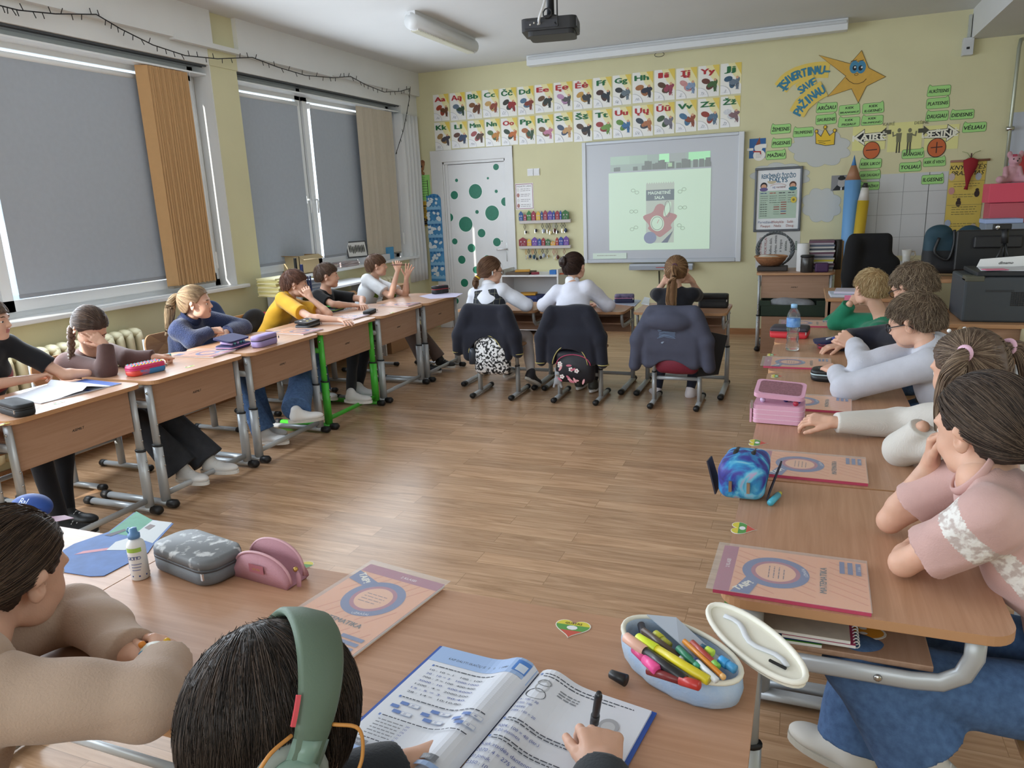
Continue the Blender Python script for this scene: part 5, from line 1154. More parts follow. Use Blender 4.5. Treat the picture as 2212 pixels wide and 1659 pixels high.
def person(label,head,face,hip,ch,up=(0,0,1),hs=1.0,neck=None,facing=None,elbows=None,wrists=None,hands=None,sleeve='long',shirt='',shirt_mat=None,pants_mat=None,knees=None,ankles=None,toes=None,shoe_mat=None,sole_mat=None,skincol='dcae96',res=0.006,leg_w=1.0,neck_open=0.0,shw=0.125,puff=0.0,brow='6a4a36',legs=True,sock=None,fold=0.006,shirt_pick=None,hem=0.0,fine=True,eyes=True,iris='5a6a72',shirt_name='shirt',wide=1.0,hand_res=0.0,bulk=1.0,sleeve_r=1.0):
    """hip: mid-hip point; facing: chest direction; elbows/wrists: [left,right]"""
    h=Head(head,face,up,hs);hip=np.array(hip,float)
    nb=np.array(neck,float) if neck is not None else h.w(-0.035,0,-0.13)
    fc=unit(facing if facing is not None else face);spine=unit(nb-hip);lat=unit(np.cross(spine,fc));fwd=np.cross(lat,spine)     # lat = person's left
    sh=[nb+lat*shw*q-spine*0.045+fwd*0.0 for q in (1,-1)]
    org=(hip[0],hip[1],0.0);root=thing('person',label,'person',org)
    sm=[skin(skincol),mat('b9736a',0.45),mat(brow,0.8)]
    chest=hip*0.36+nb*0.64
    def torso(S,g,k=0.03):
        Rt=np.array([lat,fwd,spine])
        S.ell(chest-fwd*0.002,[0.118*bulk+g,0.080*bulk+g,0.15+g],Rt,k);S.ell(hip*0.78+nb*0.22,[0.108*bulk+g,0.078*bulk+g,0.13+g],Rt,k);S.ell(hip+spine*0.01,[0.120*bulk+g,0.090*bulk+g,0.085+g],Rt,k)
        S.cap(sh[0]-lat*0.016,sh[1]+lat*0.016,0.040+g*0.8,0.040+g*0.8,k);S.cap(nb-spine*0.055-fwd*0.005,nb-spine*0.01,0.06+g*0.6,0.045+g*0.4,k)
        return S
    EL,WR=[],[]
    for i,q in enumerate((1,-1)):
        w_=np.array(wrists[i],float) if wrists and wrists[i] is not None else sh[i]-spine*0.30+fwd*0.12
        e_=np.array(elbows[i],float) if elbows and elbows[i] is not None else ik(sh[i],w_,0.215,0.195,lat*q*0.6-spine+fwd*-0.2)
        EL.append(e_);WR.append(w_)
    B=Sdf();torso(B,-0.006)
    for i in (0,1):B.cap(sh[i],EL[i],0.034,0.027,0.02);B.cap(EL[i],EL[i]*0.75+WR[i]*0.25,0.0275,0.029,0.012);B.cap(EL[i]*0.75+WR[i]*0.25,WR[i],0.029,0.0185,0.01)
    B.cap(nb-spine*0.03,h.w(-0.018,0,-0.06),0.042*hs,0.037*hs,0.03)
    HP=[hip+lat*0.068*q for q in (1,-1)];KN=[];AN=[]
    for i,q in enumerate((1,-1)):
        kn=np.array(knees[i],float) if knees and knees[i] is not None else HP[i]+fwd*0.34+lat*q*0.02;an=np.array(ankles[i],float) if ankles and ankles[i] is not None else np.array([kn[0],kn[1],0.07])
        KN.append(kn);AN.append(an)
        if legs:B.cap(HP[i],kn,0.058,0.040,0.02);B.cap(kn,kn*0.7+an*0.3,0.040,0.041,0.015);B.cap(kn*0.7+an*0.3,an,0.041,0.024,0.015)
    hm=head_sdf(h,fine,neck=nb+(h.w(-0.018,0,-0.055)-nb)*0.25)
    parts=[grid_mesh(B,max(res,0.0065))];hv=grid_mesh(hm,max(0.0028,res*0.62));parts.append(hv)
    if hands:
        for i,hd in enumerate(hands):
            if hd is None:continue
            S=Sdf();hand_sdf(S,WR[i],**hd);S.cap(WR[i],WR[i]+(EL[i]-WR[i])*0.22,0.0185,0.0215,0.01);parts.append(grid_mesh(S,hand_res or max(0.0026,res*0.55)))
    nB=len(parts[0][1]);V,F=merge(parts);mi=np.zeros(len(F),int);nh=len(hv[1]);mi[nB:nB+nh]=skin_pick(h)(V[F[nB:nB+nh]].mean(1))
    np_mesh('body',V,F,sm,root,mi,org)
    if eyes:face_parts(h,root,org,iris,skincol)
    # shirt
    S=Sdf();torso(S,0.010+puff*0.5)
    for i in (0,1):
        a,e_,w_=sh[i],EL[i],WR[i];pr=0.012+puff;sr=sleeve_r
        if sleeve=='long':c_=e_+(w_-e_)*0.95;S.cap(a,e_,(0.034+pr)*sr,(0.030+pr)*sr,0.03);S.cap(e_,c_,(0.031+pr)*sr,(0.0225+pr*0.75)*sr,0.015,cut=(c_,w_-e_))
        elif sleeve=='34':c_=e_+(w_-e_)*0.45;S.cap(a,e_,0.038+pr,0.033+pr,0.03);S.cap(e_,c_,0.034+pr,0.030+pr,0.015,cut=(c_,w_-e_))
        elif sleeve=='short':c_=a+(e_-a)*0.72;S.cap(a,c_,0.034+pr,0.038+pr,0.03,cut=(c_,e_-a))
    S.ell(nb+spine*0.022+fwd*0.020,[0.052,0.058,0.030+neck_open],np.array([lat,fwd,spine]),0.006,'-')
    if legs:S.plane(hip-spine*(0.045+hem),-spine,0.01)
    if fold:S.noise=folds(fold,30,seed=abs(hash(round(head[0]*100))) % 97,dirv=spine+0.6*lat)
    so=sdf_obj(shirt_name,S,max(0.0045,res),shirt_mat if isinstance(shirt_mat,list) else [shirt_mat],root,org,pick=shirt_pick(h,nb,lat,fwd,spine,hip) if shirt_pick else None)
    info=dict(root=root,h=h,org=org,nb=nb,lat=lat,fwd=fwd,spine=spine,sh=sh,EL=EL,WR=WR,hip=hip,shirt=so,KN=KN,AN=AN)
    if legs and pants_mat is not None:
        S=Sdf();Rt=np.array([lat,fwd,spine]);S.ell(hip,[0.130,0.100,0.085],Rt)
        for i in (0,1):
            S.cap(HP[i],KN[i],0.070*wide,0.053*wide,0.03);c_=KN[i]+(AN[i]-KN[i])*0.97;S.cap(KN[i],c_,0.052*wide,0.036*leg_w*wide,0.02,cut=(c_,AN[i]-KN[i]))
        S.noise=folds(0.005,20,seed=5,dirv=(0.5,0.3,0.6));sdf_obj('trousers',S,max(0.0055,res),pants_mat,root,org)
        if shoe_mat is not None:
            for i in (0,1):
                an=AN[i];tv=unit(np.array(toes[i],float)) if toes and toes[i] is not None else unit(np.array([fwd[0],fwd[1],0]))
                sv=unit(np.cross((0,0,1),tv));uv=np.cross(tv,sv);c0_=an-uv*0.03;R_=np.array([tv,sv,uv])
                S=Sdf().ell(c0_+tv*0.015,[0.062,0.036,0.042],R_).ell(c0_+tv*0.10-uv*0.008,[0.070,0.040,0.026],R_,0.03).cap(c0_,c0_+uv*0.04,0.036,0.034,0.02);S.plane(c0_-uv*0.026,-uv,0.003)
                sh_o=sdf_obj('shoe',S,max(0.0045,res*0.8),shoe_mat,root,org)
                mb=MB();out=[]
                for t_ in range(24):a_=2*PI*t_/24;out.append((0.055+0.118*math.cos(a_),(0.039+0.006*math.cos(a_))*math.sin(a_)))
                mb.prism(out,-0.040,-0.020,sole_mat or mat('e6e6e4',0.6),fr=(c0_,tv,sv,uv));mb.build('sole',sh_o,org,bevel=0.006)
                mb=MB()
                for q in range(4):c_=c0_+tv*(0.055+0.018*q)+uv*(0.030-0.008*q);mb.tube([c_-sv*0.02-uv*0.006,c_+uv*0.003,c_+sv*0.02-uv*0.006],0.0028,mat('dcdcdc',0.7) if shoe_mat != BLACK else mat('2a2a2c',0.7),6)
                mb.build('laces',sh_o,org)
            if sock is not None:
                for i in (0,1):sdf_obj('sock',Sdf().cap(AN[i]-(AN[i]-KN[i])*0.02,KN[i]+(AN[i]-KN[i])*0.72,0.031,0.030),max(0.005,res),sock,root,org)
    return info
def collar(info,mt,r=0.056,h_=0.022,name='collar',tilt=0.02,w=0.006):
    nb,lat,fwd,sp=info['nb'],info['lat'],info['fwd'],info['spine'];mb=MB();c=nb+sp*0.008+fwd*0.008
    mb.tube([tuple(c+lat*r*math.cos(t)+fwd*r*0.95*math.sin(t)-sp*tilt*math.sin(t)) for t in [2*PI*i/28 for i in range(28)]],w,mt,8,r2=h_*0.5+w,up=tuple(sp),closed=True);return mb.build(name,info['root'],info['org'])
def glasses(info,col='1c1c20'):
    h=info['h'];mb=MB();mt=mat(col,0.35)
    for q in (-1,1):
        mb.tube([tuple(h.w(0.093-0.12*abs(0.021*math.cos(t))*0-0.004*abs(math.cos(t)),q*0.031+0.021*math.cos(t),-0.010+0.0165*math.sin(t))) for t in [2*PI*i/24 for i in range(24)]],0.0022*h.s,mt,6,closed=True)
        mb.tube([tuple(h.w(*p)) for p in ((0.090,q*0.052,-0.006),(0.083,q*0.068,-0.004),(0.05,q*0.0765,-0.003),(0.0,q*0.086,-0.002),(-0.012,q*0.088,-0.010),(-0.022,q*0.084,-0.024))],0.0022*h.s,mt,6)
    mb.tube([tuple(h.w(*p)) for p in ((0.094,-0.011,-0.006),(0.098,0,-0.003),(0.094,0.011,-0.006))],0.002*h.s,mt,6)
    return mb.build('glasses',info['root'],info['org'])
# ---------------------------------------------------------------- crop-pixel helpers used to read joints off the photo
za=lambda x,y:(x/5.53,620+y/5.53)
zb=lambda x,y:(300+x/6.9125,600+y/6.9125)
zc=lambda x,y:(560+x/6.144,520+y/6.144)
zd=lambda x,y:(1640+x/5.267,540+y/5.267)
z7=lambda x,y:(960+x/3.3515,520+y/3.3515)
z8=lambda x,y:(x/2.458,1060+y/2.458)
z9=lambda x,y:(1512+x/3.073,860+y/3.073)
def PX(p,ax,v):return P(p[0],p[1],ax,v)
JEAN=mat('4f6f9c',0.85,var=0.3,vscale=60,bump=0.5,bscale=300,col2='3c587f');DARKJ=mat('34373e',0.9,var=0.25,vscale=30,bump=0.4,bscale=300);BLKT=cloth('202127');NAVY=cloth('232940');WSHOE=mat('e4e4e4',0.5);BSHOE=mat('1d1e21',0.5)
NAVYC=cloth('20222e',bump=0.8,bscale=500)

# ================= left row (windows side) =================
i=person('boy at the far left edge in a black T-shirt with a red band',P(-25,690,0,-3.62),(0.85,0.5,-0.05),(-3.86,2.40,0.47),None,hs=0.95,facing=(1,0.1,0),elbows=[(-3.52,2.62,0.74),(-3.62,2.26,0.76)],wrists=[(-3.45,2.70,0.735),PX(za(390,1090),2,0.75)],
    hands=[None,dict(d=(0.25,0.9,0.12),nrm=(-0.2,-0.2,1),thumb_side=1,curl=(0.9,0.9,0.9,0.9),sc=0.95)],sleeve='short',shirt_mat=[cloth('1c1d21'),cloth('8c2f30')],shirt_pick=lambda h,nb,lat,fwd,sp,hip:(lambda C:((C-nb) @ sp<-0.16).astype(int)*((C-nb) @ sp>-0.24)),shirt_name='t_shirt',pants_mat=BLKT,knees=[(-3.48,2.52,0.47),(-3.42,2.33,0.47)],ankles=[(-3.42,2.42,0.08),(-3.28,2.28,0.10)],toes=[(1,0.2,0),(0.9,0.5,-0.1)],shoe_mat=BSHOE,sock=mat('eceef0',0.8),res=0.006)
make_hair(i['h'],i['root'],i['org'],'boy','5e4a3c','8a7058',n=500,rad=0.001)
i=person('girl in a brown sweatshirt with a braid, resting her head on her hand',P(*za(1080,470),0,-3.56),(0.62,-0.12,-0.62),(-3.88,2.93,0.46),None,up=(0.55,-0.15,0.8),hs=0.98,neck=(-3.66,2.90,0.80),facing=(1,-0.1,-0.2),elbows=[PX(za(1560,860),0,-3.50),PX(za(1270,1000),0,-3.42)],wrists=[PX(za(1850,840),2,0.745),PX(za(1250,690),0,-3.46)],
    hands=[dict(d=(0.2,0.95,-0.1),nrm=(-0.3,0.1,1),thumb_side=-1,curl=(0.9,0.8,0.8,0.8)),dict(d=(-0.45,-0.35,0.65),nrm=(0.75,-0.6,0.1),thumb_side=1,curl=(0.15,0.2,0.2,0.25),spread=0.14)],shirt_mat=cloth('5d4440'),shirt_name='sweatshirt',puff=0.010,pants_mat=DARKJ,wide=1.15,leg_w=2.3,knees=[(-3.42,3.08,0.44),(-3.40,2.90,0.43)],ankles=[(-3.16,3.14,0.12),(-3.20,2.98,0.12)],toes=[(1,0.25,0),(1,0.0,0)],shoe_mat=WSHOE,res=0.006)
hh=i['h'];bt=hh.w(-0.085,0.01,-0.045)
q1,q2,q3=PX(za(850,560),0,-3.66),PX(za(850,800),0,-3.64),PX(za(850,900),0,-3.62)
make_hair(hh,i['root'],i['org'],'girl','43332c','7a6352',n=900,tie=[(-0.09,-0.02,-0.04)],rad=0.0009,lift=0.004,length=0.13,tails=[dict(pts=[(-0.07,-0.01,-0.04),(0,*PX(za(850,490),0,-3.66)),(0,*q1),(0,*q2),(0,*q3)],r=[0.012,0.020,0.021,0.017,0.012],braid=4)])
i=person('girl in a navy fleece with a long light ponytail, looking to the whiteboard',P(*zb(850,370),0,-3.66),(0.86,0.48,0.0),(-3.90,3.74,0.46),None,hs=1.0,neck=P(*zb(760,590),0,-3.72),facing=(1,0.25,-0.1),elbows=[PX(zb(1560,740),0,-3.60),PX(zb(800,930),0,-3.62)],wrists=[PX(zb(1300,815),0,-3.56),PX(zb(1090,790),0,-3.58)],
    hands=[dict(d=(0.3,-0.9,-0.1),nrm=(0.3,0.1,1),thumb_side=-1,curl=(0.8,0.8,0.8,0.8)),dict(d=(0.35,0.9,-0.1),nrm=(0.5,-0.2,0.8),thumb_side=1,curl=(0.7,0.7,0.7,0.7))],shirt_mat=mat('26345c',0.95,var=0.25,vscale=30,bump=1.0,bscale=140,bdist=0.006,sheen=0.3),shirt_name='fleece_jacket',puff=0.016,pants_mat=JEAN,wide=1.1,leg_w=1.9,knees=[(-3.46,3.92,0.46),(-3.42,3.74,0.46)],ankles=[(-3.36,3.86,0.10),(-3.26,3.74,0.10)],toes=[(1,0.1,0),(1,0.15,0)],shoe_mat=WSHOE,res=0.0055)
collar(i,mat('1c2747',0.95,bump=1.0,bscale=140,bdist=0.005),r=0.058,h_=0.03,w=0.010)
hh=i['h'];make_hair(hh,i['root'],i['org'],'girl','8a7158','cdb089',n=1100,tie=[(-0.095,0.0,0.050)],rad=0.0009,length=0.15,tails=[dict(pts=[(-0.085,0,0.045),(-0.118,-0.005,0.052),(-0.150,-0.01,0.01),(0,*PX(zb(460,520),0,-3.80)),(0,*PX(zb(450,760),0,-3.83)),(0,*PX(zb(400,870),0,-3.84))],r=[0.012,0.017,0.026,0.030,0.022,0.005],n=420)])
band(hh,(-0.100,0,0.052),(1,0,0.3),0.013,i['root'],i['org'],mat('6f8798',0.8),0.005)
i=person('boy in the yellow T-shirt stretching one arm along the desk',P(*zc(475,570),0,-3.68),(0.84,0.54,-0.05),(-3.93,4.58,0.46),None,hs=1.0,neck=P(*zc(400,740),0,-3.74),facing=(1,0.35,-0.2),elbows=[PX(zc(925,970),2,0.735),PX(zc(680,1020),2,0.75)],wrists=[PX(zc(680,760),0,-3.52),PX(zc(1080,1050),2,0.73)],
    hands=[dict(d=(-0.25,-0.25,0.9),nrm=(0.5,-0.8,0.1),thumb_side=1,curl=(0.9,0.9,0.8,0.8)),dict(d=(0.85,-0.35,-0.08),nrm=(0,0,1),thumb_side=1,curl=(0.18,0.2,0.22,0.28),spread=0.16)],sleeve='short',shirt_mat=cloth('dba52e'),shirt_name='t_shirt',puff=0.006,pants_mat=JEAN,wide=1.15,leg_w=2.3,knees=[(-3.50,4.72,0.47),(-3.46,4.52,0.50)],ankles=[(-3.55,4.75,0.12),PX((640,890),0,-3.03)],toes=[(1,0,0),(0.9,0.45,0.05)],shoe_mat=WSHOE,sole_mat=mat('c9c6be',0.6),res=0.0055)
collar(i,mat('d09a28',0.85),r=0.057,h_=0.018)
make_hair(i['h'],i['root'],i['org'],'boy','57382c','8a6350',n=1200,rad=0.0012,lift=0.012,length=0.06,mess=0.3)
i=person('boy in the black T-shirt beside the yellow one, looking to the whiteboard',P(*zc(900,460),0,-3.70),(0.86,0.5,0.0),(-3.90,5.20,0.46),None,hs=0.97,neck=P(*zc(890,660),0,-3.74),facing=(1,0.1,-0.1),elbows=[(-3.50,5.42,0.76),(-3.56,5.08,0.76)],wrists=[(-3.42,5.28,0.74),(-3.46,5.20,0.74)],
    hands=[dict(d=(0.5,-0.5,-0.1),nrm=(0,0,1),thumb_side=-1),dict(d=(0.6,0.5,-0.1),nrm=(0,0,1),thumb_side=1)],sleeve='short',shirt_mat=[cloth('17181b'),cloth('e8e8ea')],shirt_name='t_shirt',neck_open=0.02,pants_mat=cloth('1d1d22'),knees=[(-3.42,5.32,0.46),(-3.40,5.08,0.46)],ankles=[(-3.34,5.0,0.10),PX((758,850),0,-3.16)],toes=[(1,-0.2,0),(1,0.1,0)],shoe_mat=mat('dedede',0.7),res=0.006)
make_hair(i['h'],i['root'],i['org'],'boy','4a372c','7d6450',n=900,rad=0.0012,lift=0.010,length=0.05)
i=person('boy in the white T-shirt holding a pen up and spreading his other hand',P(*zc(1555,325),0,-3.72),(0.85,0.52,0.03),(-3.92,5.95,0.46),None,hs=0.97,neck=P(*zc(1530,490),0,-3.77),facing=(1,0.15,0),elbows=[PX(zc(1940,715),0,-3.47),PX(zc(1745,745),0,-3.52)],wrists=[PX(zc(1955,480),0,-3.42),PX(zc(1835,400),0,-3.50)],
    hands=[dict(d=(0.35,0.0,0.85),nrm=(-0.55,0.8,0.1),thumb_side=-1,curl=(0.05,0.08,0.1,0.15),spread=0.30,thumb=(0.8,0.1)),dict(d=(0.15,0.15,0.9),nrm=(0.5,-0.7,0.1),thumb_side=1,curl=(0.8,0.85,0.9,0.95))],sleeve='short',shirt_mat=[cloth('e6e8ec'),mat('7da23c',0.8,var=0.5,vscale=60)],shirt_name='t_shirt',puff=0.008,shirt_pick=lambda h,nb,lat,fwd,sp,hip:(lambda C:((((C-nb) @ sp<-0.07) & ((C-nb) @ sp>-0.17) & (np.abs((C-nb) @ lat)<0.05) & ((C-nb) @ fwd>0.02))).astype(int)),pants_mat=cloth('7c6c66'),wide=1.15,leg_w=1.6,knees=[(-3.42,6.08,0.46),(-3.38,5.90,0.46)],ankles=[PX(z7(-60,880),0,-3.28) if False else (-3.16,6.12,0.10),(-3.20,5.92,0.10)],toes=[(1,-0.15,0),(1,-0.2,0)],shoe_mat=BSHOE,sole_mat=mat('d8d8d6',0.6),res=0.006)
make_hair(i['h'],i['root'],i['org'],'fringe','5a4030','8d6d54',n=900,rad=0.0012,lift=0.006,length=0.06)
PEN_HAND=PX(zc(1860,320),0,-3.48)

# ================= front row (backs to the camera) =================
def front(label,px,face,neckpx,hipx,yh=5.50,**k):return person(label,P(*px,1,yh),face,(hipx,5.36,0.46),None,neck=P(*neckpx,1,yh-0.03),facing=(0,1,0),**k)
i=front('girl in white blouse and dark plaid vest with glasses, short ponytail with a yellow tie',z7(335,215),(0.66,0.74,-0.10),z7(320,335),-2.30,hs=1.0,elbows=[(-2.52,5.52,0.70),PX(z7(590,465),2,0.71)],wrists=[(-2.42,5.70,0.69),(-2.12,5.78,0.69)],hands=[dict(d=(0.4,0.8,0),nrm=(0,0,1),thumb_side=-1),dict(d=(-0.5,0.7,0),nrm=(0,0,1),thumb_side=1)],shirt_mat=cloth('e3e6f0'),shirt_name='blouse',puff=0.010,pants_mat=mat('d9d5d4',0.8),knees=[(-2.42,5.78,0.44),(-2.12,5.70,0.42)],ankles=[(-2.38,5.86,0.1),(-2.02,5.50,0.16)],toes=[(0,1,0),(0.2,0.8,-0.45)],shoe_mat=mat('3a3a42',0.6),res=0.006)
r0=i; 
def plaid():
    m=bpy.data.materials.new('plaid');m.use_nodes=True;nt=m.node_tree;N=nt.nodes;L=nt.links;p=N['Principled BSDF'];tc=N.new('ShaderNodeTexCoord');sep=N.new('ShaderNodeSeparateXYZ');L.new(tc.outputs['Object'],sep.inputs[0]);prev=None
    for ax,sc_ in (('X',25),('Z',22)):
        a=N.new('ShaderNodeMath');a.operation='MULTIPLY';a.inputs[1].default_value=sc_;L.new(sep.outputs[ax],a.inputs[0]);b=N.new('ShaderNodeMath');b.operation='FRACT';L.new(a.outputs[0],b.inputs[0]);c=N.new('ShaderNodeMath');c.operation='LESS_THAN';c.inputs[1].default_value=0.09;L.new(b.outputs[0],c.inputs[0])
        if prev is None:prev=c
        else:d=N.new('ShaderNodeMath');d.operation='MAXIMUM';L.new(prev.outputs[0],d.inputs[0]);L.new(c.outputs[0],d.inputs[1]);prev=d
    mx=N.new('ShaderNodeMix');mx.data_type='RGBA';mx.inputs['A'].default_value=(*lin('23262e'),1);mx.inputs['B'].default_value=(*lin('6b6c5c'),1);L.new(prev.outputs[0],mx.inputs['Factor']);L.new(mx.outputs['Result'],p.inputs['Base Color']);p.inputs['Roughness'].default_value=0.9
    return m
def vest(i,mt):
    nb,lat,fwd,sp,hip=i['nb'],i['lat'],i['fwd'],i['spine'],i['hip'];S=Sdf();Rt=np.array([lat,fwd,sp]);ch=hip*0.36+nb*0.64
    S.ell(ch,[0.137,0.100,0.165],Rt,0.03);S.ell(hip*0.78+nb*0.22,[0.128,0.098,0.14],Rt,0.03);S.cap(i['sh'][0]-lat*0.05,i['sh'][1]+lat*0.05,0.066,0.066,0.03);S.plane(nb-sp*0.030,sp,0.01);S.plane(hip-sp*0.04,-sp,0.01)
    for q in (0,1):S.ell(i['sh'][q]+lat*(0.040 if q==0 else -0.040),[0.034,0.2,0.10],Rt,0.006,'-')
    return sdf_obj('vest',S,0.006,mt,i['root'],i['org'])
vest(i,plaid());collar(i,mat('e9ebf2',0.8),r=0.053,h_=0.035,w=0.007)
g=glasses(i,'5a3b2a')
hh=i['h'];tb=(-0.100,0.015,-0.050);make_hair(hh,i['root'],i['org'],'girl','5e4231','93735a',n=900,tie=[tb],rad=0.0011,length=0.15,lift=0.004,tails=[dict(pts=[(-0.09,0.01,-0.045),(-0.118,0.02,-0.075),(-0.12,0.02,-0.115),(-0.115,0.02,-0.15)],r=[0.014,0.022,0.024,0.010],n=160)])
band(hh,(-0.105,0.015,-0.060),(0.5,0,0.8),0.017,i['root'],i['org'],mat('d9b13c',0.8),0.007)
mb=MB();c=Vector(hh.w(-0.03,-0.086,0.0));mb.tube([c,Vector(hh.w(-0.025,-0.087,-0.035)),Vector(hh.w(-0.02,-0.087,-0.033)),Vector(hh.w(-0.024,-0.087,0.0))],0.0025,mat('d9dde0',0.25),6);mb.build('hair_clip',i['root'],i['org'])
i=front('girl in a white blouse with dark hair in a bun, seen from behind',z7(940,185),(0.28,0.95,0.0),z7(925,315),-1.60,hs=0.98,elbows=[PX(z7(720,465),2,0.71),PX(z7(1180,465),2,0.71)],wrists=[(-1.68,5.74,0.69),(-1.50,5.76,0.69)],hands=[dict(d=(0.8,0.4,0),nrm=(0,0,1),thumb_side=-1),dict(d=(-0.8,0.4,0),nrm=(0,0,1),thumb_side=1)],shirt_mat=cloth('e2e4f2'),shirt_name='blouse',puff=0.012,pants_mat=cloth('24252c'),knees=[(-1.66,5.74,0.43),(-1.50,5.74,0.43)],ankles=[(-1.66,5.66,0.08),(-1.53,5.60,0.08)],toes=[(0,1,0),(0.1,1,0)],shoe_mat=mat('3b3a34',0.6),res=0.006)
collar(i,mat('e6e8f2',0.8),r=0.050,h_=0.05,w=0.006)
make_hair(i['h'],i['root'],i['org'],'girl','2a1c18','4c3830',n=700,tie=[(-0.085,0.035,0.045)],rad=0.0011,length=0.14,lift=0.003)
hh=i['h'];S=Sdf();c=hh.w(-0.100,0.038,0.045);ax=hh.R.T @ unit([-0.8,0.45,0.2]);u,v=[np.array(q) for q in _frame(Vector(ax))]
pts=[];rs=[]
for k in range(40):t_=k*0.42;rr_=0.036-0.0006*k;pts.append(tuple(c+u*rr_*math.cos(t_)+v*rr_*math.sin(t_)+ax*(0.004*math.sin(k*0.9)+k*0.0004)));rs.append(0.012)
mb=MB();mb.tube(pts,rs,hair_mat('2a1c18','4c3830')[0],8);mb.sphere(tuple(c),0.027,hair_mat('2a1c18','4c3830')[1],12);mb.build('bun',i['root'],i['org'])
i=front('girl in a black T-shirt with a long fair ponytail, hands at her ears',z7(1680,215),(-0.03,1.0,-0.08),z7(1675,345),-0.86,hs=0.98,elbows=[PX(z7(1530,390),1,5.70),PX(z7(1840,390),1,5.70)],wrists=[PX(z7(1590,300),1,5.62),PX(z7(1790,290),1,5.62)],hands=[dict(d=(0.45,-0.35,0.5),nrm=(0.1,0.7,0.1),thumb_side=1,curl=(0.7,)*4),dict(d=(-0.5,-0.35,0.45),nrm=(-0.1,0.7,0.1),thumb_side=-1,curl=(0.7,)*4)],sleeve='short',shirt_mat=cloth('1d1d24'),shirt_name='t_shirt',pants_mat=cloth('2c3040'),knees=[(-0.98,5.72,0.44),(-0.72,5.72,0.44)],ankles=[PX(z7(1540,1080),1,5.62),PX(z7(1780,1085),1,5.62)],toes=[(-0.4,0.9,0),(0.4,0.9,0)],shoe_mat=mat('e6dfe4',0.6),res=0.006)
hh=i['h'];make_hair(hh,i['root'],i['org'],'girl','6e5038','b08d68',n=900,tie=[(-0.098,0,0.035)],rad=0.0011,length=0.15,lift=0.003,tails=[dict(pts=[(-0.09,0,0.035),(-0.118,0,0.03),(-0.135,0.0,-0.02),(-0.15,0.01,-0.10),(0,*PX(z7(1640,470),1,5.20)),(0,*PX(z7(1650,595),1,5.17))],r=[0.012,0.018,0.030,0.034,0.038,0.012],n=420,flat=0.55)])
band(hh,(-0.108,0,0.034),(1,0,0.1),0.015,i['root'],i['org'],mat('5a3a44',0.8),0.006)

# ================= right row =================
GREENS=cloth('1f7a5a')
i=person('blond boy in a green sweater, far end of the right row, hand at his ear',P(1880,622,1,4.50),(-0.55,0.82,-0.05),(0.58,4.48,0.47),None,hs=0.95,neck=P(1908,690,1,4.50),facing=(-1,0.35,0),elbows=[PX(zd(805,860),0,0.19),(0.20,4.72,0.74)],wrists=[PX(zd(1040,620),0,0.30),(0.26,4.66,0.86)],hands=[dict(d=(0.35,0.35,0.55),nrm=(-0.5,-0.7,0.2),thumb_side=-1,curl=(0.8,)*4),None],shirt_mat=GREENS,shirt_name='sweater',puff=0.010,pants_mat=JEAN,res=0.0055,shoe_mat=WSHOE)
make_hair(i['h'],i['root'],i['org'],'boy','9c8058','dcc69a',n=1300,rad=0.0011,lift=0.014,length=0.06,mess=0.45)
i=person('boy in a dark navy sweater with brown glasses frames, behind the one in grey',P(1972,618,1,4.02),(-0.70,0.60,-0.35),(0.66,3.92,0.47),None,hs=1.02,neck=P(1978,700,1,3.98),facing=(-1,0.1,-0.2),elbows=[PX(zd(930,1110),0,0.22),(0.24,4.16,0.74)],wrists=[PX(zd(1060,1240),0,0.26),(0.20,4.02,0.74)],hands=[dict(d=(-0.3,-0.6,-0.1),nrm=(0,0,1),thumb_side=1),dict(d=(-0.6,-0.2,-0.1),nrm=(0,0,1),thumb_side=1)],shirt_mat=cloth('1e1f2b'),shirt_name='sweater',puff=0.012,pants_mat=JEAN,res=0.005,shoe_mat=WSHOE)
g=glasses(i,'3a2a22')
make_hair(i['h'],i['root'],i['org'],'boy','5f4f40','a8967e',n=1600,rad=0.001,lift=0.020,length=0.07,mess=0.5)
GS=cloth('c9cbd6')
i=person('boy in a pale grey sweater with black glasses, looking down at his hands',P(1975,692,1,3.24),(-0.86,0.42,-0.28),(0.62,3.18,0.47),None,hs=1.0,neck=P(2005,745,1,3.18),facing=(-1,0.25,-0.25),up=(-0.2,0.05,1),elbows=[PX(zd(985,1560),2,0.745),PX((1862,790),0,0.24)],wrists=[PX(zd(875,1385),2,0.755),PX(zd(1085,1075),1,3.52)],hands=[dict(d=(-0.45,0.75,0.1),nrm=(-0.1,-0.3,1),thumb_side=-1,curl=(1.1,1.1,1.1,1.1),thumb=(0.3,0.8)),dict(d=(-0.7,0.2,0.45),nrm=(-0.1,-0.75,0.5),thumb_side=1,curl=(1.15,1.15,1.15,1.15),thumb=(0.3,0.8))],shirt_mat=GS,shirt_name='sweater',puff=0.010,pants_mat=JEAN,res=0.0045,shoe_mat=WSHOE,fold=0.005)
g=glasses(i,'17171b')
make_hair(i['h'],i['root'],i['org'],'boy','58483a','9c8a74',n=2200,rad=0.0009,lift=0.014,length=0.06,mess=0.35,thick=0.011,crown=(-0.06,0.0,0.07))
RIB=mat('d6d2cb',0.85,bump=0.5,bscale=60,stretch=(1,14,1),bdist=0.003,sheen=0.15)
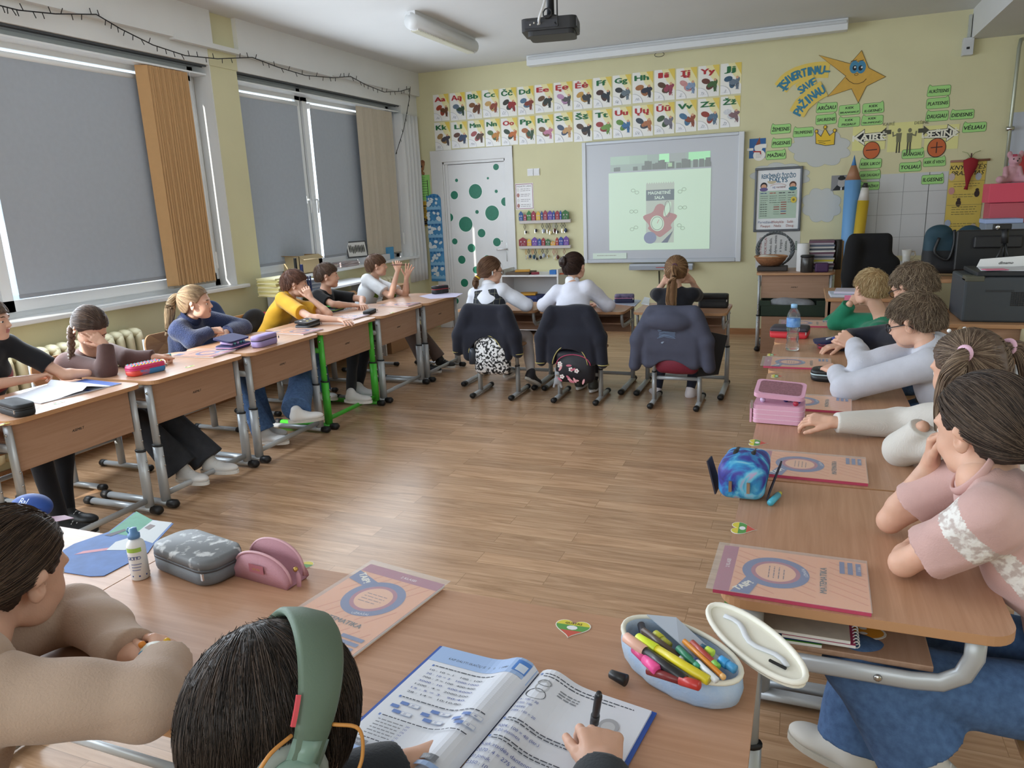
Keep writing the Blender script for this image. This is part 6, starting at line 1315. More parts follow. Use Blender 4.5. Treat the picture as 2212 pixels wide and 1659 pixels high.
i=person('girl with two pigtails and pink hair ties, reaching for the pink pencil case',P(2090,795,1,2.40),(-0.66,0.72,-0.22),(0.66,2.36,0.47),None,hs=1.04,neck=P(2125,890,1,2.36),facing=(-1,0.15,-0.3),elbows=[PX(z9(1330,350),2,0.74),PX(z9(1320,160),2,0.75)],wrists=[PX(z9(1480,190),0,0.34),PX(z9(885,160),2,0.75)],hands=[None,dict(d=(-0.9,0.15,0.05),nrm=(-0.1,-0.35,1),thumb_side=1,curl=(0.45,0.5,0.55,0.6),spread=0.16,thumb=(0.5,0.25))],shirt_mat=RIB,shirt_name='ribbed_top',puff=0.004,pants_mat=JEAN,res=0.0045,shoe_mat=WSHOE,hand_res=0.0028)
hh=i['h'];T1,T2=(-0.060,0.068,0.045),(-0.060,-0.068,0.045)
make_hair(hh,i['root'],i['org'],'long','5d4c40','a08b76',n=2200,tie=[T1,T2],rad=0.0009,length=0.13,lift=0.004,thick=0.008,tails=[dict(pts=[(-0.06,0.065,0.045),(-0.065,0.100,0.045),(-0.045,0.118,-0.005),(-0.02,0.118,-0.09),(-0.005,0.110,-0.18),(0.015,0.10,-0.24)],r=[0.012,0.018,0.028,0.030,0.024,0.005],n=500),dict(pts=[(-0.06,-0.065,0.045),(-0.075,-0.105,0.045),(-0.085,-0.130,-0.01),(-0.09,-0.135,-0.09),(-0.10,-0.14,-0.18),(-0.10,-0.14,-0.25)],r=[0.012,0.018,0.028,0.032,0.028,0.006],n=500)])
PINKT=mat('e3b8cf',0.7)
for s in (1,-1):band(hh,(-0.062,s*0.083,0.047),(0,1,0.1),0.016,i['root'],i['org'],PINKT,0.0085)
for s in (1,-1):mb=MB();mb.sphere(tuple(hh.w(0.02,s*0.03,0.108)),0.006,WHITE,8);mb.build('hair_bead',i['root'],i['org'])
def pink_tee():
    return [cloth('cfaaa4',bump=0.4),mat('e6e3df',0.7,var=0.6,vscale=70,col2='bfb0ab',bump=0.9,bscale=120,thr=(0.42,0.56))]
i=person('girl in a pink T-shirt with white lace sleeves, chin on her hand',P(2128,922,1,1.72),(-0.70,0.70,-0.16),(0.64,1.66,0.47),None,hs=1.03,neck=P(*z9(1850,500),1,1.66),facing=(-1,0.15,-0.12),elbows=[PX(z9(1350,1095),2,0.735),PX(z9(1260,815),2,0.735)],wrists=[(0.27,1.74,0.73),PX(z9(1530,440),1,1.80)],hands=[None,dict(d=(0.05,-0.05,0.9),nrm=(-0.8,0.4,0.0),thumb_side=-1,curl=(0.9,0.9,1.0,1.0))],sleeve='short',shirt_mat=pink_tee(),shirt_name='t_shirt',puff=0.008,neck_open=0.0,shirt_pick=lambda h,nb,lat,fwd,sp,hip:(lambda C:(lambda a,b:((np.abs(a-0.045)<0.024) & (b>0.1)).astype(int))(-((C-(nb+lat*0.125-sp*0.045)) @ unit(np.array(PX(z9(1350,1095),2,0.735))-(nb+lat*0.125-sp*0.045)))*-1,(C-nb) @ lat)),pants_mat=JEAN,wide=1.2,leg_w=2.2,knees=[PX((1850,1440),1,1.52),(0.20,1.80,0.50)],ankles=[PX((1990,1620),1,1.50),PX((1850,1610),1,1.72)],toes=[(0.9,-0.1,-0.3),(-0.8,0.4,0)],shoe_mat=mat('cfcbc4',0.6),sole_mat=mat('bdb7ac',0.7),res=0.004,hand_res=0.003)
R5=i
collar(i,mat('c9a19b',0.8),r=0.052,h_=0.010,w=0.004)
hh=i['h'];make_hair(hh,i['root'],i['org'],'girl','352b26','6e5d50',n=4200,tie=[(-0.105,0.0,-0.045)],rad=0.0007,length=0.18,lift=0.004,thick=0.011,mess=0.2,tails=[dict(pts=[(-0.095,0.0,-0.045),(-0.125,0,-0.055),(-0.140,0.01,-0.11),(-0.125,0.03,-0.20),(-0.09,0.05,-0.29),(-0.08,0.05,-0.34)],r=[0.014,0.018,0.027,0.025,0.018,0.004],n=700)])
band(hh,(-0.116,0,-0.052),(1,0,0.2),0.015,i['root'],i['org'],mat('24324a',0.8),0.006)

# ================= bottom row =================
i=person('girl in a beige hoodie at the lower left, both hands around a small toy',P(14,1235,1,0.80),(-0.02,0.95,-0.28),(-1.24,0.40,0.47),None,hs=1.08,neck=(-1.22,0.67,0.83),facing=(0.2,1,-0.3),elbows=[(-1.30,0.90,0.755),(-0.93,0.72,0.765)],wrists=[PX(z8(715,870),2,0.755),PX(z8(880,920),2,0.76)],
    hands=[dict(d=(0.85,0.30,0.05),nrm=(-0.2,0.5,0.8),thumb_side=-1,curl=(0.5,0.55,0.55,0.6),thumb=(0.5,0.3)),dict(d=(-0.65,0.65,0.05),nrm=(0.5,0.4,0.75),thumb_side=1,curl=(0.65,0.65,0.65,0.7),thumb=(0.4,0.5))],shirt_mat=cloth('b9a18f',var=0.08),shirt_name='hoodie',puff=0.015,pants_mat=BLKT,res=0.004,hand_res=0.0026,shoe_mat=WSHOE,fold=0.007,shw=0.135,bulk=1.05)
B1=i
S=Sdf();nb,sp,fw,lt=i['nb'],i['spine'],i['fwd'],i['lat']
for k in range(9):a_=PI+PI*k/8;S.ell(nb+lt*0.085*math.cos(a_)+fw*(0.06*math.sin(a_)-0.035)-sp*0.005,[0.045,0.04,0.038],None,0.04)
S.ell(nb-fw*0.10-sp*0.05,[0.09,0.045,0.085],np.array([lt,fw,sp]),0.04);S.noise=folds(0.004,30,3);sdf_obj('hood',S,0.005,cloth('b9a18f',var=0.08),i['root'],i['org'])
make_hair(i['h'],i['root'],i['org'],'girl','33261f','6c5646',n=3000,tie=[(-0.110,0.01,-0.05)],rad=0.0007,length=0.20,lift=0.004,thick=0.010,mess=0.15,tails=[dict(pts=[(-0.10,0.01,-0.05),(-0.125,0.01,-0.08),(-0.13,0.02,-0.16),(-0.11,0.04,-0.24)],r=[0.02,0.026,0.026,0.012],n=500)])
i=person('child with dark hair wearing green headphones, writing in the open workbook',P(598,1548,1,0.61),(0.56,0.70,-0.42),(-0.50,0.24,0.47),None,up=(0.12,0.22,0.95),hs=1.0,neck=(-0.57,0.47,0.82),facing=(0.35,1,-0.4),elbows=[(-0.62,0.62,0.75),(-0.20,0.62,0.75)],wrists=[(-0.50,0.78,0.72),(-0.215,0.815,0.752)],
    hands=[dict(d=(0.5,0.6,-0.1),nrm=(0,0,1),thumb_side=-1,curl=(0.4,)*4),dict(d=(-0.30,0.85,0.12),nrm=(0.25,-0.30,0.9),thumb_side=1,curl=(0.62,0.72,0.85,0.95),thumb=(0.42,0.35),spread=0.04,sc=1.02)],shirt_mat=cloth('2e3238'),shirt_name='sweater',puff=0.010,pants_mat=BLKT,res=0.0045,hand_res=0.0024,shoe_mat=WSHOE,eyes=False)
B2=i
make_hair(i['h'],i['root'],i['org'],'fringe','1d1613','584a42',n=9500,rad=0.0006,length=0.11,lift=0.005,thick=0.012,mess=0.09,crown=(-0.055,0.030,0.085),res=0.004,k=12)
# ---- headphones worn over the head
h=i['h'];hp=thing('headphones','green over-ear headphones with orange cables worn by the dark haired child','headphones',tuple(h.w(0,0,0.1)));L0=hp.location
HG=mat('5f7262',0.6,bump=0.15,bscale=400);HG2=mat('7f9a8d',0.35);m=MB();vs=[];n=28
base=SKULL(h,0.020);arc=[]
for k in range(n+1):
    t_=math.radians(-14+208*k/n);arc.append((0.004,0.099*math.cos(t_),0.018+0.104*math.sin(t_)))
prof=[(-0.030,0.0),(-0.024,0.006),(0,0.0085),(0.024,0.006),(0.030,0.0),(0.024,-0.004),(0,-0.006),(-0.024,-0.004)]
for k,(f_,s_,u_) in enumerate(arc):
    t_=math.radians(-14+208*k/n);ws=0.62+0.42*math.sin(max(0,min(PI,t_)))
    for (a,b) in prof:vs.append(tuple(h.w(f_+a*ws,s_+b*math.cos(t_),u_+b*math.sin(t_))))
fs=[(k*8+j,k*8+(j+1) % 8,(k+1)*8+(j+1) % 8,(k+1)*8+j) for k in range(n) for j in range(8)]+[tuple(range(8))[::-1],tuple(n*8+j for j in range(8))]
m.add(vs,fs,HG,True);m.build('headband',hp,L0)
for q in (-1,1):
    m=MB();vs=[]; 
    for k in range(5):
        t_=math.radians(-24+7.5*k) if q>0 else math.radians(204-7.5*k)
        for a,b in ((-0.021,0),(0,0.010),(0.021,0),(0,-0.005)):vs.append(tuple(h.w(0.004+a,(0.101+b)*math.cos(t_),0.018+(0.106+b)*math.sin(t_))))
    m.add(vs,[(k*4+j,k*4+(j+1) % 4,(k+1)*4+(j+1) % 4,(k+1)*4+j) for k in range(4) for j in range(4)]+[(3,2,1,0),(16,17,18,19)],HG2,True);m.build('slider',hp,L0)
    S=Sdf().ell(h.w(0.0,q*0.108,-0.034),[0.030,0.014,0.040],h.R).ell(h.w(0.0,q*0.100,-0.034),[0.034,0.012,0.044],h.R,0.008);cu=sdf_obj('ear_cup',S,0.003,HG2,hp,tuple(L0))
    m=MB();m.tube([tuple(h.w(0.036*math.cos(t_),q*0.089,-0.034+0.045*math.sin(t_))) for t_ in [2*PI*k/20 for k in range(20)]],0.010,mat('8f9690',0.7),8,closed=True);m.build('ear_pad',cu,L0)
    m=MB();OR=mat('c98a44',0.5)
    m.tube([tuple(p) for p in smooth_path([h.w(*p) for p in ((0.024,q*0.098,0.045),(0.050,q*0.112,0.048),(0.062,q*0.118,0.020),(0.060,q*0.120,-0.012))])],0.0022,OR,8);m.tube([tuple(p) for p in smooth_path([h.w(*p) for p in ((-0.022,q*0.105,0.035),(-0.048,q*0.122,0.020),(-0.056,q*0.124,-0.02),(-0.05,q*0.12,-0.06))])],0.0022,OR,8);m.build('cable',hp,L0)
    m=MB();m.tube([tuple(h.w(*p)) for p in ((0.060,q*0.120,-0.008),(0.056,q*0.121,-0.065))],0.006,HG2,10);m.build('microphone_arm',hp,L0)
m=MB();t_=math.radians(150); 
vs=[];
for k in range(5):
    t_=math.radians(150+4.2*k)
    for a in (-0.036,-0.030):
        for b in (0.004,0.0075):vs.append(tuple(h.w(0.004+a*0.80,(0.099+b)*math.cos(t_),0.018+(0.104+b)*math.sin(t_))))
m.add(vs,[q for k in range(4) for q in ((k*4,k*4+1,k*4+5,k*4+4),(k*4+2,k*4+6,k*4+7,k*4+3),(k*4,k*4+4,k*4+6,k*4+2),(k*4+1,k*4+3,k*4+7,k*4+5))],mat('d9525c',0.5));m.build('brand_tag',hp,L0)
# ================================================================== things on the desks
def TP(px,py,z=0.70):q=P(px,py,2,z);return (float(q[0]),float(q[1]))
def onpix(o,px,py,rz=0.0,z=0.70):q=TP(px,py,z);o.location=(q[0],q[1],z+0.0005);o.rotation_euler=(0,0,rz);return o
PEACH=mat('efa878',0.3);PEACH2=mat('dd8757',0.3);MAG=mat('a9436a',0.3);BLU=mat('3f5c9c',0.3);PGW=mat('e9e8e6',0.7)
def cover_art(par):
    a=Art(((0,0,0.0082),(1,0,0),(0,1,0),(0,0,1)),step=0.00008);w,h=0.105,0.1485
    a.rect(-w,-h,w,h,PEACH);a.z+=a.step
    for k in range(-7,9):
        for y0,y1 in ((-h+0.004,-h+0.075),(-h+0.10,-h+0.16),(0.03,0.115)):
            x0=k*0.026+(y0*0.55);x1=k*0.026+(y1*0.55)
            if x0>-w+0.004 and x1<w-0.004:a.line([(x0,y0),(x1,y1)],0.0032,PEACH2,up=False)
    a.rect(-w,h-0.032,w,h,MAG);a.text('2 KLASEI',0.02,h-0.017,0.008,mat('f0e6ea',0.4),bold=0.02)
    a.ell(0.005,0.032,0.068,0.068,BLU,40);a.ell(0.005,0.032,0.050,0.050,MAG,36);a.ell(0.005,0.032,0.041,0.041,mat('f0b48c',0.3),36)
    a.lines(-0.022,0.032,0.044,4,0.010,mat('6a4a54',0.4),0.0022,word=0.012);a.text('UŽRAŠAI',0.02,-0.026,0.007,mat('e6eaf4',0.4),rot=0.25)
    a.poly([(-w,h-0.034),(-w,h-0.072),(-0.047,0.062),(-0.030,0.088)],BLU);a.text('TAIP!',-0.072,0.092,0.016,mat('f4efe0',0.4),bold=0.05,rot=-0.62)
    a.text('MATEMATIKA',0.0,-0.062,0.0135,INK,bold=0.02)
    for k in range(3):a.rect(0.040+0.0*k,-h+0.012+k*0.016,0.095,-h+0.022+k*0.016,BLU)
    a.text('II dalis',0.07,-h+0.016,0.006,mat('e6eaf4',0.4))
    return a.build('cover',par)
def make_workbook():
    t=thing('workbook','x','book');m=MB();m.box((-0.104,-0.1475,0.0008),(0.104,0.1475,0.0072),PGW);m.build('pages',t)
    m=MB();m.box((-0.105,-0.1485,0),(0.105,0.1485,0.0008),mat('e2b08a',0.4));m.box((-0.105,-0.1485,0.0074),(0.105,0.1485,0.0082),MAG);m.box((-0.1052,-0.1485,0),(-0.1044,0.1485,0.0082),mat('c24a6a',0.4));m.build('binding',t)
    cover_art(t)
    m=MB();m.box((-0.112,-0.150,0.0112),(0.112,0.162,0.0115),mat('eef1f4',0.15,alpha=0.16));m.build('plastic_sleeve',t);return t
wb=make_workbook();first_wb=[wb]
def workbook(px,py,rz,label,z=0.70,dz=0):
    o=first_wb.pop() if first_wb else copy_tree(wb);onpix(o,px,py,rz,z);o.location.z+=dz;o['label']=label;o['group']='orange maths workbooks';return o
RW=PI/2;LW=-PI/2
workbook(1709,1252,RW-0.02,'large orange MATEMATIKA workbook at the near corner of the right row')
workbook(1752,1012,RW-0.03,'orange workbook in plastic behind the galaxy pencil case')
workbook(1748,873,RW-0.05,'orange workbook under the hand reaching for the pink pencil case')
workbook(1722,787,RW,'orange workbook behind the black zip pencil case in the right row')
workbook(1742,701,RW,'orange workbook on the farthest right row desk before the boy in green')
bk=workbook(781,1316,-0.17,'orange MATEMATIKA workbook on the near desks beside the headphones')
workbook(440,765,LW+0.10,'orange workbook in plastic sleeve by the blue toy, left row',z=0.70)
workbook(640,717,LW-0.05,'orange workbook between the lilac and the black yellow pencil case')
workbook(745,686,LW,'orange workbook under the fingers of the boy in yellow')
workbook(862,659,LW,'orange workbook on the desk of the boy in black, left row',z=0.70)
# white papers
def sheet(name,pts,z,label,cat,mt,th=0.0012,art=None,group=None):
    q=[TP(*p,z) for p in pts];cx,cy=sum(p[0] for p in q)/len(q),sum(p[1] for p in q)/len(q)
    a=Art(((cx,cy,z+0.0006),(1,0,0),(0,1,0),(0,0,1)),step=0.0001);a.sheet([(x-cx,y-cy) for x,y in q],th,mt)
    if art:art(a,[(x-cx,y-cy) for x,y in q])
    return tag(a.build(name,None,(cx,cy,z)),label,cat,group)
sheet('paper_sheet',[(905,640),(945,632),(1000,634),(985,642),(930,646)],0.70,'pale sheet under the red and black pencil case at the end of the left row','paper',mat('cfc8e2',0.5))
# paper hearts in flag colours
HY,HGn,HRd=mat('dfd24a',0.5),mat('5f9e50',0.5),mat('cc5a4a',0.5)
def heart(px,py,rz,label,s=0.030,z=0.70,txt=None,dull=False):
    q=TP(px,py,z);a=Art(((0,0,0.0004),(1,0,0),(0,1,0),(0,0,1)),step=0.0001)
    out=[]
    for i in range(48):t=2*PI*i/48;out.append((s*1.0*(math.sin(t)**3)*1.02,s*(0.8125*math.cos(t)-0.3125*math.cos(2*t)-0.125*math.cos(3*t)-0.0625*math.cos(4*t))))
    a.sheet(out,0.0008,mat('f0efe6',0.5))
    def clip(y0,y1): 
        res=[]
        n=len(out)
        for i in range(n):
            (ax,ay),(bx,by)=out[i],out[(i+1) % n]
            if y0<=ay<=y1:res.append((ax*0.95,ay*0.95))
            for yy in ((y0,y1) if by>ay else (y1,y0)):
                if (ay-yy)*(by-yy)<0:t=(yy-ay)/(by-ay);res.append(((ax+(bx-ax)*t)*0.95,yy*0.95))
        return res
    rt=clip(-s*1.1,-s*0.32)
    def hull(ps):
        c=(sum(p[0] for p in ps)/len(ps),sum(p[1] for p in ps)/len(ps));return sorted(ps,key=lambda p:math.atan2(p[1]-c[1],p[0]-c[0]))
    a.poly([(x*0.95,y*0.95) for x,y in out],HY if not dull else mat('d8e0d8',0.5));a.poly(hull(clip(-s*1.2,s*0.26)),HGn);a.poly(hull(rt),HRd);a.ell(0,-s*0.02,s*0.32,s*0.22,mat('eceef0',0.5),9)
    if txt:a.text(txt,0,s*0.42,s*0.20,INK,bold=0.01)
    o=a.build('paper_heart',None);o.location=(q[0],q[1],z);o.rotation_euler=(0,0,rz);return tag(o,label,'decoration','paper hearts in yellow, green and red')
heart(1236,1357,0.05,'paper heart with the name GUSTAS on the near desk',s=0.034,txt='GUSTAS')
heart(1603,1142,RW,'paper heart between the two nearest workbooks of the right row',s=0.034);heart(1635,957,RW,'paper heart just behind the galaxy pencil case',s=0.034);heart(1677,813,RW,'paper heart in front of the workbook by the black zip case');heart(1667,767,RW,'paper heart beside the water bottle')
heart(126,870,LW+0.2,'faded paper heart on the desk by the black pencil case, left row',dull=True);heart(408,792,LW,'paper heart by the rainbow pencil case');heart(5,916,LW,'paper heart cut by the left edge of the photo',z=0.69);heart(845,676,LW,'paper heart near the flat black case in the left row')
heart(648,1222,0.1,'paper heart mostly hidden behind the pink pouch')
# ---- generic zip pencil case
def case(name,L,W,H,mt,label,px,py,rz,z=0.70,top=None,zip_=None,r=0.02,seed=0,art=None,h2=None,strip=None):
    t=thing(name,label,'pencil case');ml=MB();pl=rpoly(-L/2,-W/2,L/2,W/2,r,5);hh=H*0.60
    def sq(k):return [(x*k,y*k) for x,y in pl]
    def loft(zs,m_,nm,par):
        b=MB();vs=[];K=len(pl)
        for k,zz in zs:vs+=[(x,y,zz) for x,y in sq(k)]
        fs=[(i*K+j,i*K+(j+1) % K,(i+1)*K+(j+1) % K,(i+1)*K+j) for i in range(len(zs)-1) for j in range(K)];b.add(vs,fs+[tuple(range(K))[::-1],tuple((len(zs)-1)*K+j for j in range(K))],m_,True);return b.build(nm,par)
    loft([(0.90,0),(0.97,0.004),(1.0,0.012),(1.0,hh-0.002)],mt,'body',t);loft([(1.0,hh+0.002),(1.0,H-0.010),(0.975,H-0.003),(0.90,H)],top or mt,'lid',t)
    loft([(1.006,hh-0.003),(1.010,hh),(1.006,hh+0.003)],zip_ or BLACK,'zipper',t)
    b=MB();b.box((L/2-0.01,-W/2-0.006,hh-0.012),(L/2-0.004,-W/2-0.002,hh+0.004),CHROME);b.build('zip_pull',t)
    if art:art(t,L,W,H)
    onpix(t,px,py,rz,z);return t
def stickers(cols,n=5,seed=1):
    def f(t,L,W,H):
        a=Art(((0,0,H+0.0002),(1,0,0),(0,1,0),(0,0,1)));r_=random.Random(seed)
        for k in range(n):a.ell((r_.random()-0.5)*L*0.7,(r_.random()-0.5)*W*0.6,0.006+r_.random()*0.012,0.004+r_.random()*0.008,mat(cols[k % len(cols)],0.5),10,rot=r_.random()*3)
        a.build('print',t)
    return f
case('pencil_case',0.21,0.085,0.055,mat('1b1c20',0.7,bump=0.3),'black pencil case at the left edge of the photo',38,893,LW+PI/2-0.25,z=0.70,r=0.03)
def rainbow(t,L,W,H):
    a=Art(((0,0,H+0.0002),(1,0,0),(0,1,0),(0,0,1)));cs=['e0b030','2f8fd0','e87f9c','e04a6a','2f8fd0','e0b030']
    for k in range(6):a.rect(-L*0.44,-W*0.42+k*W*0.14,L*0.44,-W*0.42+(k+1)*W*0.14,mat(cs[k],0.4))
    a.build('stripes',t)
    m=MB()
    for i in range(9):
        for j in range(5):m.sphere((-L*0.38+i*L*0.095,-W*0.34+j*W*0.17,H+0.0005),0.0065,mat(['e9c23a','3f9ad6','f0a0b4','e8506e','46b0c0'][j],0.35),8,(1,1,0.8))
    m.build('popit_bubbles',t)
case('pencil_case',0.20,0.085,0.055,mat('3f7fb8',0.5,var=0.8,vscale=16,col2='d84a3c',thr=(0.45,0.55)),'rainbow bubble pencil case in red, blue and yellow',316,806,LW+PI/2+1.35,z=0.70,top=mat('d64474',0.4),zip_=mat('d63a72',0.5),r=0.03,art=rainbow)
LIL=mat('a392c4',0.75,bump=0.3);NVL=mat('2c2a56',0.7)
case('pencil_case',0.20,0.075,0.07,LIL,'lilac zip pencil case standing at the corner of the desk',572,746,PI/2+0.06,z=0.70,zip_=mat('3a3048',0.5),r=0.028)
t=case('pencil_case',0.20,0.13,0.030,NVL,'open navy and lilac pencil case with its lid ajar',505,752,PI/2+0.1,z=0.70,zip_=mat('d9a0c4',0.5),r=0.02); 
m=MB();pl=rpoly(-0.1,-0.065,0.1,0.065,0.02,5);m.prism(pl,0.0,0.010,NVL,fr=((0,0.01,0.058),(1,0,0),(0,0.98,0.17),(0,-0.17,0.98)));m.build('open_lid',t)
m=MB()
for k,c in enumerate(('c9a9dc','7fc4c4','dcb6e4','5fae9c','9cc6e4')):m.tube([(-0.07+0.03*k,-0.045,0.037),(-0.05+0.03*k,0.05,0.040)],0.008,mat(c,0.4),8)
m.build('contents',t)
t=case('pencil_case',0.20,0.105,0.028,mat('2a2c30',0.6),'black and yellow pencil case lying half open on the green framed desk',666,706,PI/2+0.12,z=0.70,zip_=mat('777b80',0.5),r=0.02)
m=MB();m.prism(rpoly(-0.1,-0.052,0.1,0.052,0.02,5),0,0.014,mat('1e2024',0.5),fr=((0,0.005,0.034),(1,0,0),(0,0.99,0.12),(0,-0.12,0.99)));m.build('open_lid',t)
a=Art(((0,0.005,0.0485),(1,0,0),(0,0.99,0.12),(0,-0.12,0.99)))
for k,(x,y,c) in enumerate(((-0.07,0.01,'e8e8e4'),(-0.03,-0.02,'d9c23c'),(0.0,0.02,'e0ddd0'),(0.035,-0.01,'d9c23c'),(0.07,0.015,'b8bcc0'))):a.poly([(x-0.012,y-0.008),(x+0.010,y-0.006),(x+0.012,y+0.008),(x,y+0.012),(x-0.011,y+0.006)],mat(c,0.5))
a.build('print',t)
m=MB()
for k,c in enumerate(('d9cc3c','e4dc58','5fb0c8')):m.tube([(-0.08+0.045*k,-0.045,0.033),(-0.05+0.045*k,0.03,0.031)],0.006,mat(c,0.4),8)
m.build('contents',t)
t=case('pencil_case',0.17,0.11,0.028,mat('54585e',0.6),'open grey pencil case with green pens before the boy in black',722,672,PI/2+0.1,z=0.70,zip_=mat('86c060',0.5),r=0.015,top=mat('4a4e58',0.6)); 
m=MB();[m.tube([(-0.06+0.022*k,-0.04,0.037),(-0.05+0.022*k,0.05,0.05)],0.005,mat(c,0.4),7) for k,c in enumerate(('58d060','3a3c44','5a3c8c','2f6fae','e8e8e8','6a3c9c'))];m.build('pens',t)
case('pencil_case',0.19,0.065,0.028,mat('1c1d20',0.6,bump=0.3),'flat black pencil case on the desk after the green framed one',799,677,PI/2+0.25,z=0.70,r=0.025)
case('pencil_case',0.17,0.08,0.075,mat('1b1b1f',0.6,var=0.5,vscale=30,col2='34343c'),'black pencil case with red trim at the far end of the left row',951,634,PI/2-0.5,z=0.70,zip_=mat('b03a3a',0.5),r=0.03,top=mat('222226',0.6),art=stickers(['c44444','d8d8d8','b03030'],4,4))
case('pencil_case',0.16,0.08,0.075,mat('22284a',0.7),'dark blue pencil case with pink trim beside the girl with the bun',1349,655,0.15,z=0.66,zip_=mat('c98aa8',0.5),r=0.02,top=mat('30365e',0.6,var=0.4,vscale=40,col2='8c7fa0'))
case('pencil_case',0.22,0.10,0.105,mat('17181a',0.6,bump=0.4),'large black pencil case on the right front row desk',1541,664,0.0,z=0.66,zip_=mat('303236',0.5),r=0.02)
sheet('exercise_book',[(1312,655),(1372,662),(1385,650),(1335,645)],0.66,'blue grey exercise book under the dark blue pencil case in the front row','book',mat('a8b0c4',0.5),0.006);sheet('exercise_book',[(1385,657),(1402,660),(1404,645),(1392,643)],0.66,'white exercise book left of the girl with the long ponytail','book',mat('dfe4ea',0.5),0.006)
# small blue bottle on the front desk
def lathe_thing(name,prof,mt,label,cat,px,py,z,n=20,extra=None,group=None):
    t=thing(name,label,cat,group=group);m=MB();m.lathe(prof,(0,0,0),mt,n);m.build('body',t)
    if extra:extra(t)
    onpix(t,px,py,0,z);return t
def cap_(prof,mt,nm='cap'):
    def f(t):m=MB();m.lathe(prof,(0,0,0),mt,16);m.build(nm,t)
    return f
lathe_thing('small_bottle',[(0.018,0),(0.020,0.004),(0.020,0.035),(0.018,0.042)],mat('4f8fc0',0.2,alpha=0.9),'small blue bottle in front of the large black pencil case','bottle',1550,655,0.66,extra=cap_([(0.018,0.042),(0.018,0.06),(0.012,0.072),(0.0,0.074)],mat('b8dcf0',0.3)))
# ---- right row
RC=mat('d0323c',0.6)
def d_logo(t,L,W,H):
    a=Art(((-L/2-0.0015,0,H*0.5),(0,-1,0),(0,0,1),(-1,0,0)));a.ell(-0.02,0,0.009,0.014,mat('2a1416',0.5),14);a.rect(-0.030,-0.014,-0.02,0.014,mat('2a1416',0.5));a.build('logo',t)
case('pencil_case',0.20,0.14,0.060,RC,'red pencil case with a dark top at the far corner of the right row',1706,727,-0.12,z=0.70,top=mat('3c3a44',0.6),zip_=mat('b02834',0.5),r=0.012,art=d_logo)
t=case('pencil_case',0.18,0.11,0.035,mat('1f2450',0.6,var=0.7,vscale=20,col2='a83040',thr=(0.5,0.55)),'navy and red pencil case with an open lid beside the water bottle',1805,752,0.1,z=0.70,r=0.02)
m=MB();m.prism(rpoly(-0.09,-0.055,0.09,0.055,0.02,5),0,0.010,mat('2a2f58',0.6),fr=((-0.02,0,0.040),(0.97,0,0.12),(0,1,0),(-0.12,0,0.97)));m.build('open_lid',t);m=MB();[m.tube([(-0.05+0.03*k,-0.03,0.052+0.004*k),(0.0+0.03*k,0.03,0.055+0.004*k)],0.005,mat(c,0.4),7) for k,c in enumerate(('d8dce4','4a5cc0','e8e8ec'))];m.build('pens',t)
case('pencil_case',0.20,0.105,0.050,mat('131518',0.45),'black zip pencil case with pale piping under the hands of the boy in grey',1805,822,-0.15,z=0.70,zip_=mat('b8cdd4',0.4),r=0.035,art=stickers(['5a6670','46525c'],5,9))
# pink open pencil case
PK=mat('dfaac4',0.7,bump=0.3);t=thing('pencil_case','pink open pencil case with layered zip compartments','pencil case');pl=rpoly(-0.085,-0.06,0.085,0.06,0.018,5)
m=MB()
for k in range(4):m.prism([(x*(1-0.01*(k % 2)),y*(1-0.01*(k % 2))) for x,y in pl],0.002+0.017*k,0.017+0.017*k,PK)
m.build('body',t,bevel=0.004)
m=MB();[m.prism([(x*1.01,y*1.01) for x,y in pl],0.0168+0.017*k,0.0190+0.017*k,mat('f0cfe0',0.5)) for k in range(3)];m.build('zipper',t)
m=MB();nn=Vector((0.05,-0.22,0.97)).normalized();u=Vector((1,0,-0.05)).normalized();v=nn.cross(u);o3=(0,0.012,0.102);m.prism(pl,0,0.016,PK,fr=(o3,u,v,nn));m.prism([(x*0.84,y*0.80) for x,y in pl],0.016,0.0172,mat('a2707e',0.4,var=0.4,vscale=160,bump=0.5),fr=(o3,u,v,nn));m.build('open_lid',t,bevel=0.003)
m=MB();r_=random.Random(5);[m.sphere((r_.uniform(-0.06,0.07),r_.uniform(-0.045,0.03),0.076),0.010,mat(c,0.3),8) for c in ('2a2c6c','e8ecf4','20243c','d4c0e0','3c3c9c','b03048')];m.build('contents',t)
m=MB();m.box((-0.095,-0.05,0.0),(-0.088,-0.02,0.07),PK);m.box((-0.092,-0.063,0.055),(-0.084,-0.058,0.085),CHROME);m.build('strap',t)
onpix(t,1682,908,-0.06)
# galaxy pencil case
GAL=bpy.data.materials.new('galaxy_fabric');GAL.use_nodes=True;nt=GAL.node_tree;N=nt.nodes;L_=nt.links;tcn=N.new('ShaderNodeTexCoord');nz=N.new('ShaderNodeTexNoise');nz.inputs['Scale'].default_value=14;nz.inputs['Detail'].default_value=5;nz.inputs['Distortion'].default_value=1.2;L_.new(tcn.outputs['Object'],nz.inputs['Vector']);cr=N.new('ShaderNodeValToRGB');L_.new(nz.outputs['Fac'],cr.inputs[0]);e=cr.color_ramp.elements;e[0].position=0.3;e[0].color=(*lin('2b2560'),1);e[1].position=0.72;e[1].color=(*lin('d88ab8'),1)
for p_,c in ((0.42,'3a3c9c'),(0.52,'2f8fc8'),(0.60,'6fc4e0')):q=e.new(p_);q.color=(*lin(c),1)
L_.new(cr.outputs[0],N['Principled BSDF'].inputs['Base Color']);N['Principled BSDF'].inputs['Roughness'].default_value=0.55
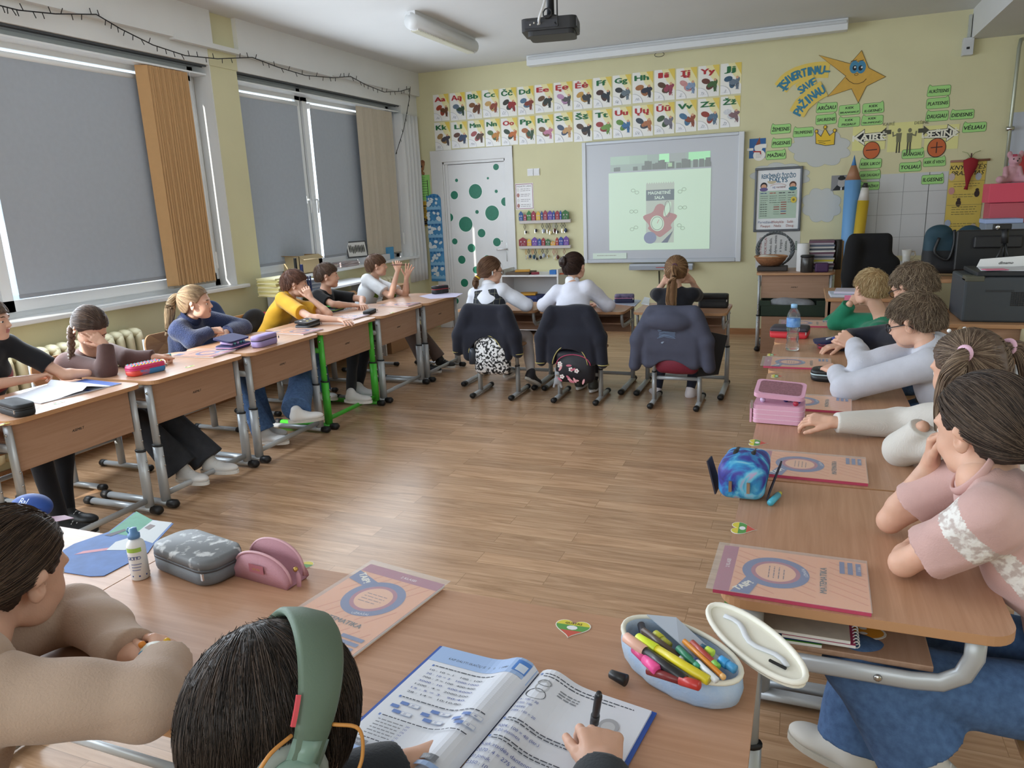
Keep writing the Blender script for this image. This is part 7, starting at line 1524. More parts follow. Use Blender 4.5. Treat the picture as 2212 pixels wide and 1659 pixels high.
t=thing('pencil_case','galaxy patterned pencil case in blue and purple with two black zippers','pencil case');S=Sdf().box((0,0,0.052),(0.060,0.085,0.050),None,0.028);S.ell((0,-0.02,0.075),(0.055,0.07,0.035),None,0.03);S.noise=folds(0.0025,30,2);sdf_obj('body',S,0.004,GAL,t)
for x in (-0.026,0.020):m=MB();m.tube([(x,0.088,0.05),(x,0.070,0.100),(x,0.0,0.1125),(x,-0.07,0.098),(x,-0.088,0.055)],0.0065,BLACK,8,r2=0.003,up=(0,0.5,1));m.build('zipper',t);m=MB();m.box((x-0.004,-0.097,0.030),(x+0.004,-0.091,0.060),mat('b39a84',0.3,metal=0.8));m.build('zip_pull',t)
m=MB();m.prism([(-0.05,0),(0.03,0.0),(0.045,0.085),(0.0,0.09)],0,0.004,mat('23202e',0.7),fr=((0.064,-0.02,0.008),(0,1,0),(0.3,0,0.95),(0.95,0,-0.3)));m.build('side_flap',t);m=MB();m.prism([(-0.05,0),(0.03,0),(0.03,0.085),(-0.03,0.09)],0,0.004,mat('23202e',0.7),fr=((-0.066,-0.02,0.008),(0,1,0),(-0.3,0,0.95),(-0.95,0,-0.3)));m.build('side_flap',t)
onpix(t,1608,1060,-0.05)
q=TP(1672,1086);m=MB();m.tube([(0,-0.03,0.010),(0,0.03,0.012)],0.0085,mat('4fb0c8',0.4),10);m.tube([(0,0.03,0.012),(0,0.045,0.012)],0.006,mat('c8c44a',0.4),8);o=m.build('highlighter',None);o.location=(q[0],q[1],0.70);o.rotation_euler=(0,0,-0.3);tag(o,'short turquoise marker lying beside the galaxy pencil case','marker')
# water bottle
def bottle_extra(t):
    m=MB();m.lathe([(0.0335,0.125),(0.0338,0.127),(0.0338,0.168),(0.0335,0.170)],(0,0,0),mat('2f6fc0',0.35,var=0.4,vscale=30,col2='8cb8e4'),28);m.build('label',t)
    m=MB();m.lathe([(0.0155,0.222),(0.0155,0.240),(0.013,0.242),(0,0.242)],(0,0,0),mat('8fc0e8',0.4),20);m.build('cap',t)
    m=MB();m.lathe([(0.029,0.003),(0.031,0.01),(0.031,0.030),(0.0265,0.048),(0.030,0.066),(0.0270,0.090),(0,0.091)],(0,0,0),mat('ffffff',0.0,trans=1.0,ior=1.33),28);m.build('water',t)
lathe_thing('water_bottle',[(0.027,0.0),(0.031,0.003),(0.033,0.010),(0.033,0.030),(0.0285,0.048),(0.032,0.066),(0.0285,0.092),(0.032,0.110),(0.033,0.125),(0.033,0.170),(0.031,0.188),(0.024,0.206),(0.015,0.218),(0.013,0.222)],mat('f2f6fa',0.03,trans=0.9,alpha=0.35),'clear plastic water bottle with a blue label on the right row','bottle',1711,757,0.70,28,bottle_extra)
# things in the book shelf of the nearest right desk
def shelf_pt(px,py):q=P(px,py,2,0.60);return q
zt=0.5885
for nm,c,cx,cy,w_,d_,dz,rz,lb,cat in (('exercise_book','d9d2c4',0.02,1.62,0.21,0.30,0.020,0.0,'pale exercise book lying in the shelf of the nearest right desk, topmost','book'),('picture_book','5d9a3c',-0.03,1.545,0.20,0.16,0.002,0.03,'green picture book with a round frog face in the desk shelf','book'),('spiral_notebook','c4507c',0.065,1.52,0.14,0.10,0.012,0.0,'pink spiral notebook with a cartoon face in the desk shelf','notebook')):
    t=thing(nm,lb,cat,(cx,cy,zt+dz),rz);m=MB();m.box((-w_/2,-d_/2,0),(w_/2,d_/2,0.006),PGW);m.build('pages',t);a=Art(((0,0,0.0062),(1,0,0),(0,1,0),(0,0,1)));a.sheet([(-w_/2,-d_/2),(w_/2,-d_/2),(w_/2,d_/2),(-w_/2,d_/2)],0.0008,mat(c,0.35,var=0.15,vscale=30))
    if nm=='picture_book':
        for y in (0.03,-0.03):a.ell(-0.06,y,0.012,0.010,WHITE,14);a.ell(-0.058,y,0.006,0.005,INK,10)
        a.ell(-0.035,0,0.02,0.03,mat('76b848',0.4));a.poly([(0.0,-0.078),(0.10,-0.078),(0.10,-0.02),(0.03,-0.05)],mat('1f3f86',0.4));a.ell(0.03,0.02,0.03,0.025,mat('b8304c',0.4));a.ell(0.075,0.01,0.02,0.025,mat('e8a03c',0.4))
    if nm=='spiral_notebook':
        for y in (0.022,-0.022):a.ell(-0.02,y,0.012,0.010,WHITE,14);a.ell(-0.018,y,0.008,0.007,INK,10)
        a.ell(-0.03,0,0.010,0.012,mat('7a3a6c',0.4));a.ell(0.03,0.0,0.012,0.014,mat('b09a5c',0.4));a.poly([(-0.055,-0.015),(-0.045,-0.015),(-0.045,0.015),(-0.055,0.015)],mat('6fa0d0',0.4))
    a.build('cover',t)
    if nm=='spiral_notebook':
        m=MB();[m.tube([(0.072+0.006*math.cos(q_),-0.042+0.012*k,0.004+0.007*math.sin(q_)) for q_ in [2*PI*i/10 for i in range(10)]],0.0012,WHITE,5,closed=True) for k in range(8)];m.build('spiral',t)
q=(0.155,1.56);a=Art(((0,0,0),(1,0,0),(0,1,0),(0,0,1)));a.sheet(circ(0,0,0.045,0.03,20),0.001,mat('e8e2d8',0.4));a.ell(0,0,0.040,0.026,mat('e09a34',0.4));a.ell(0.0,0.01,0.008,0.005,WHITE);a.ell(0.0,-0.01,0.008,0.005,WHITE);a.ell(-0.035,-0.005,0.014,0.018,mat('a83040',0.4));o=a.build('sticker_sheet',None);o.location=(q[0],q[1],zt+0.001);tag(o,'small orange sticker lying in the desk shelf by the jeans','sticker')

# ================= bottom row things =================
# grey pencil case with stone print
GC=mat('6c7075',0.6,bump=0.2);case('pencil_case',0.225,0.115,0.062,GC,'grey pencil case with a white marbled top on the near desks',432,1228,-0.05-0.16,z=0.70,zip_=mat('4c4f54',0.5),r=0.04,top=mat('6f7377',0.5,var=0.9,vscale=38,col2='c9ccce',thr=(0.36,0.46)))
# pink pouch (half-moon)
t=thing('pouch','dusty pink half moon zip pouch, open, on the near desks','pencil case');PKP=mat('b98791',0.75,bump=0.4,bscale=200);n=24
prof=[(-0.080,0.0),(0.080,0.0)]+[(0.082*math.cos(PI*k/n),0.022+0.058*math.sin(PI*k/n)**0.8) for k in range(n+1)]
m=MB();vs=[];K=n+1
arc=[(0.084*math.cos(PI*k/n),0.012+0.066*max(0,math.sin(PI*k/n))**0.75) for k in range(n+1)]
for (x,z) in arc:vs+=[(x,-0.020-0.004*(z/0.08),z*0.9),(x,-0.034,z*0.5),(x*0.94,-0.030,0.0),(x*0.94,0.030,0.0),(x,0.034,z*0.5),(x,0.018+0.008*(z/0.08),z*1.05)]
fs=[(k*6+j,k*6+j+1,(k+1)*6+j+1,(k+1)*6+j) for k in range(n) for j in range(5)];m.add(vs,[f[::-1] for f in fs],PKP,True);ob=m.build('body',t);md=ob.modifiers.new('s','SOLIDIFY');md.thickness=0.003
m=MB();m.tube([(x,-0.020-0.004*(z/0.08),z*0.9) for x,z in arc],0.0032,mat('c99aa2',0.5),8);m.tube([(x,0.018+0.008*(z/0.08),z*1.05) for x,z in arc],0.0032,mat('c99aa2',0.5),8);m.build('zipper',t)
a=Art(((0,-0.0335,0.038),(1,0,0),(0,0.0,1),(0,-1,0.0)));a.z=0.004;a.rect(-0.022,-0.010,0.022,0.010,mat('a5606a',0.5));a.text('my day',0,0,0.006,mat('c9a04a',0.3,metal=0.6),shear=0.3);a.build('label',t)
m=MB();m.tube([(0.085,0.0,0.034),(0.094,-0.006,0.024),(0.098,-0.012,0.004)],[0.005,0.008,0.007],PKP,8,r2=0.003,up=(0,1,0));m.sphere((0.083,-0.002,0.038),0.006,mat('c9a860',0.3,metal=0.8),10);m.build('zip_pull',t)
onpix(t,585,1247,-0.12)
# glue bottle
def glue_x(t):
    m=MB();m.lathe([(0.008,0.098),(0.013,0.099),(0.013,0.108),(0.009,0.111),(0.008,0.122),(0.0,0.123)],(0,0,0),mat('5f8fc4',0.4),18);m.tube([(-0.012,0,0.104),(-0.020,0,0.112),(-0.014,0,0.121),(-0.006,0,0.121)],0.0015,mat('5f8fc4',0.4),6);m.build('cap',t)
    a=MB();R_=0.0203;c_=mat('2f4f96',0.4)
    def cyl_rect(t0,t1,z0,z1,mt):K=8;vs=[((R_+0.0002)*math.cos(t0+(t1-t0)*i/K),(R_+0.0002)*math.sin(t0+(t1-t0)*i/K),z) for i in range(K+1) for z in (z0,z1)];a.add(vs,[(2*i,2*i+2,2*i+3,2*i+1) for i in range(K)],mt)
    cyl_rect(-PI,PI-0.01,0.010,0.0135,c_);cyl_rect(-1.9,-0.2,0.070,0.080,mat('a8cf5c',0.4))
    for k in range(6):cyl_rect(-2.7,-1.9,0.030+0.006*k,0.032+0.006*k,mat('7a86b4',0.5))
    for k in range(3):cyl_rect(-1.5,-0.6+0.1*k,0.026+0.007*k,0.028+0.007*k,mat('7a86b4',0.5))
    for i,ch in enumerate('GIOTTO'):
        th=-1.75+i*0.235;vsx,fsx,x0,x1=text_mesh(ch);k_=0.0085/0.73;c0_=(x0+x1)/2;out=[((R_+0.0004)*math.cos(th+(x-c0_)*k_/R_),(R_+0.0004)*math.sin(th+(x-c0_)*k_/R_),0.052+y*k_) for x,y in vsx];a.add(out,fsx,c_)
    a.build('label',t)
lathe_thing('glue_bottle',[(0.018,0.0),(0.020,0.002),(0.020,0.078),(0.018,0.088),(0.011,0.096),(0.008,0.099)],mat('eceef0',0.35),'white glue bottle labelled GIOTTO with a blue cap','glue',305,1247,0.70,24,glue_x)
# painting on the far left near desk
def paint(a,q):
    def f(pts,mt):a.poly([(TP(*p)[0]-PC[0],TP(*p)[1]-PC[1]) for p in pts],mt)
    f([(235,1152),(295,1106),(330,1125),(285,1160)],mat('4f9a7c',0.6,var=0.2,vscale=40));f([(285,1160),(330,1125),(372,1130),(330,1175)],mat('c4c9cc',0.6));f([(160,1200),(180,1192),(240,1184),(232,1190)],mat('c98a94',0.6));f([(230,1190),(250,1172),(290,1160),(300,1180),(270,1190)],mat('cdd2d6',0.6));f([(225,1158),(270,1144),(272,1148),(240,1160)],mat('4a4650',0.6));f([(312,1142),(325,1134),(336,1137),(322,1146)],mat('7a6c6c',0.6))
pp=[(132,1236),(136,1190),(160,1176),(235,1150),(290,1108),(330,1124),(375,1132),(330,1180),(320,1195),(225,1245),(195,1246)]
qs=[TP(*p) for p in pp];PC=(sum(p[0] for p in qs)/len(qs),sum(p[1] for p in qs)/len(qs))
sheet('painting',pp,0.70,'child painting in blue, green and white on the lower left desk','drawing',mat('4a72b4',0.6,var=0.25,vscale=25),0.0012,paint)
sheet('paper_sheet',[(100,1118),(140,1114),(160,1120),(120,1128)],0.70,'mauve paper edge beside the lower left girl, behind her head','paper',mat('a98a9c',0.6))
# open workbook
t=thing('open_workbook','open maths workbook with blue cover and handwritten sums','book');C0=TP(1165,1468);C1=TP(1008,1659)
sp=Vector((C1[0]-C0[0],C1[1]-C0[1],0)).normalized();rt=Vector((-sp.y,sp.x,0));up_=-sp;Hh=0.29;W_=0.205
def pg(s,x,y):      # page surface height, s=-1 left page, 1 right; x 0..W from the spine, y 0..H from the top
    k=x/W_;z=0.006+0.016*math.exp(-((k-0.16)/0.16)**2)*(1.0 if s>0 else 1.1)+0.010*(1-k)*(1 if s<0 else 0.6)
    if k<0.05:z *= 0.55+9*k
    return Vector((s*x*0.985,-y,z))
PAGE=mat('dfe3ec',0.6); 
for s,nm in ((-1,'left_page'),(1,'right_page')):
    nx=24;m=MB();vs=[]
    for j in (0,Hh):
        for i in range(nx+1):vs.append(pg(s,W_*i/nx,j))
    for j in (0,Hh):
        for i in range(nx+1):p=pg(s,W_*i/nx,j);vs.append(Vector((p.x,p.y,0.002)))
    fs=[];q4=nx+1
    for i in range(nx):f=(i,i+1,q4+i+1,q4+i);fs.append(f if s<0 else f[::-1]);fs.append((i,2*q4+i,2*q4+i+1,i+1) if s<0 else (i,i+1,2*q4+i+1,2*q4+i));fs.append((q4+i,q4+i+1,3*q4+i+1,3*q4+i))
    fs.append((nx,q4+nx,3*q4+nx,2*q4+nx));m.add([v for v in vs],fs,PAGE,False)
    po=m.build(nm,t)
    class PA(Art):
        def p(self,x,y,z=None):v=pg(s,max(0.0,x),y);return v+Vector((0,0,(self.z if z is None else z)*1.0+0.0003))
    a=PA(((0,0,0),(1,0,0),(0,1,0),(0,0,1)),step=0.00008)
    def tx(txt,x,y,h_,mt,w_=None):      # text laid from left to right on the page
        vsx,fsx,x0,x1=text_mesh(txt);k_=h_/0.73;kx=(w_/(x1-x0)) if w_ else k_;a.z+=a.step
        a.add([a.p((x+(vx-x0)*kx) if s>0 else (W_-(x+(vx-x0)*kx)),y-vy*k_) for vx,vy in vsx],fsx,mt)
    def rc(x0,y0,x1,y1,mt,nn=10):
        a.z+=a.step
        for i in range(nn):
            xa_,xb_=x0+(x1-x0)*i/nn,x0+(x1-x0)*(i+1)/nn
            if s<0:xa_,xb_=W_-xa_,W_-xb_
            a.add([a.p(xa_,y1),a.p(xb_,y1),a.p(xb_,y0),a.p(xa_,y0)],[(0,1,2,3)],mt)
    TXT=mat('3c4250',0.6);HW=mat('4a5aa0',0.6);BX=mat('5f7fc0',0.5);GB=mat('7c8088',0.5);r_=random.Random(8)
    def dash(x0,x1,y,mt,h_=0.002,wd=0.008):
        x=x0;a.z+=a.step
        while x<x1:
            w_=min(wd*(0.5+r_.random()),x1-x);xa_,xb_=(x,x+w_) if s>0 else (W_-x,W_-x-w_);a.add([a.p(xa_,y+h_),a.p(xb_,y+h_),a.p(xb_,y),a.p(xa_,y)],[(0,1,2,3)],mt);x+=w_+0.002
    if s<0:
        rc(0.0,0.0,W_-0.002,0.045,mat('9fbbe6',0.5),20);tx('KAIP DALYTI SKAIČIŲ IŠ 10, 100, 1 000?',0.035,0.032,0.006,TXT,0.125);rc(0.170,0.006,0.196,0.036,mat('4f86d4',0.5));rc(0.176,0.016,0.194,0.034,mat('d4e2f6',0.5))
        rc(0.018,0.055,0.022,0.060,BX,1);dash(0.025,0.15,0.056,TXT)
        for k in range(7):tx(['10 : 10 = 1   100 : 100','20 : 10 = 2   1000:1000','700 : 7 = 100  400:400','3000 : 10   600:6000','1200 : 4 =  2000:200','15 : 5 = 3   90:40','28 : 14 =  10:10:80'][k],0.022,0.072+0.011*k,0.0045,HW if k % 2 else TXT,0.11)
        rc(0.018,0.150,0.022,0.155,BX,1);dash(0.025,0.19,0.151,TXT)
        for g_ in range(3):
            for k in range(3):x=0.02+0.062*g_+(0.0 if k==1 else 0.012);rc(x,0.162+0.011*k,x+0.016,0.169+0.011*k,BX,3); 
            for k in (0,2):x=0.02+0.062*g_+0.030;rc(x,0.162+0.011*k,x+0.020,0.170+0.011*k,mat('b8c4dc',0.5),3);rc(x+0.001,0.163+0.011*k,x+0.019,0.169+0.011*k,PAGE,3);tx(str((g_+2)*10+k),x+0.005,0.168+0.011*k,0.004,HW)
        rc(0.018,0.203,0.022,0.208,BX,1);dash(0.025,0.19,0.204,TXT)
        for k in range(6):dash(0.025,0.075,0.214+0.007*k,GB);tx(str(280-37*k),0.080,0.2165+0.007*k,0.004,HW)
        dash(0.022,0.14,0.258,TXT)
        for k in range(4):rc(0.018+0.045*k,0.265,0.048+0.045*k,0.276,GB,4);tx(str(100*(k+2)),0.026+0.045*k,0.274,0.005,PAGE)
        rc(0.0,0.280,W_-0.01,Hh-0.001,mat('9fbbe6',0.5),20)
        for k in range(18):rc(0.135,0.066+0.0045*k,0.195,0.0662+0.0045*k,mat('c4cee0',0.5),4)
    else:
        rc(0.012,0.012,0.016,0.017,BX,1);dash(0.020,0.18,0.012,TXT);dash(0.020,0.15,0.019,TXT)
        def blob_(cx,cy,rx,ry,mt):a.z+=a.step;a.poly([(cx+x,cy+y) for x,y in circ(0,0,rx,ry,20)][::-1],mt,up=False)
        blob_(0.030,0.068,0.018,0.013,mat('55585e',0.5));blob_(0.032,0.048,0.012,0.015,mat('b4b6ba',0.5));blob_(0.032,0.038,0.013,0.008,mat('8c8f94',0.5));blob_(0.160,0.085,0.015,0.013,mat('9a9ca2',0.5));blob_(0.158,0.066,0.016,0.017,mat('a8aab0',0.5));blob_(0.158,0.069,0.011,0.012,mat('c4c6ca',0.5))
        for k in range(3):dash(0.060,0.095,0.036+0.006*k,GB)
        for k in range(4):tx(['4 : 100 = 30','3720  100','240000','2084 : 100 = 20'][k],0.012,0.090+0.010*k,0.005,HW)
        rc(0.010,0.136,0.014,0.141,BX,1);dash(0.018,0.13,0.136,TXT);dash(0.018,0.13,0.142,TXT);tx('4004 : 100 = 40 (litr.)',0.012,0.160,0.006,HW);tx('Iš 20 desimtis',0.012,0.171,0.006,HW)
        rc(0.010,0.180,0.014,0.185,BX,1);dash(0.018,0.14,0.180,TXT);dash(0.018,0.14,0.186,TXT)
        for k,w_ in enumerate(('Kiek atsidės dantenos','2070 : 4 = 275 dienos','3) Jonuk','2350 : 10')):tx(w_,0.010,0.205+0.014*k,0.007,HW)
    a.build('print',po)
m=MB();m.box((-W_-0.006,-Hh-0.004,-0.0),(W_+0.004,0.004,0.002),mat('2d58b0',0.35));m.build('cover',t)
t.location=(C0[0],C0[1],0.701);t.rotation_euler=(0,0,math.atan2(up_.y,up_.x)-PI/2)
# pen in the writing hand
m=MB();tip=Vector(tuple(P(1281,1578,2,0.725)));top=Vector(tuple(P(1294,1497,2,0.815)));d_=top-tip;t=thing('pen','black pen held in the writing hand over the workbook','pen',tuple(tip));m.tube([tip,tip+d_*0.12,tip+d_*0.2,tip+d_*0.92,top],[0.0012,0.004,0.0055,0.0058,0.004],mat('232428',0.35),12);m.build('barrel',t,tuple(tip));m=MB();m.tube([tip+d_*0.2,tip+d_*0.42],0.0068,mat('3c3e44',0.6),12);m.build('grip',t,tuple(tip))
m=MB();q=Vector(tuple(PEN_HAND));t=thing('pen','dark red pen held at the mouth of the boy in the white T-shirt','pen',tuple(q));m.tube([q+Vector((-0.06,-0.05,0.004)),q+Vector((0.075,0.06,-0.006))],0.004,mat('5a2026',0.4),8);m.build('barrel',t,tuple(q))
# toy in the lower left girl's hands and blue toy of the girl in brown
q=PX(z8(825,868),2,0.768);m=MB();t=thing('toy','small white toy with blue and yellow spots between the hands of the girl in beige','toy',tuple(q));m.sphere(tuple(q),0.026,mat('d9dcd2',0.5),18,(1.1,0.9,0.8));m.build('toy_body',t,tuple(q));m=MB();r_=random.Random(3);[m.sphere((q[0]+0.024*math.cos(k*1.1),q[1]+0.020*math.sin(k*1.1),q[2]+0.010+0.006*(k % 2)),0.0065,mat(c,0.5),8) for k,c in enumerate(('3f8fb4','e0b430','3fa08c','e08a30','3f8fb4','4faa9c'))];m.build('spots',t,tuple(q))
q=PX((364,772),2,0.715);t=thing('toy','small light blue toy held by the girl in brown','toy',tuple(q));m=MB();m.box((q[0]-0.012,q[1]-0.012,q[2]-0.013),(q[0]+0.012,q[1]+0.014,q[2]+0.022),mat('6fb8c8',0.5));m.build('toy_body',t,tuple(q),bevel=0.004);m=MB();m.box((q[0]-0.008,q[1]+0.0,q[2]-0.015),(q[0]+0.010,q[1]+0.02,q[2]-0.004),WHITE);m.build('toy_foot',t,tuple(q),bevel=0.002)
# blue cap-like pouch behind the lower left girl
q=TP(75,1115,0.70);t=thing('pouch','royal blue fabric pouch with white lettering behind the lower left girl','pencil case',(q[0]-0.02,q[1]+0.01,0.70));S=Sdf().ell((0,0,0.022),(0.065,0.045,0.036));S.plane((0,0,0.002),(0,0,-1));sdf_obj('body',S,0.004,mat('1f4a9c',0.6,var=0.15,vscale=30),t);a=Art(((0.02,-0.035,0.055),(1,0,0),(0,0.6,0.8),(0,-0.8,0.6)));a.z=0.004;a.text('Bal',0.01,0,0.02,mat('c4d0e8',0.5),shear=0.3);a.build('lettering',t)
# pale blue pencil case with markers
t=thing('pencil_case','pale blue pencil case full of coloured markers, lid folded open','pencil case');LB=mat('9bb4d4',0.8,var=0.25,vscale=18,col2='b9c4d0',bump=0.4);CRM=mat('e3e0d2',0.7);n=36
oval=[(0.118*math.cos(2*PI*k/n)*(1+0.0*k),0.062*math.sin(2*PI*k/n)) for k in range(n)]
m=MB();vs=[];lv=[(0.86,0.0),(0.98,0.010),(1.03,0.030),(1.0,0.055)]
for k_,z in lv:vs+=[(x*k_,y*k_*(1+0.03*math.sin(5*x*40)),z) for x,y in oval]
inn=[(0.94,0.055),(0.92,0.030),(0.85,0.008)]
for k_,z in inn:vs+=[(x*k_,y*k_,z) for x,y in oval]
R_=len(lv)+len(inn);fs=[(i*n+j,i*n+(j+1) % n,(i+1)*n+(j+1) % n,(i+1)*n+j) for i in range(R_-1) for j in range(n)]+[tuple(range(n))[::-1],tuple((R_-1)*n+j for j in range(n))];m.add(vs,fs,LB,True);m.build('body',t)
m=MB();m.tube([(x*0.985,y*0.985,0.056) for x,y in oval],0.0045,CRM,8,closed=True);m.build('zipper',t)
lid=thing('x','x','x');bpy.data.objects.remove(lid)
m=MB();o3=Vector((0.075,0.105,0.050));u=Vector((0.95,-0.30,-0.02)).normalized();v=Vector((0.30,0.93,0.18)).normalized();nn_=u.cross(v);ov=[(x*1.0,y*0.62) for x,y in oval]
m.prism(ov,0.0,0.010,CRM,fr=(o3,u,v,nn_));lo=m.build('open_lid',t,bevel=0.004)
m=MB();m.tube([o3+u*x+v*y+nn_*0.012 for x,y in ov],0.005,mat('ebe8dc',0.6),8,closed=True);m.tube([o3+u*(-0.08+0.016*k)+v*(0.008*math.sin(k*0.9))+nn_*0.013 for k in range(11)],0.005,mat('cfd2d6',0.6),8,r2=0.003,up=tuple(nn_));m.box(tuple(o3+u*0.055-v*0.010+nn_*0.013),tuple(o3+u*0.085-v*0.004+nn_*0.016),BLACK);m.build('lid_pocket',lo)
m=MB();m.add([(-0.10,0.03,0.062),(-0.05,0.052,0.070),(0.07,0.02,0.062),(0.085,-0.018,0.058),(0.0,0.0,0.066)],[(0,4,1),(1,4,2),(4,3,2)],mat('b4bcc8',0.7,alpha=0.85));mo=m.build('mesh_pocket',t);md=mo.modifiers.new('s','SOLIDIFY');md.thickness=0.002
onpix(t,1466,1462,-0.60+0.06)
tz,tl=t.rotation_euler.z,t.location
def marker(p0,p1,r,c_body,c_cap,label,z0=0.062,z1=0.066,capf=0.3,rev=False,nm='marker'):
    a_,b_=P(p0[0],p0[1],2,0.70+z0),P(p1[0],p1[1],2,0.70+z1);a_,b_=Vector(tuple(a_)),Vector(tuple(b_));d=b_-a_;tt_=thing(nm,label,nm,tuple(a_),group='markers and pencils in the pale blue case');m=MB();s0,s1=(capf,1.0) if not rev else (0,1-capf)
    m.tube([a_+d*s0,a_+d*s1],r,mat(c_body,0.35),12);m.build('barrel',tt_,tuple(a_));m=MB()
    if rev:m.tube([b_-d*capf,b_-d*0.02,b_],[r*1.12,r*1.1,r*0.7],mat(c_cap,0.35),12)
    else:m.tube([a_,a_+d*0.02,a_+d*capf],[r*0.7,r*1.1,r*1.12],mat(c_cap,0.35),12)
    m.build('cap',tt_,tuple(a_));return tt_
marker((1350,1375),(1480,1470),0.0085,'232326','eab8a4','thick black marker with a peach cap across the pale blue case',0.070,0.064,0.36)
marker((1375,1376),(1530,1470),0.0078,'dccb2e','dff23e','bright yellow highlighter across the pale blue case',0.072,0.070,0.3)
marker((1372,1402),(1420,1448),0.0085,'d84a86','f0579c','short pink highlighter in the pale blue case',0.058,0.062,0.5,True)
marker((1400,1448),(1512,1482),0.0072,'7a2a2a','b8342e','dark red marker leaning over the near rim of the case',0.052,0.068,0.36,True)
marker((1390,1362),(1480,1430),0.006,'5a4a40','e8e8ec','brown pen with a white end in the pale blue case',0.064,0.062,0.1,True)
marker((1415,1370),(1445,1395),0.0075,'a8a838','c4c43c','olive yellow marker under the mesh of the case',0.060,0.060,0.5)
marker((1465,1400),(1512,1445),0.0058,'2f7a5c','3f9a76','green marker in the pale blue case',0.074,0.070,0.2,True)
marker((1500,1425),(1548,1470),0.0052,'dfe4e8','2a3a6a','white pen near the right end of the pale blue case',0.072,0.072,0.12)
marker((1478,1385),(1565,1465),0.0045,'d98a2c','e0b070','orange pencil in the pale blue case',0.072,0.072,0.06,True)
marker((1495,1388),(1552,1442),0.0055,'a8433a','78b84c','red and green pen in the pale blue case',0.074,0.072,0.18,True)
marker((1515,1398),(1540,1412),0.0065,'2f5f7c','c8e84a','lime tipped pen at the back of the pale blue case',0.070,0.070,0.55,True)
marker((1555,1425),(1588,1446),0.0075,'4a9ad0','3f9fe0','sky blue marker at the right end of the pale blue case',0.070,0.068,0.5)
marker((1398,1405),(1385,1350),0.007,'33303c','6a3a34','dark marker lying deep in the pale blue case',0.048,0.050,0.3)
q0,q1=Vector(tuple(P(1318,1455,2,0.712))),Vector(tuple(P(1352,1470,2,0.712)));m=MB();m.tube([q0,q0+(q1-q0)*0.05,q1],[0.006,0.0075,0.0105],mat('232427',0.35),14);tag(m.build('loose_pen_top',None,tuple(q0)),'loose black marker cap left of the pale blue case','cap')
# open grey workbook on left row desk B
t=thing('open_workbook','open workbook with pages lifting on the left row desk by the black case','book');m=MB();vs=[];N_=12
for i in range(N_+1):k=i/N_;x=-0.15+0.30*k;vs+=[(x,-0.145,0.004+0.028*math.sin(PI*k)**2*(1 if k>0.5 else 0.4)),(x,0.145,0.004+0.040*math.sin(PI*k)**2*(1 if k>0.5 else 0.4))]
m.add(vs,[(2*i,2*i+2,2*i+3,2*i+1) for i in range(N_)],mat('dcdfe8',0.6));o=m.build('lifted_page',t);md=o.modifiers.new('s','SOLIDIFY');md.thickness=0.0015
m=MB();m.box((-0.20,-0.148,0),(0.20,0.148,0.004),mat('d4d8e2',0.6));m.box((0.14,-0.148,0.0041),(0.198,0.147,0.0046),mat('4a6ab4',0.5));m.box((0.03,-0.14,0.0041),(0.05,-0.10,0.0046),mat('3c62b4',0.5));m.build('pages',t)
onpix(t,140,845,1.45)
# ================================================================== jackets and backpacks on the front chairs
def jacket(cx,label,mt,trim,w=0.23,zb=0.30,hood=False,seed=1,slope=0.0):
    t=thing('jacket',label,'jacket',(cx,5.15,zb));y=5.165;S=Sdf()
    S.box((cx,y,0.60),(w*0.80,0.040,0.165),None,0.036);S.box((cx,y-0.005,0.45),(w*0.86,0.045,0.13),None,0.04,0.05)
    for q in (-1,1):S.chain([(cx+q*w*0.70,y,0.68),(cx+q*w*1.02,y-0.012,0.52),(cx+q*w*1.10,y-0.01,zb+0.04)],[0.055,0.046,0.040],0.03)
    if hood:S.ell((cx-0.02,y-0.045,0.66),(0.15,0.05,0.065),None,0.03)
    S.ell((cx,y,zb+0.0),(w*0.62,0.12,0.17 if not hood else 0.09),None,0.01,'-');S.noise=folds(0.007,17,seed,(1,0.2,0.3));sdf_obj('garment',S,0.006,mt,t,(cx,5.15,zb))
    if trim:
        m=MB();m.tube([(cx+w*0.62*math.cos(a),y-0.052,zb+0.17*math.sin(a)+0.005) for a in [PI*k/20 for k in range(1,20)]],0.0035,trim,6);m.build('trim',t,(cx,5.15,zb))
        for q in (-1,1):m=MB();m.tube([(cx+q*w*1.10+0.040*math.cos(a),y-0.01+0.04*math.sin(a),zb+0.03) for a in [2*PI*k/16 for k in range(16)]],0.0035,trim,6,closed=True);m.build('cuff_trim',t,(cx,5.15,zb))
    return t
CT=mat('b8ac6a',0.7)
jacket(-2.245,'navy school cardigan with yellow trim over the chair left of the three',NAVYC,CT,zb=0.36,seed=3)
jacket(-1.57,'navy school cardigan with yellow trim over the middle chair',NAVYC,CT,zb=0.30,seed=8,w=0.22)
t=jacket(-0.835,'dark grey hooded jacket with a pale print over the right chair',mat('474a5c',0.85,var=0.12,vscale=14,bump=0.4,bscale=260),None,w=0.235,zb=0.30,hood=True,seed=5)
a=Art(((-0.88-(-0.835),5.108-5.15,0.575-0.30),(1,0,0),(0,0,1),(0,-1,0)));a.z=0.004
r_=random.Random(6)
for k in range(9):a.line([(-0.05+r_.random()*0.02,0.035-0.008*k),(0.0,0.040-0.008*k+r_.random()*0.01),(0.07+0.01*r_.random(),0.036-0.008*k)],0.003,mat('6f86a4',0.6))
a.text('4F',-0.01,-0.058,0.014,mat('9fb4cc',0.6),bold=0.03,shear=0.4);a.build('print',t)
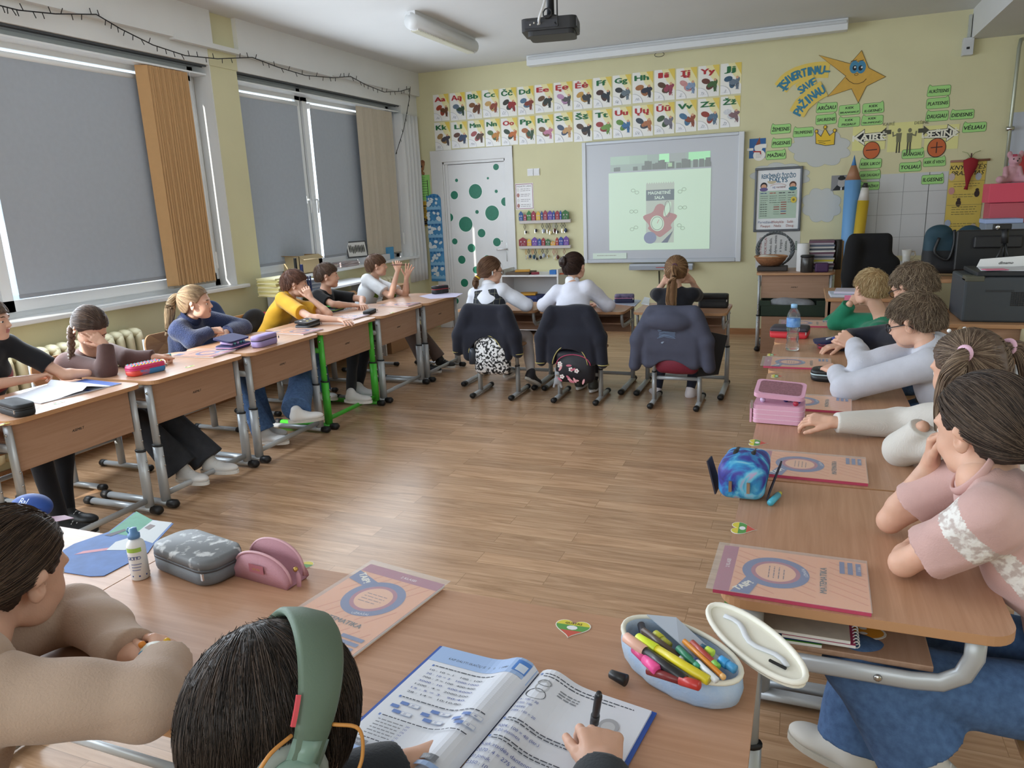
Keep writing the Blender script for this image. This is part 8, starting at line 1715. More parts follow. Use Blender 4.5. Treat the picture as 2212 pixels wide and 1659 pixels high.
def backpack(cx,cz,w,h_,mt,label,extra=None,y=5.17,trim=None):
    t=thing('backpack',label,'backpack',(cx,y,cz-h_));S=Sdf().box((cx,y,cz),(w,0.055,h_),None,0.05).ell((cx,y-0.03,cz-h_*0.2),(w*0.85,0.05,h_*0.7),None,0.03);S.noise=folds(0.003,22,4);sdf_obj('body',S,0.005,mt,t,(cx,y,cz-h_))
    m=MB();m.tube([(cx+w*0.86*math.cos(a),y-0.058,cz+h_*0.15+h_*0.62*math.sin(a)) for a in [PI*k/16 for k in range(17)]],0.004,trim or BLACK,6);m.build('zipper',t,(cx,y,cz-h_))
    if extra:extra(t,(cx,y,cz-h_))
    return t
def bw(t,L):m=MB();m.box((-2.255,5.095,0.27),(-2.235,5.10,0.36),mat('d9dadc',0.3,metal=0.3));m.build('reflector',t,L)
q=P(*z7(345,830),1,5.16);backpack(q[0],q[2]+0.02,0.145,0.17,mat('e4e4e6',0.7,var=1.0,vscale=52,col2='17181c',thr=(0.49,0.51),bump=0.3),'black and white scribble patterned backpack hanging on the left chair',bw)
q=P(*z7(205,835),1,5.13);m=MB();t=thing('flask','dark flask in the side pocket of the black and white backpack','flask',(q[0],5.13,q[2]-0.06));m.lathe([(0.03,-0.06),(0.03,0.03),(0.026,0.05),(0.018,0.065),(0,0.066)],(q[0],5.13,q[2]),mat('39404c',0.3),16);m.build('body',t,(q[0],5.13,q[2]-0.06))
q=P(*z7(950,915),1,5.17)
def flowers(t,L):
    a=Art(((q[0]-L[0],-0.100,q[2]-L[2]-0.02),(1,0,0),(0,0,1),(0,-1,0)));r_=random.Random(12);a.z=0.006
    for k in range(15):
        x,z=(r_.random()-0.5)*0.20,(r_.random()-0.5)*0.16
        if k % 3==0:[a.ell(x+0.011*math.cos(b_),z+0.011*math.sin(b_),0.008,0.007,mat('e8e2e0',0.6),9,up=(b_==0)) for b_ in [0,1.26,2.51,3.77,5.03]];a.ell(x,z,0.004,0.004,mat('c94a6a',0.6),8)
        else:a.ell(x,z,0.022,0.008,mat('dc9fa6' if k % 2 else 'c46a7e',0.6),12,rot=r_.random()*3)
    a.build('flower_print',t)
backpack(q[0],q[2]+0.01,0.15,0.125,mat('15151f',0.6),'dark floral backpack with pink petals hanging on the middle chair',flowers,trim=mat('a83a5c',0.6))
q=P(*z7(820,1010),1,5.12);t=thing('plush_toy','small grey plush toy dangling from the floral backpack','toy',tuple(q));S=Sdf().ell(q,(0.028,0.02,0.035)).ell(q+[0,0,0.045],(0.022,0.02,0.020)).cap(q+[-0.012,0,0.06],q+[-0.018,0,0.09],0.007).cap(q+[0.012,0,0.06],q+[0.018,0,0.09],0.007).cap(q+[-0.02,0,-0.02],q+[-0.03,0,-0.05],0.010).cap(q+[0.02,0,-0.02],q+[0.03,0,-0.05],0.010);sdf_obj('toy_body',S,0.004,mat('9b9da2',0.9),t,tuple(q));m=MB();m.tube([q+[0,0,0.06],q+[0,0,0.12]],0.002,BLACK,5);m.sphere(tuple(q+[0,-0.021,0.042]),0.004,mat('c9884a',0.5),8);m.build('cord',t,tuple(q))
q=P(*z7(1680,920),1,5.17);backpack(q[0],q[2]+0.06,0.15,0.105,mat('7c2036',0.7,var=0.3,vscale=60,stretch=(1,1,6)),'dark red backpack on the right chair under the grey jacket',y=5.20)
q=P(*z7(1935,830),1,5.30);m=MB();m.prism([(-0.11,-0.15),(0.05,-0.14),(0.11,0.14),(-0.02,0.17)],0,0.012,BLACK,fr=(tuple(q),(0.9,0.35,0),(0,0,1),(0.35,-0.9,0)));tag(m.build('folder',None,tuple(q)),'black folder hanging at the right side of the right chair','folder')
for (pts,mt,lb) in (((PX(zb(1050,490),0,-4.03),(0.035,0.15,0.16)),mat('27406e',0.8),'blue jacket on the chair back behind the girl in navy fleece'),((PX((548,690),0,-4.05),(0.06,0.16,0.17)),cloth('17181f'),'black jacket over the chair of the boy in yellow')):
    c,r=pts;S=Sdf().ell((c[0],c[1],c[2]-0.08),r).box((c[0],c[1],c[2]-0.16),(r[0]*0.8,r[1]*0.9,0.12),None,0.03,0.05);S.noise=folds(0.006,18,2);o=sdf_obj('jacket',S,0.007,mt,None,(c[0],c[1],c[2]-0.3));tag(o,lb,'jacket')
# ================================================================== low white shelf by the door and key racks
def SF(px,py,y):q=P(px,py,1,y);return float(q[0]),float(q[2])
xa,xb=-3.27,-2.57;t=thing('shelf_unit','low white open shelf unit between the door and the whiteboard','shelf',((xa+xb)/2,8.2,0));L0=t.location;SW=mat('e2e3e6',0.45)
m=MB()
for x in (xa,xb-0.018):m.box((x,8.0,0),(x+0.018,8.39,0.76),SW)
m.box((xa,8.375,0),(xb,8.39,0.70),SW);m.build('side_panel',t,L0)
for z in (0.06,0.36,0.68):m=MB();m.box((xa+0.018,8.0,z),(xb-0.018,8.375,z+0.018),SW);m.build('shelf_board',t,L0)
def blk(name,x0,x1,y0,y1,z0,z1,c,label,cat,bev=0.003,rz=0.0,group=None,**k):
    cx,cy=(x0+x1)/2,(y0+y1)/2;m=MB();m.box((x0-cx,y0-cy,0),(x1-cx,y1-cy,z1-z0),mat(c,0.6,**k));o=m.build(name,None,bevel=bev);o.location=(cx,cy,z0+0.0005);o.rotation_euler=(0,0,rz);return tag(o,label,cat,group)
blk('folder',-3.22,-2.93,8.03,8.30,0.698,0.725,'5a4a3c','brown and black folder on top of the low white shelf','folder');blk('paper_pile',-3.14,-2.97,8.08,8.24,0.7265,0.742,'d9a040','orange paper pieces on the brown folder','paper',rz=0.3)
blk('box',-2.70,-2.62,8.08,8.16,0.698,0.745,'2f6fb4','small bright blue box on the low white shelf','box');blk('box',-2.92,-2.83,8.05,8.13,0.698,0.722,'8a3040','small dark red box on the low white shelf','box',rz=0.4);blk('box',-2.60,-2.50,8.05,8.10,0.698,0.712,'c05a3a','orange red packet at the right end of the low shelf','box')
blk('tray',-3.16,-2.84,8.04,8.30,0.378,0.41,'2c3f7c','blue tray with lid in the low white shelf, lower one','tray',rz=0.1);blk('tray',-3.18,-2.82,8.04,8.30,0.414,0.45,'2a3a70','blue tray in the low white shelf, upper one','tray',rz=-0.15);blk('paper_pile',-3.10,-2.90,8.08,8.26,0.453,0.475,'dba038','orange paper strips in the upper blue tray','paper',rz=0.2)
blk('box',-3.2,-3.0,8.04,8.3,0.08,0.2,'7fc8b4','mint green box on the lowest board of the white shelf','box');blk('box',-2.96,-2.72,8.04,8.3,0.08,0.19,'d9dee0','pale box on the lowest board of the white shelf','box')
m=MB();t=thing('jar','jar with a red lid in the low white shelf','jar',(-2.66,8.15,0.378));m.lathe([(0.045,0),(0.05,0.01),(0.05,0.12),(0.042,0.135)],(0,0,0),mat('c9ccd0',0.15,alpha=0.7),18);m.build('body',t);m=MB();m.lathe([(0.047,0.136),(0.047,0.16),(0,0.161)],(0,0,0),mat('b0323c',0.4),18);m.build('lid',t)
K2=lambda x,y:(1100+x/10.367,440+y/10.369)
rows=[(355,[(250,345,165,'1f4f90'),(358,420,235,'9a2a4a'),(428,525,150,'2f7a34'),(532,625,155,'9a2440'),(635,730,165,'d8b03a'),(738,790,160,'2a4a86'),(795,885,140,'9c3a4a'),(892,1000,150,'5a3f9c'),(1004,1055,150,'24509c'),(1062,1155,150,'9a2a3c'),(1160,1205,145,'1f4f9c'),(1212,1365,135,'2c6a30')],455),
        (925,[(250,430,750,'8a2434'),(436,530,780,'e0b43a'),(540,665,740,'6a44a0'),(670,750,770,'24509c'),(758,838,750,'9a2834'),(845,950,780,'2f6a3c'),(956,1065,835,'e0a62c'),(1070,1135,745,'a83228'),(1140,1240,730,'24449c'),(1245,1365,715,'6a44a0')],1020)]
kc=['241f22','d9c890','e8d8a0','2a2a34','2f3f5c','5a2a24','a8b0c0','1f4a5c','22242a','b8a060']
for ri,(yb,hs_,y3) in enumerate(rows):
    xl=fwp(*K2(255,yb+40))[0];xr=fwp(*K2(1400,yb+30))[0];zt_=fwp(*K2(800,yb+5))[1];zb_=fwp(*K2(800,y3))[1]
    t=thing('key_rack','wooden key rack with painted houses, %s of two by the door' % ('upper' if ri==0 else 'lower'),'key rack',((xl+xr)/2,FY-0.03,zb_));L0=tuple(t.location)
    m=MB();m.box((xl,FY-0.05,zb_+0.01),(xr,FY,zt_),mat('cfc8c4',0.6));m.build('shelf_board',t,L0,bevel=0.006)
    for x0,x1_,yt_,c in hs_:
        X0,X1=fwp(*K2(x0,yb-60))[0],fwp(*K2(x1_,yb-60))[0];zt2=fwp(*K2((x0+x1_)/2,yt_))[1];cx=(X0+X1)/2;h=(X1-X0)/2-0.001;hh_=zt2-zt_
        a=Art(((cx-L0[0],-0.015,zt_-L0[2]),(1,0,0),(0,0,1),(0,-1,0)));a.sheet([(-h,0),(h,0),(h,hh_*0.72),(0,hh_),(-h,hh_*0.72)],0.012,mat(c,0.5));LN=mat('c8b8bc',0.5)
        a.line([(-h*0.3,0.002),(-h*0.3,hh_*0.25),(h*0.3,hh_*0.25),(h*0.3,0.002)],0.003,LN);[a.rect(sx*h*0.45-0.007,hh_*0.42,sx*h*0.45+0.007,hh_*0.42+0.014,LN) for sx in ((-1,1) if h>0.025 else (0,))];a.build('house',t)
    kz=[(365,0.055),(590,0.045),(760,0.05),(860,0.05),(920,0.065),(1010,0.05),(1070,0.06),(1195,0.05),(1250,0.05)] if ri==0 else [(395,0.06),(455,0.05),(545,0.055),(605,0.07),(690,0.06),(765,0.045),(865,0.05),(1015,0.07),(1075,0.06),(1245,0.06)]
    for k,(x,ln) in enumerate(kz):
        X=fwp(*K2(x,y3))[0];nm_=['dark loop','cream bell','black loop','navy strap','brown strap','pale charm','teal strap','black ring','dark ribbon','gold charm'][(k+ri*3) % 10]
        t=thing('key_ring','key with %s hanging %s from the left on the %s house rack' % (nm_,['first','second','third','fourth','fifth','sixth','seventh','eighth','ninth','tenth'][k],'upper' if ri==0 else 'lower'),'keys',(X,FY-0.03,zb_-ln*2.2),group='key rings');L0=tuple(t.location);c=mat((['3a2620','e0cf9a','1f2024','2c3a54','4a2420','c4c0cc','1f4a54','202226','2c2a30','c9a860'] if ri==0 else ['dca84a','2a2c34','e07a30','1c1c20','e0bc50','20263c','2a2a30','c46a6a','c9a08a','a8685c'])[k],0.6)
        m=MB();m.tube([(X,FY-0.03,zb_+0.012),(X-0.012,FY-0.03,zb_-ln*0.5),(X,FY-0.03,zb_-ln),(X+0.012,FY-0.03,zb_-ln*0.5)],0.0035,c,6,closed=True);m.build('strap',t,L0)
        m=MB();m.tube([(X+0.008*math.cos(b_),FY-0.03,zb_-ln-0.008+0.008*math.sin(b_)) for b_ in [2*PI*i/10 for i in range(10)]],0.0015,CHROME,5,closed=True);m.box((X-0.005,FY-0.033,zb_-ln-0.055),(X+0.005,FY-0.029,zb_-ln-0.015),CHROME);m.build('key',t,L0)
        m=MB();m.sphere((X+0.015,FY-0.03,zb_-ln*1.55),0.013+0.004*(k % 3),mat(kc[(k*3+ri) % 10],0.5),8,(0.9,0.7,1.2));m.build('charm',t,L0)
# ================================================================== window side: can, bookcase, sill things, string lights
q=P(319,634,2,SILL+0.004);t=thing('drink_can','yellow drink can standing on the near window sill','can',(q[0],q[1],SILL+0.005));m=MB();m.lathe([(0.022,0),(0.027,0.006),(0.028,0.012),(0.028,0.115),(0.024,0.126)],(0,0,0),mat('d3cf3a',0.3,var=0.5,vscale=30,col2='c9a62c'),20);m.build('body',t);m=MB();m.lathe([(0.0245,0.126),(0.0245,0.130),(0.02,0.129),(0,0.129)],(0,0,0),CHROME,18);m.build('lid',t)
t=thing('bookcase','low white shelf board with packed boxes under the far window','shelf',(-4.22,6.1,0));L0=tuple(t.location);X0c,X1c=-4.40,-4.04
for y in (5.30,6.62):m=MB();m.box((X0c,y,0),(X1c,y+0.018,0.80),SW);m.build('side_panel',t,L0)
for z in (0.30,0.58,0.80):m=MB();m.box((X0c,5.30,z),(X1c,6.638,z+0.018),SW);m.build('shelf_board',t,L0)
def LB_(name,px0,py1,w_,h_,dep,c,label,cat,x=-4.06,z=None,**k):
    q=P(px0,py1,0,x);z=z if z is not None else q[2];return blk(name,x-dep,x,q[1],q[1]+w_,z,z+h_,c,label,cat,**k)
t=thing('pen_basket','dark blue plastic basket with pens and rulers on the window shelf','basket',(-4.12,5.42,0.819));m=MB()
for z in range(6):m.box((-0.06,-0.075,0.002+0.022*z),(0.06,0.075,0.010+0.022*z),mat('1f2f6c',0.4))
for k in range(5):m.box((0.055,-0.075+0.034*k,0.002),(0.062,-0.062+0.034*k,0.135),mat('1f2f6c',0.4))
m.build('body',t);m=MB()
for k,(c,x,y,h_) in enumerate((('1a1b20',0.0,-0.04,0.30),('20242c',-0.02,-0.015,0.28),('2b3a78',0.02,0.015,0.24),('7a86a0',0.0,0.04,0.22),('d8dce0',0.02,-0.055,0.20))):m.box((x-0.008,y-0.012,0.01),(x+0.006,y+0.012,h_),mat(c,0.5))
m.build('pens',t)
ORD=['lowest','second from the bottom','third from the bottom','fourth from the bottom','fifth from the bottom','sixth from the bottom','seventh from the bottom','eighth from the bottom','ninth from the bottom','tenth from the bottom','fourth from the top','third from the top','second from the top','topmost','topmost','topmost']
def stack(label,px,py,n,w_,dep,cols,x=-4.06,z=None,th=0.008,seed=1):
    q=P(px,py,0,x);z=z if z is not None else q[2];r_=random.Random(seed)
    for k in range(n):c=cols[k % len(cols)];o=blk('booklet',x-dep,x,q[1],q[1]+w_,z+k*(th+0.001),z+k*(th+0.001)+th,c,label % (ORD[k] if k<n-1 else 'topmost'),'book',bev=0.0,rz=(r_.random()-0.5)*0.25,group=label % 'all')
stack('yellow booklet on the window shelf beside the blue basket, %s',600,604,14,0.30,0.22,['d8cf96','e4dcae','cfc27a'],z=0.8185,th=0.010,x=-4.08)
stack('grey blue booklet on the window shelf behind the boys, %s',652,600,9,0.26,0.20,['9aa4b4','7c889c','c4c8d0'],z=0.8185,th=0.010,x=-4.07,seed=4)
stack('magazine on the far window sill by the cardboard box, %s',690,560,6,0.30,0.16,['a8a49a','c8bcb0','b49a94'],x=-4.40,z=SILL+0.005,th=0.007,seed=6)
stack('pinkish magazine on the far window sill, %s',745,560,6,0.26,0.16,['c4b0b0','cfc8cc','a89c9c'],x=-4.40,z=SILL+0.005,th=0.007,seed=9)
t=thing('cardboard_box','open cardboard box on the far window sill','box');q=P(645,585,0,-4.42);CB=mat('c9b48c',0.8);CB2=mat('a88458',0.8);m=MB()
m.box((-0.10,0,0),(0.10,0.31,0.005),CB);m.box((0.095,0,0),(0.10,0.31,0.17),CB);m.box((-0.10,0,0),(-0.095,0.31,0.17),CB2);m.box((-0.10,0,0),(0.10,0.005,0.17),CB);m.box((-0.10,0.305,0),(0.10,0.31,0.17),CB2);m.build('body',t);m=MB();m.add([(0.1,0,0.17),(-0.1,0,0.17),(-0.12,-0.05,0.18),(0.08,-0.05,0.175)],[(0,1,2,3)],CB2);m.add([(0.1,0.31,0.17),(0.1,0.0,0.17),(0.16,0.0,0.135),(0.16,0.31,0.135)],[(0,1,2,3)],CB);o=m.build('flap',t);o.modifiers.new('s','SOLIDIFY').thickness=0.003;t.location=(-4.50,q[1],SILL+0.005)
t=thing('framed_photo','framed black and white photo leaning at the far window','photo');q=P(772,540,0,-4.50);a=Art(((0,0,0),(0.45,0.85,0),(-0.2,0.1,0.97),(0.85,-0.45,0.25)));a.sheet([(-0.13,0),(0.13,0),(0.13,0.18),(-0.13,0.18)],0.012,mat('4a4c50',0.4));a.rect(-0.115,0.015,0.115,0.165,mat('dcdcda',0.4));r_=random.Random(2);[a.ell(-0.09+0.02*k,0.085+0.015*r_.random(),0.009,0.045,mat('55574c' if k % 2 else '3a3a3a',0.5),8) for k in range(10)];a.build('frame',t);t.location=(-4.50,q[1],SILL+0.07)
blk('paper_pile',-4.56,-4.40,7.0,7.5,SILL+0.005,SILL+0.07,'d4d6da','white papers piled under the photo frame','paper',rz=0.1);blk('box',-4.56,-4.46,7.52,7.66,SILL+0.005,SILL+0.14,'4f9ac8','light blue box beside the photo frame','box')
LB_('box',567,640,0.30,0.075,0.28,'d8dade','white flat box in the shelf behind the boy in yellow','box',z=0.60);LB_('box',570,612,0.12,0.03,0.2,'b8303c','small red box lying on the white flat box','box',z=0.677)
LB_('cardboard_box',566,700,0.5,0.26,0.30,'9c7850','brown cardboard box on the lower shelf board behind the boy in yellow','box',z=0.32);stack('booklet in the low shelf between the boys, %s',678,648,10,0.30,0.24,['d8b85c','8ca4c4','7488a8'],z=0.5985,th=0.012,seed=3)
blk('cardboard_box',-4.36,-4.02,6.70,7.18,0.0,0.70,'a8805c','tall brown cardboard box between the shelf and the radiator','box');q=P(745,598,0,-4.25)
t=thing('scissors','red handled scissors on the cardboard box near the radiator','scissors',(-4.25,6.92,0.708));m=MB();[m.tube([(0.03*math.cos(b_)+0.0,s*0.028+0.022*math.sin(b_),0.006) for b_ in [2*PI*i/14 for i in range(14)]],0.006,mat('b8402c',0.4),6,closed=True) for s in (-1,1)];m.build('handles',t);m=MB();m.tube([(-0.03,0.0,0.006),(-0.14,0.01,0.006)],0.005,CHROME,6);m.build('blades',t)
# string lights
SL=BLACK;pts=[(0,12),(40,22),(120,30),(208,31),(260,62),(330,97),(400,120),(470,127),(545,124),(600,145),(660,163),(720,168),(757,165),(790,183),(830,199),(865,197),(886,191),(884,215),(872,280),(855,333)]
P3=[Vector(tuple(P(*p,0,LX+0.065))) for p in pts];m=MB();m.tube(P3,0.004,SL,6);t=thing('string_lights','dark wire of small fairy lights draped along the beam over the windows','lights',tuple(P3[8]));m.build('wire',t,tuple(P3[8]));m=MB();r_=random.Random(5)
for i in range(len(P3)-1):
    for k in range(4):p=P3[i].lerp(P3[i+1],(k+0.5)/4);m.tube([p,p+Vector((0.004,r_.uniform(-0.02,0.02),r_.choice((-1,1,-1))*0.035))],0.003,SL,5)
tag(m.build('bulbs',t,tuple(P3[8])),kind='stuff')
# ================================================================== ceiling lamp and projector
t=thing('ceiling_lamp','white tube ceiling lamp with a louvre','lamp',(-2.99,6.1,2.9));L0=tuple(t.location);A_=Vector(tuple(P(888,58,2,2.93)));B_=Vector(tuple(P(1022,112,2,2.93)));m=MB();up=(0,0,1)
A_.z=B_.z=2.975;m.tube([A_,B_],0.062,mat('e4e6e8',0.4),16,r2=0.065,up=up);m.box((min(A_.x,B_.x)-0.03,A_.y,3.02),(max(A_.x,B_.x)+0.03,B_.y,CH),mat('dfe1e4',0.4));m.build('housing',t,L0)
m=MB();d=(B_-A_);[m.box((A_.x+d.x*k/60-0.035,A_.y+d.y*k/60-0.002,2.905),(A_.x+d.x*k/60+0.035,A_.y+d.y*k/60+0.002,2.925),mat('c9c6b4',0.5)) for k in range(3,58)];m.box((A_.x-0.038,A_.y+0.05,2.915),(A_.x-0.032,B_.y-0.05,2.93),WHITE);m.box((A_.x+0.03,A_.y+0.05,2.915),(A_.x+0.036,B_.y-0.05,2.93),WHITE);m.build('louvre',t,L0)
c=Vector(tuple(P(1190,60,1,4.35)));t=thing('projector','black ceiling projector with white and black cables','projector',tuple(c));L0=tuple(c);PM=mat('1f2024',0.45);R_=Matrix.Rotation(0.18,4,'Z');m=MB(Matrix.Translation(c) @ R_)
m.prism(rpoly(-0.155,-0.11,0.155,0.12,0.035,5),-0.03,0.035,PM);m.prism(rpoly(-0.12,-0.10,0.14,0.10,0.03,5),-0.055,-0.03,PM);m.build('body',t,L0,bevel=0.006)
m=MB(Matrix.Translation(c) @ R_);m.lathe([(0.035,0),(0.045,-0.03),(0.03,-0.035)],(0.08,0.11,-0.01),PM,18,'y');[m.box((0.152,-0.09+0.016*k,-0.02),(0.157,-0.08+0.016*k,0.025),mat('4a4c52',0.4)) for k in range(11)];m.build('vents',t,L0)
m=MB(Matrix.Translation(c) @ R_);m.box((-0.13,-0.114,-0.018),(0.05,-0.110,0.02),mat('2c2e36',0.4));[m.lathe([(0.006,0),(0.004,-0.004)],(-0.10+0.022*k,-0.114,0.008*(k % 2)),mat('b8b8b0',0.4),8,'y') for k in range(3)];m.build('socket_panel',t,L0)
m=MB();m.tube([c+Vector((0.0,0.0,0.03)),(c.x,c.y,CH)],0.022,PM,12);m.tube([c+Vector((0,0,0.04)),c+Vector((0,0,0.06))],0.045,PM,14);m.build('mount_pole',t,L0)
m=MB();b_=c+Vector((-0.03,-0.11,0.0));m.tube(smooth_path([b_,b_+Vector((0.015,-0.05,0.02)),b_+Vector((0.04,-0.03,0.10)),b_+Vector((0.05,0.05,0.25)),(c.x+0.03,c.y-0.01,CH)]),0.007,mat('d4d6d8',0.4),8);m.build('white_cable',t,L0);m=MB();m.tube([b_+Vector((0.09,0,0)),b_+Vector((0.12,-0.05,-0.03)),b_+Vector((0.11,-0.02,0.05)),b_+Vector((0.09,0.05,0.2)),(c.x+0.07,c.y+0.02,CH)],0.004,BLACK,6);m.tube([b_+Vector((0.05+0.025*math.cos(k*0.7),-0.01,0.05+0.025*math.sin(k*0.7))) for k in range(14)],0.004,BLACK,6);m.build('black_cable',t,L0)
# ================================================================== teacher corner
dk=make_desk('school_desk',GREY,zt=0.76);put(dk,-0.07,7.72,PI,'tall desk against the front wall under the word chart',DG); 
def Y(px,py,y):q=P(px,py,1,y);return Vector((float(q[0]),float(q[1]),float(q[2])))
DT_=0.76; 
t=thing('basket','brown wicker basket with a white cloth in front of the wreath','basket',(-0.30,7.72,DT_+0.05));m=MB();m.lathe([(0.09,0),(0.135,0.05),(0.15,0.085),(0.14,0.085),(0.125,0.05),(0.08,0.012),(0,0.012)],(0,0,0),mat('9a6844',0.8,bump=1.0,bscale=60,var=0.3,vscale=40,bdist=0.006),28);m.build('bowl',t);m=MB();m.tube([(0.148*math.cos(b_),0.148*math.sin(b_),0.086) for b_ in [2*PI*k/32 for k in range(32)]],0.009,mat('a87850',0.8,bump=1.0,bscale=50,bdist=0.006),8,closed=True);m.build('rim',t);sdf_obj('cloth',Sdf().ell((0,-0.02,0.06),(0.11,0.10,0.035)).ell((-0.07,-0.03,0.08),(0.05,0.04,0.02),None,0.03),0.006,mat('e6e4dc',0.8),t)
t=thing('wreath','grey twig wreath standing behind the wicker basket','wreath',(-0.27,7.90,DT_+0.0));r_=random.Random(3)
for s in range(4):m=MB();ph=s*1.6;m.tube([(0.165*math.cos(b_)+0.014*math.cos(b_*9+ph),0.010*math.sin(b_*9+ph),0.19+0.165*math.sin(b_)+0.010*math.sin(b_*7+ph)) for b_ in [2*PI*k/70 for k in range(70)]],0.009,mat('6f7478',0.8,var=0.4,vscale=60),6,closed=True);m.build('twig',t)
blk('paper_pile',-0.42,-0.14,7.60,7.80,DT_,DT_+0.045,'3a3432','dark ornate tray under the wicker basket','tray',bev=0.01)
def cyl(name,px,y,r,h_,mt,label,cat,z=DT_,lid=None):
    q=P(px,580,1,y);t=thing(name,label,cat,(float(q[0]),y,z+0.0005));m=MB();m.lathe([(r*0.94,0),(r,0.006),(r,h_-0.004),(r*0.96,h_),(0,h_)],(0,0,0),mt,22);m.build('body',t)
    if lid:m=MB();m.lathe([(r*1.06,h_),(r*1.06,h_+0.015),(r*0.9,h_+0.02),(0,h_+0.02)],(0,0,0),lid,22);m.build('lid',t)
    return t
cyl('paper_roll',1733,7.62,0.055,0.26,mat('e2e2e2',0.9),'white paper towel roll standing on the tall desk','roll');cyl('jar',1743,7.53,0.058,0.14,mat('3c3836',0.25),'dark glass jar before the paper roll','jar',lid=BLACK);cyl('flask',1806,7.80,0.042,0.28,mat('26221f',0.3),'tall dark flask at the right end of the tall desk','flask')
q=P(1775,580,1,7.52);blk('lunch_box',q[0]-0.06,q[0]+0.06,7.49,7.58,DT_,DT_+0.085,'4a2a54','small purple box on the tall desk','box',bev=0.015)
q=P(1770,575,1,7.75);stack_c=['c8c4c0','5a6478','a8a0a8','6c4a5c','dcdcd8','48505e']
for k in range(16):blk('magazine',q[0]-0.10,q[0]+0.12,7.64,7.90,DT_+k*0.0175,DT_+k*0.0175+0.016,'d4c84a' if k==5 else stack_c[k % 6],'magazine in the tall pile on the wall desk, '+(['lowest','second lowest','third lowest','fourth lowest','fifth lowest','bright yellow one','seventh lowest','eighth lowest','eighth from top','seventh from top','sixth from top','fifth from top','fourth from top','third from top','second from top','topmost'][k]),'magazine',bev=0.0,rz=(k*37 % 7-3)*0.02,group='magazines piled on the tall desk')
t=thing('crate','dark green plastic crate with a bag under the tall desk','crate',(-0.07,7.55,0.36));GC_=mat('1d3324',0.5);m=MB();m.box((-0.30,-0.18,0),(0.30,0.18,0.01),GC_);m.box((-0.30,-0.18,0),(0.30,-0.165,0.11),GC_);m.box((-0.30,0.165,0),(0.30,0.18,0.15),GC_);m.box((-0.30,-0.18,0),(-0.285,0.18,0.15),GC_);m.box((0.285,-0.18,0),(0.30,0.18,0.15),GC_);m.box((-0.30,-0.182,0.10),(-0.2,-0.163,0.15),GC_);m.box((0.2,-0.182,0.10),(0.30,-0.163,0.15),GC_);m.build('body',t,bevel=0.004);m=MB();m.box((-0.28,-0.17,-0.36),(0.28,0.17,-0.001),WOODP);m.build('crate_stand',t)
o=sdf_obj('plastic_bag',Sdf().ell((-0.15,7.56,0.46),(0.14,0.10,0.07)).ell((0.0,7.56,0.45),(0.12,0.09,0.06),None,0.05),0.008,mat('9fa3aa',0.35,var=0.2,vscale=30),None,(-0.1,7.56,0.38));tag(o,'crumpled pale plastic bag lying in the green crate','bag')
# giant pencils
def gp(name,pt,pb,r,seq,label,y,n=6):
    A,B=Y(*pt,y),Y(*pb,y);t=thing(name,label,'decoration',tuple(B));d=B-A;L0=tuple(B)
    for nm,f0,f1,r0,r1,c in seq:m=MB();m.tube([A+d*f0,A+d*f1],[r*r0,r*r1],mat(c,0.5),n);m.build(nm,t,L0)
gp('giant_pencil',(1846,335),(1822,690),0.082,[('tip',0.0,0.06,0.02,0.32,'4f86c0'),('sharpened_wood',0.0601,0.145,0.33,0.98,'a87a5c'),('barrel',0.1451,1.0,1.0,1.0,'6fa4d8')],'giant light blue pencil standing against the front wall',8.28)
gp('giant_pencil',(1870,395),(1838,640),0.052,[('tip',0.0,0.04,0.35,0.5,'2a2624'),('ferrule',0.0401,0.15,0.62,0.95,'d6d2cc'),('barrel',0.1501,1.0,1.0,1.0,'c4a428')],'giant yellow pencil with a black tip beside the blue one',8.18,14)
A=Y(1815,520,7.95);m=MB();m.box((A.x-0.03,7.94,0.0),(A.x+0.035,7.96,A.z),mat('b08858',0.6));tag(m.build('wooden_board',None,(A.x,7.95,0)),'narrow wooden board beside the giant blue pencil','board')
# teacher chair with black jacket
S=Sdf();S.box(Y(1878,545,6.9),(0.17,0.05,0.16),None,0.05).box(Y(1880,610,6.9),(0.21,0.07,0.22),None,0.06,0.05);S.chain([Y(1845,530,6.85),Y(1835,600,6.85),Y(1832,660,6.85)],[0.06,0.055,0.045],0.05);S.noise=folds(0.006,14,2)
c=Y(1880,600,6.9);t=thing('office_chair','office chair draped with a black jacket before the grid panel','chair',(c.x,6.9,0));sdf_obj('jacket_cover',S,0.008,mat('0d0d10',0.9),t,(c.x,6.9,0));m=MB();m.tube([(0,0,0.06),(0,0,0.45)],0.03,BLACK,10);m.prism(rpoly(-0.22,-0.22,0.22,0.22,0.06),0.43,0.50,BLACK);m.build('seat',t)
for k in range(5):m=MB();b_=2*PI*k/5;m.tube([(0,0,0.09),(0.26*math.cos(b_),0.26*math.sin(b_),0.06)],0.018,BLACK,8);m.sphere((0.26*math.cos(b_),0.26*math.sin(b_),0.03),0.03,BLACK,10);m.build('leg',t)
